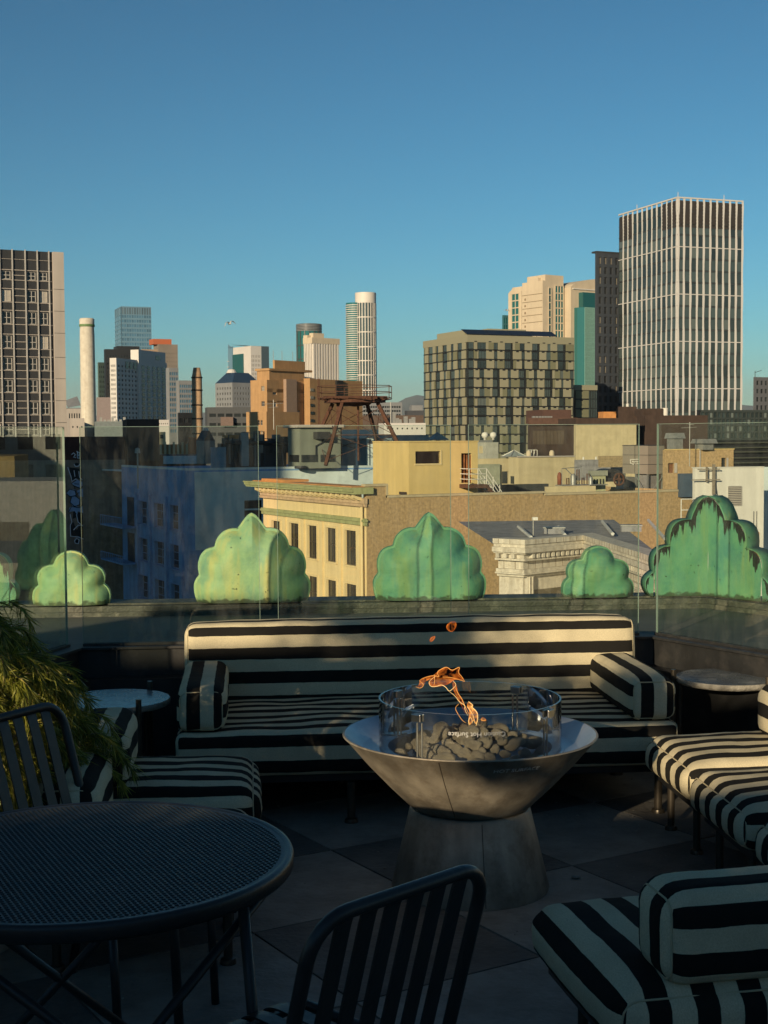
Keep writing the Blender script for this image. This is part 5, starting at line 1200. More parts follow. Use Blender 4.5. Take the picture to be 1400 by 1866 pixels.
def frame_pyramid(label, cxp, yb, D, half, h, mat, solid=False):
    p = Q(cxp, yb, D); r = empty('skylight', p, R_(20), label, 'skylight'); pts = [(-half, -half, 0), (half, -half, 0), (half, half, 0), (-half, half, 0)]
    c = MB(); 
    for i in range(4):
        c.tube([pts[i], pts[(i+1) % 4]], .06, 5); c.tube([pts[i], (0, 0, h)], .06, 5); m_ = [(pts[i][0]+pts[(i+1) % 4][0])/2, (pts[i][1]+pts[(i+1) % 4][1])/2, 0]; c.tube([m_, (0, 0, h)], .035, 5)
    c.build('ribs', w_galv, r)
    c = MB()
    for i in range(4): c.poly([pts[i], pts[(i+1) % 4], (0, 0, h)])
    c.build('pane', M('skylight glass', (.30, .34, .33), .25), r)
frame_pyramid('pyramid skylight on the long cream roof building', 937, 832, 122, .8, .55, w_galv); frame_pyramid('grey pyramid skylight beyond the yellow penthouse, left of the checkered block', 797, 801, 170, 1.0, .85, w_galv)
p = Q(971, 833, 121); r = empty('roof_frame', p, R_(20), 'small white open frame on the cream roof building', 'frame'); c = MB()
for sx_ in (-.28, 0, .28):
    for sy_ in (-.28, .28): c.tube([(sx_, sy_, 0), (sx_, sy_, .62)], .03, 5)
c.tube([(-.28, -.28, .62), (.28, -.28, .62), (.28, .28, .62), (-.28, .28, .62)], .03, 5, closed=True); c.build('frame', m_white, r)
# flat pale roofs beyond
plant_box('roof_deck_building', 'flat pale grey roof building beyond the yellow penthouse', 'building', 668, 782, 793, 812, 165, M('pale grey roof', (.28, .30, .30), .9), ang=14)
plant_box('roof_deck_building', 'white low roof building with small vents behind the grey bulkhead', 'building', 612, 690, 783, 806, 190, w_white, ang=14)
# brown band building and white wall
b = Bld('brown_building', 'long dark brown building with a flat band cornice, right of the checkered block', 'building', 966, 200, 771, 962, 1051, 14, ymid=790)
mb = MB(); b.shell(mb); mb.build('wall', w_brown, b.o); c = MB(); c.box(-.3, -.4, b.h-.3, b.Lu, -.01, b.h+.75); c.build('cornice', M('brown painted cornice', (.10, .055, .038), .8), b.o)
x0 = b.U(998); c = MB(); c.box(x0, 2, b.h, b.Lu, 9, b.z(746, x0)); c.build('penthouse', M('maroon brown', (.085, .045, .034), .85), b.o)
c = MB()
for q in range(7): a = b.Lu*(.08+.06*q); c.box(a, .2, b.h+.75, a+.35, .8, b.h+1.0)
c.build('roof_vent', w_galv, b.o)
c = MB()
for q in range(9): a = b.Lu*(.06+.075*q); c.box(a, -.05, b.z(810), a+.5, -.002, b.z(785))
c.build('blind_window', M('dim brown window', (.085, .062, .042), .7), b.o)
b = Bld('white_walled_building', 'cream white windowless wall with a dark roof band, right of the brown building', 'building', 1050, 185, 762, 1046, 1160, 12, ymid=800)
mb = MB(); b.shell(mb, z1=b.z(773)); mb.build('wall', w_creamst, b.o); c = MB(); c.box(-.1, -.3, b.z(773), b.Lu, b.Lv+6, b.h); c.build('roof_band', w_brown, b.o)
x0 = b.U(1100); c = MB(); c.box(b.U(1105), 1, b.h, b.U(1128), 3, b.z(750, x0)); c.build('rooftop_unit', w_orng, b.o)
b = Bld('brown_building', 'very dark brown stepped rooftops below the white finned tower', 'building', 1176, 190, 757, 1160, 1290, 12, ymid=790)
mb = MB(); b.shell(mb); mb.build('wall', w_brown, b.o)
for (xa, xb, yt) in ((1176, 1180, 747), (1180, 1214, 744)): x0 = b.U(xa); c = MB(); c.box(x0+.02, 1, b.h, b.U(xb), 4, b.z(yt, x0)); c.build('penthouse', w_brown, b.o)
x0 = b.U(1220); c = MB(); c.lathe([(.42, b.h), (.42, b.z(743, x0)), (.01, b.z(742.6, x0))], 16, x0, 1.5); c.build('white_flue', m_white, b.o)
b = Bld('brown_building', 'small dark brown rooftop block with a white vent below the dark tower', 'building', 1128, 195, 741, 1126, 1161, 12, ymid=780)
mb = MB(); b.shell(mb); mb.build('wall', w_brown, b.o); c = MB(); c.lathe([(.2, b.h), (.2, b.h+.4), (.01, b.h+.5)], 10, 1.6, .8); c.build('vent', m_white, b.o)
# grey panel container on a stand
b = Bld('panelled_tank_house', 'grey panelled box with a white emblem on a steel stand, above the tan wall', 'container', 1181, 104, 812, 1135, 1211, 32, zb=Q(1181, 864, 104).z, ymid=840)
mb = MB(); b.shell(mb); mb.quad((0, 0, 0), (b.Lu, 0, 0), (b.Lu, b.Lv, 0), (0, b.Lv, 0)); mb.build('body', M('warm grey metal panel', (.24, .21, .17), .6, var=.08, scale=1), b.o)
c = MB()
for z in (b.h*.33, b.h*.66): c.box(-.02, 0, z, -.001, b.Lv, z+.03); c.box(0, -.02, z, b.Lu, -.001, z+.03)
c.box(-.02, b.Lv*.5, 0, -.001, b.Lv*.5+.03, b.h); c.box(-.04, -.04, b.h, b.Lu, b.Lv, b.h+.04); c.build('panel_seams', w_dark, b.o)
va, vb = b.V(1166), b.V(1150); zA, zB = b.z(847), b.z(837); c = MB(); x = -.04
def lp(t, s): return (x, va+(vb-va)*(1-t), zB+(zA-zB)*s)
c.tube([lp(0, .1), lp(.95, 0), lp(1, .35), lp(.8, .55)], .035, 4); c.tube([lp(0, .1), lp(0, .75), lp(.35, .95), lp(.5, .7), lp(.2, .45), lp(.8, .45), lp(.6, .95), lp(.95, .8)], .035, 4); c.build('emblem', m_white, b.o)
c = MB()
for (x, yv) in ((.1, .1), (b.Lu-.1, .1), (.1, b.Lv-.1), (b.Lu-.1, b.Lv-.1), (.1, b.Lv/2)): c.box(x-.06, yv-.06, -2.2, x+.06, yv+.06, -.001)
c.tube([(0, .1, -1.6), (0, b.Lv*.5, -.05)], .05, 5); c.tube([(0, b.Lv*.5, -1.7), (0, b.Lv, -.05)], .05, 5); c.tube([(.1, 0, -1.6), (b.Lu, 0, -.05)], .05, 5); c.build('stand', w_metal, b.o)
c = MB(); c.box(-.6, b.Lv*.72, -1.15, .6, b.Lv*1.02, -.25); c.box(.3, .3, -1.6, b.Lu*.8, b.Lv*.55, -.02); c.build('plant_unit', w_galv, b.o)
# tan roof house with hood vents
b = Bld('tan_roof_house', 'tan stucco roof house with two doors, right of the grey container', 'building', 1212, 99, 820, 1208, 1337, 17, zb=Q(1212, 893, 99).z, ymid=850)
mb = MB(); b.shell(mb, faces='L'); d = (b.U(1218), b.U(1229), b.z(862), b.z(844)); d2 = (b.U(1315), b.U(1324), b.z(852), b.z(835.5))
colface(mb, b.Lu, 0, b.h, [d, d2], .25); mb.build('wall', w_tan, b.o)
c = MB(); c.box(d[0], .2, d[2], d[1], .24, d[3]); c.build('door', M('brown timber door', (.16, .065, .025), .8), b.o); c = MB(); c.box(d2[0], .2, d2[2], d2[1], .24, d2[3]); c.build('door', g_dark, b.o)
c = MB(); c.box(d[1], -.04, d[2], d[1]+.22, -.001, d[3]); c.box(d2[1], -.04, d2[2], d2[1]+.15, -.001, d2[3]); c.build('pale_jamb', w_conc, b.o)
c = MB(); xx = b.U(1275); c.tube([(xx, -.08, 0), (xx, -.08, b.h-.1), (xx+.1, .1, b.h+.05)], .05, 6); c.build('downpipe', w_conc, b.o)
c = MB(); c.box(0, -.05, b.h, b.Lu+.05, .1, b.h+.06); c.build('roof_edge', w_yellow, b.o)
for (xa, xb, xn0, xn1, yt, ym, lab) in ((1213, 1247, 1217.5, 1243, 789, 799, 'left sheet metal hood vent on the tan roof house'), (1264, 1308, 1269, 1298, 800, 808, 'right flatter sheet metal hood vent on the tan roof house')):
    D = 100; p = Q((xn0+xn1)/2, 819.5, D); r = empty('hood_vent', p, R_(20), lab, 'vent', 'hood vents on the tan roof house'); k = D/FPX; wn = (xn1-xn0)/2*k*.8; wh = (xb-xa)/2*k*.8; z1 = (819.5-ym)*k; z2 = (819.5-yt)*k
    c = MB(); c.box(-wn, -wn, 0, wn, wn, z1+.02); c.build('neck', w_galv, r)
    c = MB(); c.v = []; a = [(-wh, -wh, z1), (wh, -wh, z1), (wh, wh, z1), (-wh, wh, z1)]; q = .86; t = [(x*q, y_*q, z2) for x, y_, _ in a]
    for i in range(4): c.quad(a[i], a[(i+1) % 4], t[(i+1) % 4], t[i])
    c.quad(*t); c.quad(*a); c.build('hood', w_galv, r)
p = Q(1257, 850, 98); r = empty('antenna', p, 0, 'thin rooftop antenna between the two hood vents', 'antenna'); c = MB(); c.tube([(0, 0, 0), (0, 0, 3.1)], .03, 6); c.tube([(-.6, 0, 2.7), (.5, 0, 2.75)], .02, 5); c.tube([(-.2, .2, 3.0), (.25, -.2, 2.9)], .02, 5); c.build('mast', w_galv, r)
b = plant_box('blue_roof_box', 'dark blue low roof block right of the container stand', 'building', 1238, 1270, 863, 893, 97, M('dark blue render', (.04, .07, .11), .85), ang=17)
# roof machinery on the tan building
def zt(x, y): return (1020+x/3.684, 780+y/3.684)
b = plant_box('air_handler', 'green cream air handling unit with small louvres, among the roof machinery', 'machinery', 1076, 1104, 858, 885, 101, M('pale green enamel', (.36, .36, .22), .6, var=.15), ang=18, split=1079)
c = MB(); c.box(-.15, -.15, b.h-.35, b.Lu+.1, b.Lv, b.h+.02); c.build('lid', M('grey green lid', (.25, .26, .21), .6), b.o); c = MB()
for q in range(4): c.box(b.Lu*(.12+.22*q), -.03, b.h*.40, b.Lu*(.22+.22*q), -.002, b.h*.62)
c.build('louvre', g_dark, b.o)
p = Q(1116, 884, 102); r = empty('blower', p, R_(18), 'rusty round blower wheel under a dark arched duct', 'machinery'); c = MB()
for i in range(14):
    a0 = math.pi*i/13; c.v += [(1.15*math.cos(a0), 0, .25+.95*math.sin(a0)), (1.15*math.cos(a0), 1.3, .25+.95*math.sin(a0))]
for i in range(13): c.f.append((2*i, 2*i+2, 2*i+3, 2*i+1)); c.m.append(0)
c.poly([(1.15*math.cos(math.pi*i/13), .01, .25+.95*math.sin(math.pi*i/13)) for i in range(14)]); c.build('arched_duct', w_dark, r)
c = MB(); c.tube([(.35+.42*math.cos(a*math.pi/9), -.35, .42+.42*math.sin(a*math.pi/9)) for a in range(18)], .07, 6, closed=True); c.box(.30, -.40, 0, .40, -.30, .8); c.tube([(-.07, -.35, .42), (.77, -.35, .42)], .05, 6); c.tube([(.35, -.2, .42), (.35, -.5, .42)], .12, 8); c.build('wheel', w_rust, r)
p = Q(1053, 884, 100); r = empty('boiler_pipes', p, R_(18), 'rusty and pale boiler pipes and small tanks on the tan building roof', 'machinery'); c = MB()
for k in range(5): x = -.9+.42*k; c.tube([(x, 0, 0), (x, 0, .5+.3*(k % 3)), (x+.3, .2, .5+.3*(k % 3)), (x+.3, .2, 0)], .045, 6)
c.build('pipes', w_rust, r); c = MB(); c.lathe([(.001, 0), (.2, 0), (.2, .65), (.12, .8), (.001, .85)], 12, -.55, -.3); c.lathe([(.001, 0), (.16, 0), (.16, .5), (.09, .6), (.001, .62)], 12, .9, -.3); c.build('tank', w_galv, r, 'auto')
c = MB(); c.tube([(-1.3, 0, 0), (-1.3, 0, 1.2), (.5, .3, 1.3), (.5, .3, 0)], .03, 6); c.tube([(-1.0, 0, 1.2), (-.1, 0, .4)], .03, 6); c.box(-1.5, -.5, -.02, 2.2, .6, .04); c.build('support_frame', w_galv, r)
p = Q(1020, 883, 100); r = empty('gas_cylinder', p, 0, 'rust red upright gas cylinder on the roof', 'cylinder'); c = MB(); c.lathe([(.001, 0), (.16, 0), (.17, .6), (.12, .82), (.04, .88), (.001, .9)], 14); c.build('tank', M('rust red enamel', (.22, .07, .035), .7, var=.2), r, True); c = MB(); c.lathe([(.03, .9), (.03, .98), (.001, .99)], 8); c.build('valve', w_galv, r)
b = plant_box('roof_curb', 'long cream roof curb with round hatches below the boiler pipes', 'kerb', 995, 1086, 887, 898, 97, w_creamst, ang=17)
b = plant_box('flat_roof_block', 'low dark roof block at the foot of the white walled building', 'building', 868, 1000, 884, 900, 112, M('near black roof side', (.03, .035, .035), .9), ang=22)
b = plant_box('flat_roof_block', 'grey flat roof with small white vents left of the container', 'building', 1047, 1140, 838, 866, 135, w_roof, ang=15)
for q in (.2, .45, .6, .8): c = MB(); c.lathe([(.001, b.h), (.1, b.h), (.1, b.h+.25), (.001, b.h+.3)], 8, b.Lu*q, .4); c.build('roof_vent', m_white, b.o)
plant_box('timber_stack', 'stack of weathered timber on the grey flat roof', 'timber', 1092, 1140, 831, 842, 132, M('weathered timber', (.30, .23, .13), .9, var=.4, scale=6), ang=15)
# white building at right
b = Bld('white_building', 'white rendered building with a louvre and roof poles, at the right behind the corner ornament', 'building', 1266, 68, 853, 1262, 1392, 15, ymid=950)
mb = MB(); b.shell(mb); mb.build('wall', m_white, b.o); x0, x1 = b.U(1327), b.U(1351); z0, z1 = b.z(922, x0), b.z(886, x0); c = MB(); c.box(x0, -.02, z0, x1, -.001, z1)
c.build('louvre_back', w_dark, b.o); c = MB()
for i in range(11): z = z0+(z1-z0)*(i+.15)/11; c.box(x0, -.07, z, x1, -.021, z+(z1-z0)/11*.62)
c.build('louvre', w_conc, b.o); c = MB(); c.box(-.02, -.04, b.h, b.Lu, .3, b.h+.04); c.build('coping', m_white, b.o)
r = empty('utility_pole', b.o.location+Vector((0, 0, 0)), b.a, 'grey timber pole with cross rails fixed to the white wall', 'pole'); c = MB(); xa = b.U(1297); xb = b.U(1284.5)
c.box(xa-.05, -.25, b.z(901, xa), xa+.06, -.12, b.z(846, xa)); c.box(xb-.03, -.25, b.z(878, xb), xb+.03, -.12, b.z(851, xb)); c.build('pole', M('grey timber', (.20, .17, .13), .9, var=.3, scale=9), r)
c = MB(); c.box(b.U(1266), -.3, b.z(856, xb), b.U(1307), -.26, b.z(854, xb)); c.box(-.3, -.3, b.z(875, xb), b.U(1307), -.26, b.z(873, xb)); c.build('rail', M('grey timber rail', (.22, .19, .15), .9), r)
c = MB(); c.tube([(b.U(1299), -.1, b.z(850, xa)), (b.U(1303), -.08, b.z(885, xa)), (b.U(1311), -.06, b.z(930, xa))], .015, 5); c.build('cable', w_dark, r)
b2 = Bld('grey_building', 'grey blue shaded building beyond the white one at the right edge', 'building', 1392, 74, 851, 1388, 1470, 15, ymid=950); mb = MB(); b2.shell(mb); mb.build('wall', w_greyblue, b2.o)
c = MB()
for yv in (900, 950, 1000): c.box(.5, -.05, b2.z(yv+22), 1.6, -.002, b2.z(yv))
c.build('window', g_dark, b2.o)
r = empty('white_railing', b.o.location, b.a, 'white tube railing left of the white building, against the tan wall', 'railing'); c = MB(); xa = b.U(1266)-.05; xb = xa-1.0; z0 = b.z(950); z1 = b.z(909)
xb = -(b.U(1292)); 
for z in (z1, (z0+z1)/2+.02): c.tube([(xb, -.1, z), (0, -.1, z)], .025, 6)
c.tube([(xb, -.1, z0-.3), (xb, -.1, z1)], .025, 6); c.build('rail', m_white, r)
b = plant_box('orange_roof_box', 'small orange roof box with poles beyond the corner ornament', 'chimney', 1375, 1384, 970, 1060, 60, w_orng, ang=20); c = MB()
for x in (0, .15): c.tube([(x, .1, b.h), (x, .1, b.h+.9)], .02, 5)
c.build('pole', w_dark, b.o)
# ornate white cornice building (angled front)
zt_ = P(953, 981.5, 0); kk = 60; zc = Q(953, 981.5, kk).z
pth = [P(911, 979.5, zc), P(953, 981.5, zc), P(1075, 972, zc), P(1191, 1006, zc), P(1260, 1029, zc)]
pth = [(p.x, p.y) for p in pth]
oz = empty('terracotta_building', (0, 0, 0), 0, 'white ornate terracotta building with a deep dentilled cornice and grey flat roof, right of centre', 'building')
c = MB()
k = 60/FPX
lay = [(0, 9, .55), (9, 15, .48), (15, 24, .62), (24, 27, .50), (27, 36, .30), (36, 40, .40), (40, 56, .12), (56, 62, .30), (62, 65, .38), (65, 70, .22), (70, 400, .05)]
for (y0, y1, d) in lay: strip(c, pth, -d, .25, zc-y1*k, zc-y0*k-.001)
c.build('cornice', w_ornate, oz)
c = MB()
def along(path, step, fn):
    for i in range(len(path)-1):
        a, b_ = Vector(path[i]), Vector(path[i+1]); L = (b_-a).length; t = (b_-a).normalized(); nn = Vector((t.y, -t.x)); m_ = int(L/step)
        for j in range(m_): fn(a+t*((j+.5)*L/m_), t, nn)
def dent(p, t, nn):
    mt = Matrix(((t.x, nn.x, 0, p.x), (t.y, nn.y, 0, p.y), (0, 0, 1, 0), (0, 0, 0, 1))); c.box(-.085, .31, zc-35*k, .085, .50, zc-27.2*k, mtx=mt)
along(pth, .30, dent); c.build('dentils', w_ornate, oz)
c = MB()
def lines(p, t, nn):
    mt = Matrix(((t.x, nn.x, 0, p.x), (t.y, nn.y, 0, p.y), (0, 0, 1, 0), (0, 0, 0, 1))); c.box(-.012, .551, zc-9*k, .012, .556, zc-.5*k, mtx=mt); c.box(-.01, .121, zc-56*k, .01, .126, zc-40*k, mtx=mt)
along(pth, .42, lines); c.build('block_joints', M('grimy joint', (.20, .15, .10), .9), oz)
c = MB()
for q in (.18, .5, .82):
    pass
p = Vector(pth[1]); q = Vector(pth[2]); t = (q-p).normalized(); nn = Vector((t.y, -t.x)); mt = Matrix(((t.x, nn.x, 0, p.x), (t.y, nn.y, 0, p.y), (0, 0, 1, 0), (0, 0, 0, 1)))
c = MB(); c.box(.05, .06, zc-300*k, .45, .24, zc-70*k, mtx=mt); c.box(.12, .24, zc-300*k, .17, .29, zc-70*k, mtx=mt); c.box(.32, .24, zc-300*k, .37, .29, zc-70*k, mtx=mt); c.build('corner_pilaster', w_ornate, oz)
L = (q-p).length; c = MB()
for i in range(2): c.box(.6+i*L*.5, .052, zc-200*k, .6+i*L*.5+L*.42, .07, zc-96*k, mtx=mt)
c.build('window', winglass('shop window', (.10, .085, .06), .5), oz)
# roof between cornice and tan wall
bk = [P(945, 958, zc-.2), P(1265, 930, zc-.2)]
c = MB(); c.poly([(pth[0][0], pth[0][1]+.3, zc-.45), (pth[1][0], pth[1][1]+.3, zc-.45), (pth[2][0], pth[2][1]+.3, zc-.45), (pth[3][0], pth[3][1]+.3, zc-.45), (pth[4][0], pth[4][1]+.3, zc-.45), (pth[4][0]+6, pth[4][1]+33, zc-.45), (pth[0][0]+1, pth[0][1]+19, zc-.45)])
c.build('roof', w_roof, oz)
c = MB()
for (xa, ya, xb, yb) in ((968, 979, 945, 960), (1018, 960, 1030, 975), (1098, 950, 1117, 973), (1182, 948, 1213, 982)):
    pa, pb = P(xa, ya, zc-.3), P(xb, yb, zc-.3); c.tube([pa, pb], .09, 5)
c.build('roof_pipe', M('white pipe', (.5, .5, .48), .7), oz)
p = P(972, 978, zc-.45); r = empty('security_light', p, 0, 'small white floodlight on a thin pole above the terracotta cornice', 'lamp'); c = MB(); c.tube([(0, 0, 0), (0, 0, .85)], .025, 6); c.build('pole', w_galv, r); c = MB(); c.box(-.05, -.15, .8, .2, .05, .95); c.build('lamp_head', m_white, r)
for (xa, ya, lab) in ((1010, 972, 'grey slatted roof hatch at the left of the felt roof'), (1150, 968, 'low grey roof hatch in the middle of the felt roof')):
    p = P(xa, ya, zc-.45); r = empty('roof_hatch', p, R_(-10), lab, 'hatch'); c = MB(); c.box(-.5, -.35, 0, .5, .35, .28); c.build('curb', w_roof, r); c = MB(); c.box(-.55, -.4, .28, .55, .4, .33); c.build('lid', w_galv, r)

# ------------------------------------------------------------------ added behind the camera to cast the terrace's shade, seen only in reflections
b = empty('shade_penthouse', (0, -3.3, 0), 0, 'unseen penthouse mass behind the viewer, shaped to cast the terrace shade', 'building')
w_pent = M('penthouse stucco', (.62, .58, .52), .9)
c = MB(); c.box(-16, -4.0, -.02, -2.85, 0, 2.56); c.box(-2.85, -4.0, -.02, 9, 0, 2.42); c.build('wall', w_pent, b)
c = MB()
for (u0, u1, w0, w1) in ((-3.5, -2.85, 2.561, 2.74), (-3.739, -3.30, 3.02, 3.20), (-4.10, -3.74, 3.06, 3.28), (-4.10, -3.501, 2.561, 2.68), (-4.90, -4.101, 3.04, 3.27), (-4.72, -4.101, 2.561, 2.67), (-5.25, -4.72, 2.561, 3.019), (-5.7, -4.901, 3.20, 3.51), (-5.25, -4.901, 3.0201, 3.199), (-6.9, -5.701, 3.32, 3.54), (-6.9, -6.12, 2.561, 3.319), (-16, -8.5, 2.561, 4.0), (-8.5, -7.95, 2.561, 3.62), (-7.95, -6.901, 2.561, 4.14)):
    c.box(u0, -.05, w0, u1, .05, w1)
c.build('shade_blocks', w_pent, b)  # boxes and gaps laid out only to shape the terrace shade
m_leaf2 = M('broad leaf', (.05, .09, .03), .6, var=.4, scale=6)
def roof_tree(x, y, z, rad, hh, n, label, seed, ht=1.6):
    rg = random.Random(seed); r = empty('potted_tree', (x, y, z), 0, label, 'tree', 'trees on the penthouse roof'); c = MB(); c.tube([(0, 0, 0), (.03, 0, ht*.5), (0, .02, ht)], [.05, .04, .03], 8); c.build('trunk', m_bark0, r)
    c = MB()
    cl = [(rg.gauss(0, .45)*rad, rg.gauss(0, .45)*rad, ht+hh*rg.uniform(-.1, 1)) for _ in range(12)]
    for i in range(n):
        q = rg.choice(cl); p = Vector(q)+Vector((rg.gauss(0, .16), rg.gauss(0, .16), rg.gauss(0, .14)))*rad*1.3
        d = Vector((rg.uniform(-1, 1), rg.uniform(-1, 1), rg.uniform(-1, .4))).normalized()*.09; s_ = d.orthogonal().normalized()*.035; c.quad(p-d, p-s_, p+d, p+s_)
    c.build('crown', m_leaf2, r)
m_bark0 = M('grey bark', (.15, .12, .09), .9)
# unseen block added out of frame left to shade the brick and blue buildings
def offblock(x, y, sx_, sy_, h, label):
    r = empty('shade_slab', (x, y, GZ), R_(22), label, 'building'); c = MB(); c.box(-sx_/2, -sy_/2, 0, sx_/2, sy_/2, h-GZ); c.build('wall', w_conc, r)
    c = MB()
    for i in range(int((h-GZ)/3.6)): c.box(-sx_/2-.05, -sy_/2-.05, 2+i*3.6, sx_/2+.05, sy_/2+.05, 3.6+i*3.6)
    c.build('window_band', g_dark, r)
offc = Vector((-89.5*math.cos(R_(25.6))+10*math.sin(R_(25.6)), 89.5*math.sin(R_(25.6))+10*math.cos(R_(25.6))))
ofw = R0*offc.x+F0*offc.y
r = empty('shade_slab', (ofw.x, ofw.y, GZ), R_(-31), 'unseen tall slab added out of view to the left for its shadow', 'building'); c = MB(); c.box(-26, -8, 0, 26, 8, 36-GZ); c.build('wall', w_conc, r)
c = MB()
for i in range(20): c.box(-26.05, -8.05, 2+i*3.7, 26.05, 8.05, 3.6+i*3.7)
c.build('window_band', g_dark, r)
rg = random.Random(2)
r = empty('shade_leaves', (0, -3.3, 0), 0, 'unseen vine growing along the top of the penthouse parapet behind the viewer', 'leafage'); c = MB()
def leaves(u, w_, su, sw, n, sz=.05):
    for _ in range(n):
        p = Vector((rg.gauss(u, su), rg.uniform(-.06, .12), rg.gauss(w_, sw))); d = Vector((rg.uniform(-1, 1), rg.uniform(-.5, .5), rg.uniform(-1, 1))).normalized()*sz*rg.uniform(.7, 1.4); s_ = d.cross(Vector((0, 1, 0))).normalized()*sz*.45; c.quad(p-d, p-s_, p+d, p+s_)
leaves(-5.3, 3.66, .22, .07, 380); leaves(-5.1, 3.74, .16, .07, 140); leaves(-4.6, 3.32, .3, .04, 110); leaves(-3.88, 2.84, .07, .06, 70, .05); leaves(-4.5, 2.68, .15, .02, 40, .04); leaves(-2.7, 2.46, .2, .05, 90); leaves(-3.9, 3.28, .2, .04, 60); leaves(-5.0, 3.42, .2, .10, 150)
c.build('foliage', m_leaf2, r)  # loose leaf clumps added to break up the cast shade edges

# city beyond the right edge of the frame (seen mirrored in the left glass)
def aside(az, D, w_, d_, ztop, mat, label, rows=0, cols=0, cat='building', g=None):
    x, y = D*math.sin(R_(az)), D*math.cos(R_(az)); r = empty('building', (x, y, GZ), R_(-az+8), label, cat); h = ztop-GZ
    c = MB(); c.box(-w_/2, 0, 0, w_/2, d_, h); c.build('wall', mat, r)
    if rows:
        c = MB()
        for i in range(rows):
            for j in range(cols):
                x_ = -w_/2+w_*(j+.25)/cols; z = h-2.2-3.2*i; c.box(x_, -.06, z-1.6, x_+w_/cols*.55, -.002, z)
        c.build('window_panes', g or g_drkl, r)
aside(46, 150, 26, 20, 14, m_white, 'pale office building with window rows, out of frame to the right', 8, 9, g=g_dark)
aside(37, 120, 30, 15, 1.5, w_creamst, 'cream rooftop building, out of frame to the right', 2, 6)
aside(43, 75, 16, 8, -.6, w_white, 'white stucco building, out of frame to the right', 2, 4)
aside(52, 90, 22, 12, .6, w_yellow, 'ochre building, out of frame to the far right', 2, 6)
aside(31, 210, 60, 20, 4, w_grey, 'grey roof building, out of frame to the right', 3, 14)
aside(60, 110, 40, 20, 9, w_conc, 'concrete building, far out of frame to the right', 5, 10)
aside(48, 52, 20, 12, -3.0, w_ornate, 'white terracotta front, out of frame to the right', 2, 6)
aside(40, 400, 90, 30, 34, w_conc, 'tall grey slab, out of frame to the right', 12, 20)
# ------------------------------------------------------------------ furniture
def rbox(lx, ly, lz, r, mode, n=14, puff=.0, seed=0, wr=.004, flat_bottom=True, s0=0.0):
    """rounded cushion with stripe coordinate in UV; centre at origin bottom z=0"""
    c = MB(); c.uv = []
    hx, hy, hz = lx/2, ly/2, lz/2
    def samp(h, k):
        # denser near the edges
        ins = max(h-r, 1e-4); e = [-h+r*(1-math.cos(math.pi/2*i/4)) for i in range(5)]
        md = [-ins+2*ins*i/k for i in range(1, k)]
        return e+md+[-x for x in reversed(e)]
    def disp(p):
        q = Vector((max(-hx+r, min(hx-r, p.x)), max(-hy+r, min(hy-r, p.y)), max(-hz+r, min(hz-r, p.z))))
        d = p-q; dn = d.normalized() if d.length > 1e-9 else Vector((0, 0, 0))
        o = q+dn*r
        fx = 1-(p.x/hx)**4; fy = 1-(p.y/hy)**4; fz = 1-(p.z/hz)**4
        if abs(p.z-hz) < 1e-6: o.z += puff*fx*fy
        if abs(abs(p.x)-hx) < 1e-6: o.x += math.copysign(puff*.5*fy*fz, p.x)
        if abs(abs(p.y)-hy) < 1e-6: o.y += math.copysign(puff*.5*fx*fz, p.y)
        w_ = noise.noise(Vector((p.x*5+seed, p.y*5, p.z*5)))*wr+noise.noise(Vector((p.x*17+seed, p.y*17, p.z*17)))*wr*.3
        if flat_bottom and p.z < -hz+1e-6: w_ = 0
        o += dn*w_ if dn.length > 0 else Vector((0, 0, 0))
        return o
    def s(p, axis):
        if mode == 'x':
            if axis == 'x': return math.copysign(hx+(hz-p.z), p.x)
            return p.x
        else:
            if axis == 'y': return math.copysign(hy+(hz-p.z), p.y)
            return p.y
    X = samp(hx, n); Y = samp(hy, n); Z = samp(hz, 4)
    def face(U, V, fn, axis):
        nu, nv = len(U), len(V); b = len(c.v); ss = []
        for u in U:
            for v in V:
                p = fn(u, v); c.v.append(tuple(disp(p)+Vector((0, 0, hz)))); ss.append((s(p, axis)+s0, 0))
        for i in range(nu-1):
            for j in range(nv-1):
                f = (i*nv+j, (i+1)*nv+j, (i+1)*nv+j+1, i*nv+j+1); c.f.append(tuple(b+q for q in f)); c.m.append(0); c.uv += [ss[q] for q in f]
    face(X, Y, lambda u, v: Vector((u, v, hz)), 'z'); face(Y, X, lambda u, v: Vector((v, u, -hz)), 'z')
    face(X, Z, lambda u, v: Vector((u, -hy, v)), 'y'); face(Z, X, lambda u, v: Vector((v, hy, u)), 'y')
    face(Y, Z, lambda u, v: Vector((hx, u, v)), 'x'); face(Z, Y, lambda u, v: Vector((-hx, v, u)), 'x')
    return c
def weld(o):
    bm = bmesh.new(); bm.from_mesh(o.data); bmesh.ops.remove_doubles(bm, verts=bm.verts, dist=.0004); bmesh.ops.recalc_face_normals(bm, faces=bm.faces); bm.to_mesh(o.data); bm.free()
    for p in o.data.polygons: p.use_smooth = True
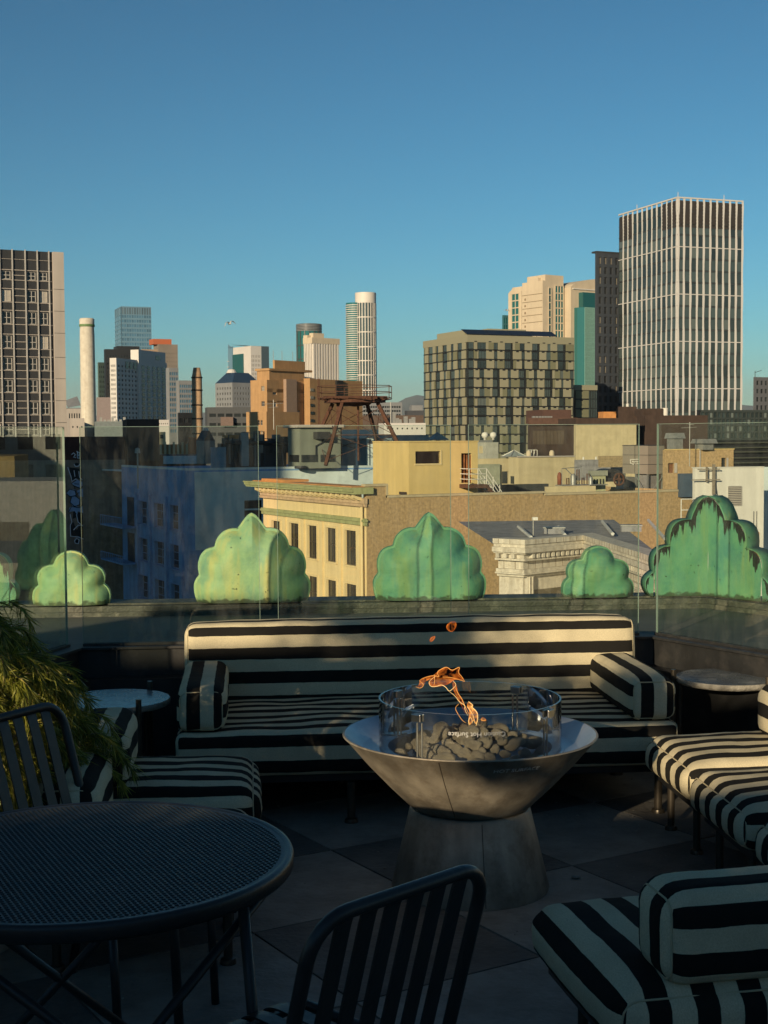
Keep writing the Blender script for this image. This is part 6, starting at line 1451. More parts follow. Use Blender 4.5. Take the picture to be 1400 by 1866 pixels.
def cushion(name, parent, loc, dims, r, mode, **k):
    o = rbox(*dims, r, mode, **k).build(name, m_stripe, parent, True, loc=loc); weld(o)
    hx, hy, hz = dims[0]/2, dims[1]/2, dims[2]/2; q = .29*r; rc = .71*r; c = MB(); ax = 1 if mode == 'x' else 0
    a_, e_ = (hx-q, hy-q) if mode == 'x' else (hy-q, hx-q); b_ = hz-q
    for s_ in (-1, 1):
        pts = []
        for cx, cz, a0 in ((a_-rc, b_-rc, 0), (-a_+rc, b_-rc, 90), (-a_+rc, -b_+rc, 180), (a_-rc, -b_+rc, 270)):
            for i in range(5): a = R_(a0+90*i/4); pts.append((cx+rc*math.cos(a), cz+rc*math.sin(a)))
        dn = []
        for i in range(len(pts)):
            p_, q_ = Vector(pts[i]), Vector(pts[(i+1) % len(pts)]); m_ = max(1, int((q_-p_).length/.05))
            for j in range(m_): dn.append(p_+(q_-p_)*j/m_)
        out = []
        pf = k.get('puff', 0)
        for d in dn:
            top = pf*.45*max(0, 1-(d.x/a_)**4) if d.y > b_-.002 else 0
            P3 = Vector((d.x, s_*e_, d.y+hz+top*.0)) if mode == 'x' else Vector((s_*e_, d.x, d.y+hz+top*.0)); out.append(P3)
        c = MB(); c.tube(out, .0028, 6, closed=True); c.build('piping', m_pipe, o, True)
    return o
def ring_piping(mb, x0, x1, y0, y1, z, r=.004, rc=.03):
    pts = []
    for cx, cy, a0 in ((x1-rc, y1-rc, 0), (x0+rc, y1-rc, 90), (x0+rc, y0+rc, 180), (x1-rc, y0+rc, 270)):
        for i in range(5): a = R_(a0+90*i/4); pts.append((cx+rc*math.cos(a), cy+rc*math.sin(a), z))
    mb.tube(pts, r, 6, closed=True)
def pipe_leg(name, parent, x, y, z1, r=.017, flange=.03):
    c = MB(); c.lathe([(.001, 0), (flange, 0), (flange, .006), (flange*.9, .016), (r, .02), (r, z1), (.001, z1)], 16, x, y)
    return c.build(name, m_leg, parent, 'auto')
# sofa -------------------------------------------------------------
sx0, sx1 = -.33, 1.85
sofa = empty('sofa', ((sx0+sx1)/2, 6.42, 0), 0, 'long black and cream striped sofa with bolster arms behind the fire pit', 'sofa')
hw = (sx1-sx0)/2
cushion('seat', sofa, (0, -.085, .209), (hw*2, .87, .19), .035, 'y', n=34, puff=.012, seed=1, wr=.008, s0=.435+.028)
cushion('backrest', sofa, (.015, .385, .30), (hw*2+.02, .22, .455), .05, 'y', n=34, puff=.010, seed=4, wr=.006, s0=.11+.018)
for sgn, sd_ in ((-1, 8), (1, 15)):
    cushion('arm', sofa, (sgn*(hw-.105), -.10, .40), (.205, .78, .185), .045, 'x', n=10, puff=.010, seed=sd_, wr=.006, s0=.03)
c = MB(); c.box(-hw+.03, -.48, .175, hw-.03, .32, .208); c.build('frame', m_frame, sofa, bevel=.004)
for x in (-1.03, -.35, .33, 1.0):
    for y in (-.50, .20): pipe_leg('leg', sofa, x, y, .175)
# lounge chairs ------------------------------------------------------
def make_lounge(rootlabel, group):
    r = empty('lounge_chair', (0, 0, 0), 0, rootlabel, 'lounge chair', group)
    cushion('seat', r, (-.33, 0, .225), (.68, .60, .15), .06, 'y', n=16, puff=.028, seed=21, wr=.008, s0=.03)
    b = cushion('back_bolster', r, (-.565, 0, .375), (.21, .50, .22), .055, 'x', n=12, puff=.012, seed=33, wr=.006, s0=.03)
    c = MB(); c.box(-.64, -.26, .19, -.04, .26, .224); c.tube([(-.66, -.24, .20), (-.66, .24, .20)], .01); c.build('frame', m_frame, r, bevel=.003)
    for x in (-.07, -.60):
        for y in (-.17, .17): pipe_leg('leg', r, x, y, .19, .015, .026)
    c = MB(); c.tube([(-.60, -.17, .10), (-.60, .17, .10)], .009); c.build('stretcher', m_leg, r)
    return r
gl = 'striped lounge chairs around the fire pit'
L1 = make_lounge('striped lounge chair on the left, half hidden by the weeping plant', gl); L1.location = (.0, 5.30, 0)
def lounge(x, y, rz, label):
    q = dup(L1); q.location = (x, y, 0); q.rotation_euler = (0, 0, rz); q['label'] = label; return q
lounge(-.02, 4.52, 0, 'striped lounge chair hidden below the perforated table, only its leg showing')
lounge(1.665, 5.48, math.pi, 'farthest striped lounge chair on the right, just in front of the marble table')
lounge(1.655, 4.84, math.pi, 'second striped lounge chair on the right, between the farther one and the frame edge')
lounge(1.665, 4.18, math.pi, 'striped lounge chair of which only a sliver shows at the right frame edge')
NL = lounge(1.043, 3.745, math.pi/2+R_(6), 'big striped lounge chair in the lower right corner with its bolster towards the camera')
for ch_ in NL.children:
    if ch_.name.startswith('back_bolster'): ch_.location.y -= .07
# marble side tables --------------------------------------------------
def side_table(x, y, rot, label, R=.245):
    r = empty('side_table', (x, y, 0), R_(rot), label, 'side table', 'round marble side tables')
    pr_ = []
    c = MB(); n = 64; b = 0
    prof = [(.001, .470), (R*.96, .470), (R*.99, .476), (R, .485), (R*.995, .494), (R*.98, .4985), (.001, .4990)]
    c.lathe(prof, n)
    for i, v in enumerate(c.v):
        a = math.atan2(v[1], v[0]); rr = math.hypot(v[0], v[1])
        if rr > R*.9: k = 1+.006*noise.noise(Vector((math.cos(a)*6, math.sin(a)*6, v[2]*60+x))); c.v[i] = (v[0]*k, v[1]*k, v[2])
    for i, f in enumerate(c.f): c.m[i] = 1 if i//n in (1, 2, 3, 4) else 0
    c.build('table_top', [m_marble, m_marble_edge], r, 'auto')
    for k in range(3):
        a = R_(k*120); c = MB(); c.tube([(R*.93*math.cos(a), R*.93*math.sin(a), 0), (R*.93*math.cos(a), R*.93*math.sin(a), .468)], .0125, 12); c.tube([(R*1.06*math.cos(a), R*1.06*math.sin(a), 0.0), (R*1.06*math.cos(a), R*1.06*math.sin(a), .535)], .0125, 12)
        c.build('leg', m_leg, r, 'auto')
    c = MB()
    for k in range(3):
        a = R_(k*120); c.tube([(0, 0, .20), (R*.93*math.cos(a), R*.93*math.sin(a), .20)], .008)
    c.build('stretcher', m_leg, r)
side_table(-.615, 6.25, -62, 'round grey marble side table on the left, between the weeping plant and the sofa')
side_table(2.255, 6.45, 175, 'round grey marble side table with a chipped rim on the right, beyond the sofa arm')
# fire pit -------------------------------------------------------------
FX, FY = .785, 5.02
fp = empty('fire_pit', (FX, FY, 0), 0, 'conical steel fire bowl on a flared base, with a round glass wind guard', 'fire pit')
c = MB(); c.lathe([(.001, .001), (.287, .001), (.289, .008), (.222, .290), (.214, .298), (.001, .298)], 96); c.build('base', m_steel, fp, 'auto')
m_weld = M('weld seam', (.10, .085, .065), .6, metal=.4)
for (aw, prw) in ((-88, [(.2892, .010), (.2225, .288)]), (62, [(.2892, .010), (.2225, .288)])):
    c = MB(); c.tube([(r_*math.cos(R_(aw)), r_*math.sin(R_(aw)), z_) for r_, z_ in prw], .0016, 6); c.build('weld_seam', m_weld, fp)
c = MB(); c.tube([(r_*math.cos(R_(-112)), r_*math.sin(R_(-112)), z_) for r_, z_ in [(.233, .318), (.301, .385), (.381, .470), (.461, .562)]], .0014, 6); c.build('weld_seam', m_weld, fp)
prof = [(.001, .285), (.175, .286), (.205, .298), (.232, .318), (.30, .385), (.38, .470), (.462, .566), (.466, .568), (.464, .572), (.458, .572)]
c = MB(); c.lathe(prof, 128); c.build('bowl', m_steel, fp, 'auto')
c = MB(); c.lathe([(.458, .572), (.395, .520), (.392, .518), (.345, .518)], 128); c.lathe([(.345, .519), (.318, .522), (.300, .522), (.298, .510), (.290, .480), (.001, .470)], 96)
c.build('burner_tray', m_steelin, fp, 'auto')
# glass ring, four curved panes
gr = .333; z0, z1 = .524, .700
for k in range(4):
    a0 = R_(k*90+48); a1 = R_(k*90+90+48); a0 += .002; a1 -= .002; n = 28
    c = MB(); e = MB()
    for rr in (gr, gr-.007):
        b = len(c.v)
        for i in range(n+1):
            a = a0+(a1-a0)*i/n; c.v += [(rr*math.cos(a), rr*math.sin(a), z0), (rr*math.cos(a), rr*math.sin(a), z1)]
        for i in range(n): c.f.append((b+2*i, b+2*i+2, b+2*i+3, b+2*i+1)); c.m.append(0)
    gp = c.build('glass_pane', m_glassb, fp, True)
    for i in range(n):
        a = a0+(a1-a0)*i/n; a_ = a0+(a1-a0)*(i+1)/n
        e.quad((gr*math.cos(a), gr*math.sin(a), z1+.0003), (gr*math.cos(a_), gr*math.sin(a_), z1+.0003), ((gr-.007)*math.cos(a_), (gr-.007)*math.sin(a_), z1+.0003), ((gr-.007)*math.cos(a), (gr-.007)*math.sin(a), z1+.0003))
    e.build('glass_rim', M('rim of glass', (.35, .42, .38), .25, var=.1), gp)
for k in range(4):
    a = R_(k*90+48); c = MB(); mt = Matrix.Rotation(a, 4, 'Z')
    c.box(gr-.017, -.020, .664, gr-.0085, .020, .692, mtx=mt); c.box(gr+.0015, -.020, .664, gr+.010, .020, .692, mtx=mt)
    c.build('clip', m_clip, fp, bevel=.003)
    c = MB()
    for s in (-.010, .010): c.tube([mt @ Vector((gr-.015, s, .52)), mt @ Vector((gr-.015, s, .658))], .0035, 8)
    c.box(gr-.030, -.03, .520, gr+.012, .03, .527, mtx=mt); c.build('clip_post', m_clip, fp)
def text_mesh(txt, size, mat, parent, name, fn, ext=.0006):
    cu = bpy.data.curves.new(name, 'FONT'); cu.body = txt; cu.size = size; cu.align_x = 'CENTER'; cu.extrude = ext; cu.resolution_u = 3
    t = bpy.data.objects.new(name, cu); COL.objects.link(t); dg = bpy.context.evaluated_depsgraph_get(); me = bpy.data.meshes.new_from_object(t.evaluated_get(dg))
    bpy.data.objects.remove(t); me.name = name
    for v in me.vertices: v.co = fn(v.co.copy())
    me.materials.clear(); me.materials.append(mat); o = bpy.data.objects.new(name, me); COL.objects.link(o); o.parent = parent; return o
def on_bowl(co):
    # outer cone: from (.38,.470) to (.462,.566)
    zz = .520+co.y*.74; rr = .38+(zz-.470)*(.082/.096)+.0012+co.z; a = R_(-90+13)+co.x/.43; return Vector((rr*math.cos(a), rr*math.sin(a), zz))
text_mesh('HOT SURFACE', .026, M('engraved letters', (.72, .70, .64), .5), fp, 'engraved_warning', on_bowl)
def on_glass(co):
    a = R_(-90-4.5)-co.x/.333; return Vector(((gr+.0012+co.z)*math.cos(a), (gr+.0012+co.z)*math.sin(a), .640-co.y))
text_mesh('Caution Hot Surface', .024, m_text, fp, 'glass_warning', on_glass)
# lava stones
random.seed(5); placed = []
sb = []
for k in range(7):
    bm = bmesh.new(); bmesh.ops.create_icosphere(bm, subdivisions=3, radius=1)
    for v in bm.verts:
        d = noise.noise(v.co*1.1+Vector((k*7, 0, 0)))*.24+noise.noise(v.co*3+Vector((k*7, 0, 0)))*.07
        v.co = v.co*(1+d); v.co.z *= .78
    me = bpy.data.meshes.new('lava_stone'); bm.to_mesh(me); bm.free(); me.materials.append(m_lava)
    for p in me.polygons: p.use_smooth = True
    sb.append(me)
ang = 0
tries = 0
while len(placed) < 92 and tries < 12000:
    tries += 1
    rr = .272*math.sqrt(random.random()); a = random.uniform(0, 6.283); s = random.uniform(.018, .034)
    x, y = rr*math.cos(a), rr*math.sin(a)
    base = .486+.050*(1-(rr/.29)**2)
    lay = 0 if len(placed) < 54 else 1
    z = base+s*.45+lay*.032*(1-(rr/.30)**2)
    if lay and rr > .22: continue
    if any((x-q[0])**2+(y-q[1])**2+(z-q[2])**2 < (.74*(s+q[3]))**2 for q in placed): continue
    placed.append((x, y, z, s))
for i, (x, y, z, s) in enumerate(placed):
    o = bpy.data.objects.new('lava_stone', sb[i % 7]); COL.objects.link(o); o.location = (FX+x, FY+y, z); o.scale = (s*random.uniform(.9, 1.25), s, s*random.uniform(.85, 1.0)); o.rotation_euler = (random.uniform(-.5, .5), random.uniform(-.5, .5), random.uniform(0, 6.28))
    tag(o, 'rounded grey brown lava stone heaped inside the glass ring of the fire bowl', 'stone', 'lava stones in the fire bowl')
# flames: thin curved bodies of burning gas
def flame_mat(name, core, edge, strength, alpha=.75):
    mt = bpy.data.materials.new(name); mt.use_nodes = True; nt = mt.node_tree; L = nt.links
    for n in list(nt.nodes): nt.nodes.remove(n)
    o = N(nt, 'ShaderNodeOutputMaterial'); tr = N(nt, 'ShaderNodeBsdfTransparent'); em = N(nt, 'ShaderNodeEmission')
    lw = N(nt, 'ShaderNodeLayerWeight'); lw.inputs[0].default_value = .35
    tc = N(nt, 'ShaderNodeTexCoord'); nz = N(nt, 'ShaderNodeTexNoise'); nz.inputs['Scale'].default_value = 22; nz.inputs['Detail'].default_value = 3; nz.inputs['Distortion'].default_value = 1.5; L.new(tc.outputs['Object'], nz.inputs['Vector'])
    rp = N(nt, 'ShaderNodeValToRGB'); e = rp.color_ramp.elements; e[0].position = .35; e[0].color = (*core, 1); e[1].position = .75; e[1].color = (*edge, 1); L.new(nz.outputs['Fac'], rp.inputs[0])
    L.new(rp.outputs[0], em.inputs[0]); em.inputs[1].default_value = strength
    ad = N(nt, 'ShaderNodeMath', operation='MULTIPLY_ADD'); L.new(lw.outputs['Facing'], ad.inputs[0]); ad.inputs[1].default_value = .8
    mr = N(nt, 'ShaderNodeMapRange'); mr.inputs['From Min'].default_value = .38; mr.inputs['From Max'].default_value = .62; mr.inputs['To Min'].default_value = -.2; mr.inputs['To Max'].default_value = alpha; L.new(nz.outputs['Fac'], mr.inputs['Value']); L.new(mr.outputs[0], ad.inputs[2])
    cl = N(nt, 'ShaderNodeClamp'); L.new(ad.outputs[0], cl.inputs[0])
    mx = N(nt, 'ShaderNodeMixShader'); L.new(cl.outputs[0], mx.inputs[0]); L.new(tr.outputs[0], mx.inputs[1]); L.new(em.outputs[0], mx.inputs[2]); L.new(mx.outputs[0], o.inputs[0])
    return mt
m_fl1 = flame_mat('orange flame', (.62, .07, .005), (1.0, .30, .04), 1.0, .22)
m_fl2 = flame_mat('bright flame', (1.0, .24, .02), (1.0, .55, .14), 1.2, .6)
def fil(name, strength, col):
    mt = bpy.data.materials.new(name); mt.use_nodes = True; nt = mt.node_tree; b = nt.nodes['Principled BSDF']; b.inputs['Base Color'].default_value = (0, 0, 0, 1)
    b.inputs['Emission Color'].default_value = (*col, 1); b.inputs['Emission Strength'].default_value = strength; b.inputs['Alpha'].default_value = .85; return mt
m_fil = fil('flame edge', 1.0, (1.0, .42, .09)); m_fil2 = fil('hot flame edge', 1.2, (1.0, .62, .22))
flame = empty('flame', (FX, FY, .56), 0, 'orange gas flame licking up from the stones and blown to the left', 'flame')
FL = Vector((FX, FY, .56))
def fpt(x, y, dy=0): return Q(x, y, (Vector((FX, FY, 0))-CAMP).dot(F0)+dy)-FL
def tongue(pts, dep, mat, name='flame_tongue', parent=None, dy0=0, sub=2):
    pts = [Vector(p) for p in pts]
    for _ in range(sub):
        out = []
        for i in range(len(pts)):
            a, b = pts[i], pts[(i+1) % len(pts)]; out += [a*.75+b*.25, a*.25+b*.75]
        pts = out
    ctr = sum(pts, Vector((0, 0)))/len(pts); n = len(pts); c = MB()
    rings = [1, .85, .6, .3]
    for side in (-1, 1):
        b = len(c.v)
        for s in rings:
            for p in pts:
                q = ctr+(p-ctr)*s; w_ = .03*noise.noise(Vector((q.x*.03, q.y*.03, 3)))
                c.v.append(tuple(fpt(q.x, q.y, dy0+w_+side*dep*(1-s*s)**.5)))
        for a in range(3):
            for i in range(n): c.f.append((b+a*n+i, b+a*n+(i+1) % n, b+(a+1)*n+(i+1) % n, b+(a+1)*n+i)); c.m.append(0)
        c.f.append(tuple(b+3*n+i for i in range(n))); c.m.append(0)
    return c.build(name, mat, parent, True)
z4 = lambda x, y: (740+x/7.775, 1100+y/7.775)
tongue([z4(*p) for p in [(410, 990), (540, 905), (600, 900), (660, 950), (720, 910), (765, 900), (750, 970), (800, 1050), (835, 1105), (700, 1065), (640, 1120), (560, 1160), (440, 1180), (340, 1170), (310, 1110), (380, 1060)]], .018, m_fl1, parent=flame)
tongue([z4(*p) for p in [(190, 1090), (300, 1030), (410, 1010), (400, 1060), (300, 1060), (265, 1120), (260, 1150), (220, 1200), (150, 1180), (190, 1150)]], .008, m_fl1, parent=flame, dy0=.02)
tongue([z4(*p) for p in [(660, 1090), (720, 1150), (700, 1200), (760, 1290), (830, 1440), (900, 1590), (860, 1600), (790, 1450), (720, 1320), (660, 1200)]], .008, m_fl1, parent=flame)
tongue([z4(*p) for p in [(880, 1380), (965, 1445), (910, 1450), (1000, 1520), (1025, 1560), (1020, 1670), (985, 1720), (960, 1640), (900, 1740), (880, 1640), (910, 1530), (860, 1460)]], .014, m_fl2, parent=flame)
tongue([z4(*p) for p in [(1050, 1655), (1085, 1600), (1150, 1655), (1110, 1668)]], .008, m_fl2, parent=flame)
for loop, mm, rr in [([(190, 1090), (250, 1050), (400, 1012), (480, 1050), (430, 970), (540, 905), (590, 900), (650, 955), (745, 900), (765, 905), (735, 975), (790, 1030), (835, 1105)], m_fil, .0016),
                 ([(420, 1030), (320, 1100), (345, 1180), (440, 1175), (500, 1145), (570, 1185), (610, 1250), (660, 1210), (720, 1150), (665, 1090)], m_fil2, .0015),
                 ([(835, 1105), (760, 1080), (640, 1045), (520, 1040)], m_fil, .0014), ([(400, 1000), (410, 1100), (395, 1160)], m_fil, .0013),
                 ([(620, 1250), (700, 1310), (760, 1400), (840, 1440), (830, 1500), (880, 1590)], m_fil2, .0014), ([(700, 1190), (740, 1280), (790, 1340), (830, 1440), (900, 1580)], m_fil, .0014),
                 ([(750, 1420), (690, 1480), (740, 1570), (800, 1660), (850, 1690)], m_fil, .0013), ([(885, 1385), (960, 1445), (915, 1455), (1010, 1530), (1022, 1640), (990, 1740)], m_fil2, .0018),
                 ([(865, 1460), (905, 1500), (960, 1600), (975, 1690)], m_fil2, .0015), ([(900, 1740), (880, 1650), (920, 1600), (945, 1690)], m_fil2, .0014), ([(190, 1095), (260, 1150), (210, 1205), (140, 1180)], m_fil, .0012)]:
    pp = [Vector(z4(*p)) for p in loop]
    for _ in range(2):
        o_ = [pp[0]]
        for i in range(len(pp)-1): o_ += [pp[i]*.75+pp[i+1]*.25, pp[i]*.25+pp[i+1]*.75]
        pp = o_+[pp[-1]]
    c = MB(); rr *= .75; c.tube([fpt(p.x, p.y, -.008+.03*noise.noise(Vector((p.x*.03, p.y*.03, 3)))) for p in pp], [rr*(.4+.6*math.sin(math.pi*(i+.5)/len(pp))) for i in range(len(pp))], 6); c.build('flame_edge', mm, flame, True)
for nm, pts_, lab in (('a', [(570, 310), (620, 265), (680, 240), (720, 280), (715, 330), (670, 400), (620, 400), (575, 360)], 'orange wisp of flame floating highest, in front of the top stripe of the sofa'),
                      ('b', [(330, 530), (350, 480), (400, 460), (420, 465), (400, 510), (360, 545)], 'small faint wisp of flame, floating lower left of the highest one')):
    o = tongue([z4(*p) for p in pts_], .010, m_fl1, name='flame_wisp'); o.location = FL; tag(o, lab, 'flame')
# slat chairs -----------------------------------------------------------
def make_slat_chair(label, group):
    r = empty('slat_chair', (0, 0, 0), 0, label, 'chair', group)
    W = .222; tr = .0135
    def back(t):   # t 0 at seat, 1 at top : returns (y, z)
        return (-.215-.115*t, .44+.40*t)
    pts = []
    pts.append((-W, -.30, 0)); pts.append((-W, -.225, .40))
    for t in (.1, .5, .80): y, z = back(t); pts.append((-W, y, z))
    rc = .075
    for i in range(7):
        a = R_(180-90*i/6); t = (1-rc/.40)+(rc/.40)*math.sin(R_(90*i/6)); y, z = back(t); pts.append((-W+rc+rc*math.cos(a), y, z))
    pts2 = pts+[(-p[0], p[1], p[2]) for p in reversed(pts)]
    c = MB(); c.tube(pts2, tr, 12); c.build('back_frame', m_frame, r, True)
    c = MB(); 
    for s in (-1, 1): c.tube([(s*W, -.235, .42), (s*W, .20, .42), (s*W, .225, .41)], tr*.9, 10)
    c.tube([(-W, .21, .408), (W, .21, .408)], tr*.8, 8); c.tube([(-W, -.20, .408), (W, -.20, .408)], tr*.8, 8); c.tube([(-.16, -.05, .395), (.16, -.05, .395)], .008, 8)
    c.build('seat_frame', m_frame, r, True)
    for s in (-1, 1):
        c = MB(); c.tube([(s*W, .215, .41), (s*W, .235, 0)], tr*.9, 10); c.build('leg', m_frame, r, True)
    n = 6; pitch = .060
    prof = [back(1.0)]
    prof = []
    y, z = back(.985); prof += [(y-.004, z), back(.95), back(.8), back(.55), back(.3), back(.14)]
    prof += [(-.215, .462), (-.190, .444), (-.15, .436), (-.02, .430), (.12, .436), (.18, .438), (.215, .430), (.232, .410), (.228, .392)]
    # smooth the profile
    for _ in range(2):
        o_ = [prof[0]]
        for i in range(len(prof)-1):
            a, b = prof[i], prof[i+1]; o_ += [(a[0]*.75+b[0]*.25, a[1]*.75+b[1]*.25), (a[0]*.25+b[0]*.75, a[1]*.25+b[1]*.75)]
        prof = o_+[prof[-1]]
    for k in range(n):
        x = (k-(n-1)/2)*pitch; hw_ = .0190; c = MB(); th = .0045; K = len(prof)
        for i, (y, z) in enumerate(prof):
            a = prof[max(0, i-1)]; b = prof[min(K-1, i+1)]; ty, tz = b[0]-a[0], b[1]-a[1]; l = math.hypot(ty, tz); ny, nz = -tz/l*th/2, ty/l*th/2
            c.v += [(x-hw_, y+ny, z+nz), (x+hw_, y+ny, z+nz), (x+hw_, y-ny, z-nz), (x-hw_, y-ny, z-nz)]
        for i in range(K-1):
            for j in range(4):
                j2 = (j+1) % 4; c.f.append((i*4+j, i*4+j2, (i+1)*4+j2, (i+1)*4+j)); c.m.append(0)
        c.f.append((0, 1, 2, 3)); c.f.append(tuple((K-1)*4+q for q in (3, 2, 1, 0))); c.m += [0, 0]
        c.build('slat', m_frame, r, 'auto')
    return r
ch = make_slat_chair('black metal slat back chair in the foreground, its back to the camera', 'black slat chairs at the perforated table')
ch.location = (.055, 2.70, 0); ch.rotation_euler = (0, 0, R_(40))
ch2 = dup(ch); ch2['label'] = 'black metal slat back chair at the left edge, before the weeping plant'; ch2.location = (-.44, 3.98, 0); ch2.rotation_euler = (0, 0, R_(-123))
# perforated table --------------------------------------------------------
tx, ty = -.377, 3.109
tb = empty('round_table', (tx, ty, 0), 0, 'round dark metal table with a perforated top in the lower left', 'table')
c = MB(); RT_ = .462; pitch = .0134; hr = pitch*.37
rin = RT_-.016
jj = int(rin/(pitch*.866))+2; ii = int(rin/pitch)+2
for j in range(-jj, jj+1):
    for i in range(-ii, ii+1):
        x = (i+.5*(j % 2))*pitch; y = j*pitch*.866
        if math.hypot(x, y) > rin-.004: continue
        b = len(c.v); orr = pitch/math.sqrt(3)
        for k in range(6): a = R_(30+60*k); c.v.append((x+orr*math.cos(a), y+orr*math.sin(a), .728))
        for k in range(6): a = R_(30+60*k); c.v.append((x+hr*1.08*math.cos(a), y+hr*1.08*math.sin(a), .7275))
        for k in range(6): a = R_(30+60*k); c.v.append((x+hr*math.cos(a), y+hr*math.sin(a), .7245))
        for k in range(6):
            k2 = (k+1) % 6
            c.f.append((b+k, b+k2, b+6+k2, b+6+k)); c.f.append((b+6+k, b+6+k2, b+12+k2, b+12+k)); c.m += [0, 0]
c.lathe([(rin-.012, .7276), (rin+.004, .7282)], 96)
rotm = Matrix.Rotation(R_(-8), 3, 'Z')
c.v = [tuple(rotm @ Vector(v)) for v in c.v]
c.build('perforated_top', m_mesh, tb)
c = MB(); c.lathe([(rin-.002, .7285), (RT_-.010, .731), (RT_-.003, .729), (RT_, .722), (RT_, .700), (RT_-.004, .694), (RT_-.010, .698), (rin, .722), (rin-.002, .7285)], 128); c.build('rim', m_frame, tb, True)
for ax, ay, bx_, by in ((.20, .20, .23, .23), (-.20, .20, -.23, .23), (.20, -.20, .23, -.23), (-.20, -.20, -.23, -.23)):
    rr = Matrix.Rotation(R_(20), 3, 'Z'); a = rr @ Vector((ax*1.35, ay*1.35, .70)); b = rr @ Vector((bx_*1.35, by*1.35, 0))
    c = MB(); c.tube([a, b], .0125, 12); c.build('leg', m_frame, tb, True)
c = MB()
for s in (-1, 1):
    rr = Matrix.Rotation(R_(20), 3, 'Z')
    for (p, q) in (((-.36, s*.24, .695), (.30, s*.30, .06)), ((.36, s*.24, .695), (-.30, s*.30, .06))): c.tube([rr @ Vector(p), rr @ Vector(q)], .011, 10)
c.build('cross_brace', m_frame, tb, True)
# weeping plant in a planter ------------------------------------------------
m_leaf = bpy.data.materials.new('weeping leaf'); m_leaf.use_nodes = True
nt = m_leaf.node_tree; b = nt.nodes['Principled BSDF']; b.inputs['Roughness'].default_value = .5
g_ = N(nt, 'ShaderNodeNewGeometry'); rp = N(nt, 'ShaderNodeValToRGB'); e = rp.color_ramp.elements
e[0].color = (.06, .075, .010, 1); e[1].color = (.50, .40, .12, 1); x = e.new(.5); x.color = (.20, .22, .025, 1); x = e.new(.9); x.color = (.36, .34, .05, 1)
nt.links.new(g_.outputs['Random Per Island'], rp.inputs[0]); nt.links.new(rp.outputs[0], b.inputs['Base Color'])
tl = N(nt, 'ShaderNodeBsdfTranslucent'); nt.links.new(rp.outputs[0], tl.inputs[0]); mx = N(nt, 'ShaderNodeMixShader'); mx.inputs[0].default_value = .3
nt.links.new(b.outputs[0], mx.inputs[1]); nt.links.new(tl.outputs[0], mx.inputs[2]); nt.links.new(mx.outputs[0], nt.nodes['Material Output'].inputs[0])
m_bark = M('thin twig bark', (.20, .15, .10), .9, var=.3, scale=30)
random.seed(11)
px0, py0 = -.99, 4.62
plant = empty('weeping_plant', (px0, py0, 0), 0, 'weeping needle leaved shrub with yellow green drooping foliage at the left edge', 'plant')
lf = MB(); tw = MB()
def leaf(p, d, ln, wd):
    d = d.normalized(); side = d.cross(Vector((random.uniform(-1, 1), random.uniform(-1, 1), random.uniform(-1, 1)))).normalized()*wd/2
    q = p+d*ln*.5+Vector((0, 0, -.004)); t = p+d*ln+Vector((0, 0, -ln*.18))
    n = len(lf.v); lf.v += [tuple(p-side*.4), tuple(p+side*.4), tuple(q+side), tuple(q-side), tuple(t)]
    lf.f += [(n, n+1, n+2, n+3), (n+3, n+2, n+4)]; lf.m += [0, 0]
def spray(p, out, ln):
    """a drooping twig with long narrow leaves"""
    pts = [p]; d = out.normalized()
    k = 7
    for i in range(k):
        d = (d+Vector((0, 0, -.34))).normalized(); pts.append(pts[-1]+d*ln/k)
    tw.tube(pts, [.0014*(1-i/(k+2)) for i in range(k+1)], 4, cap=False)
    for i in range(1, k+1):
        for _ in range(12):
            a = random.random(); pp = pts[i-1]*(1-a)+pts[i]*a
            dd = (pts[i]-pts[i-1]).normalized()+Vector((random.gauss(0, .55), random.gauss(0, .55), random.gauss(-.15, .4)))
            leaf(pp, dd, random.uniform(.035, .075), random.uniform(.0028, .0048))
tiers = [(1.06, .20, 50), (.97, .28, 70), (.87, .34, 90), (.77, .38, 100), (.67, .42, 110), (.56, .45, 110), (.45, .46, 100), (.34, .45, 70)]
for z, rad, cnt in tiers:
    for _ in range(cnt):
        a = random.uniform(0, 6.283); rr = .95*rad*math.sqrt(random.uniform(.25, 1.0))
        lump = 1+.30*noise.noise(Vector((math.cos(a)*1.8, math.sin(a)*1.8, z*4)))
        p = Vector((rr*math.cos(a)*lump, rr*math.sin(a)*lump, z+random.uniform(-.05, .06)))
        spray(p, Vector((math.cos(a), math.sin(a), .7+random.uniform(-.3, .3))), random.uniform(.09, .17))
lf.build('foliage', m_leaf, plant); 
for _ in range(12):
    a = random.uniform(0, 6.283); z = random.uniform(.35, .95); pts = [Vector((.03*math.cos(a), .03*math.sin(a), .25))]
    for i in range(1, 6):
        t = i/5; pts.append(Vector((t*.38*math.cos(a+t*.3), t*.38*math.sin(a+t*.3), .25+(z-.2)*math.sin(t*1.7)+random.uniform(-.02, .02))))
    tw.tube(pts, [.006*(1-i/7) for i in range(6)], 5)
tw.build('branches', m_bark, plant)
c = MB(); c.lathe([(.001, 0), (.20, 0), (.24, .26), (.25, .28), (.235, .285), (.22, .26), (.001, .25)], 40)
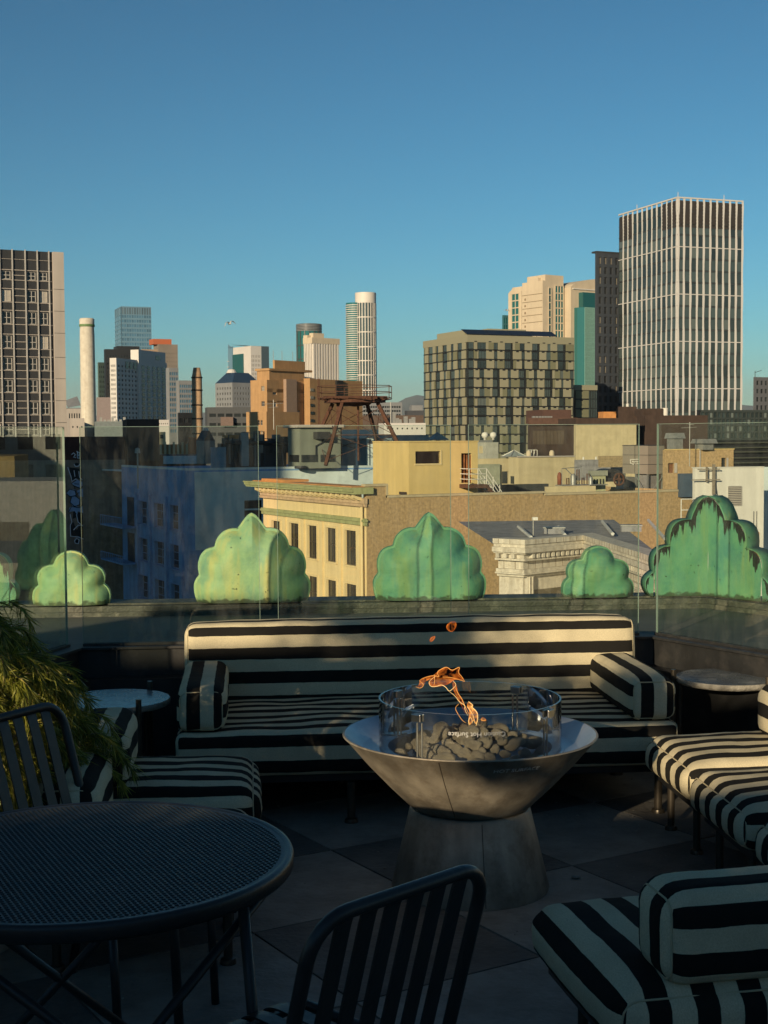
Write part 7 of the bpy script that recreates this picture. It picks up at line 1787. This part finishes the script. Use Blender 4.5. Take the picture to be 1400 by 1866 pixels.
po = c.build('planter', M('off white planter', (.45, .42, .36), .8, bump=.3), None, 'auto', loc=(px0, py0, 0)); tag(po, 'off white round planter under the weeping shrub at the left edge', 'planter')
# debris on the floor, gulls
c = MB(); c.lathe([(.001, 0), (.012, .001), (.016, .006), (.010, .012), (.001, .013)], 7, sx=1.3); o = c.build('pebble', M('pale chip', (.3, .28, .24), .9), None, loc=(1.19, 5.057, .002)); tag(o, 'small pale stone chip lying on the dark floor tile right of the fire pit', 'stone')
rg = random.Random(9); c = MB()
for _ in range(260):
    x = rg.uniform(-.9, 2.1); y = rg.uniform(2.6, 6.8); s_ = rg.uniform(.0015, .006); a = rg.uniform(0, 6.28)
    pts_ = [(x+s_*rg.uniform(.6, 1.2)*math.cos(a+k*1.26), y+s_*rg.uniform(.6, 1.2)*math.sin(a+k*1.26)) for k in range(5)]
    c.prism(pts_, .0015, .0015+s_*.5)
o = c.build('grit', M('pale grit', (.32, .30, .25), .9, var=.5, scale=3)); o['kind'] = 'stuff'; o['label'] = 'fine pale grit scattered over the dark floor tiles'; o['category'] = 'grit'
def gull(px_, py_, D, span, roll, label):
    p = Q(px_, py_, D); c = MB(); h = span/2
    c.tube([(0, -.22, 0), (0, -.12, .015), (0, .05, .02), (0, .2, .01), (0, .26, 0)], [.01, .05, .065, .04, .01], 8)
    for s in (-1, 1):
        wp = [(0, 0), (s*h*.3, .14), (s*h*.62, .09), (s*h, -.10)]
        for i in range(3):
            (x0, z0_), (x1, z1_) = wp[i], wp[i+1]; c0 = [.10, .11, .085, .01][i]; c1 = [.10, .11, .085, .01][i+1]
            c.quad((x0, -c0, z0_), (x0, c0, z0_), (x1, c1, z1_), (x1, -c1, z1_)); c.quad((x0, -c0, z0_-.012), (x0, c0, z0_-.012), (x1, c1, z1_-.005), (x1, -c1, z1_-.005))
    o = c.build('gull', M('gull grey', (.45, .44, .42), .8), None, loc=p, rot=(0, R_(roll), R_(20))); tag(o, label, 'bird')
gull(419, 590, 75, .68, -14, 'gull gliding in the sky left of the pale round topped towers'); gull(924, 566, 150, .75, 6, 'tiny distant gull beside the cream and teal tower')
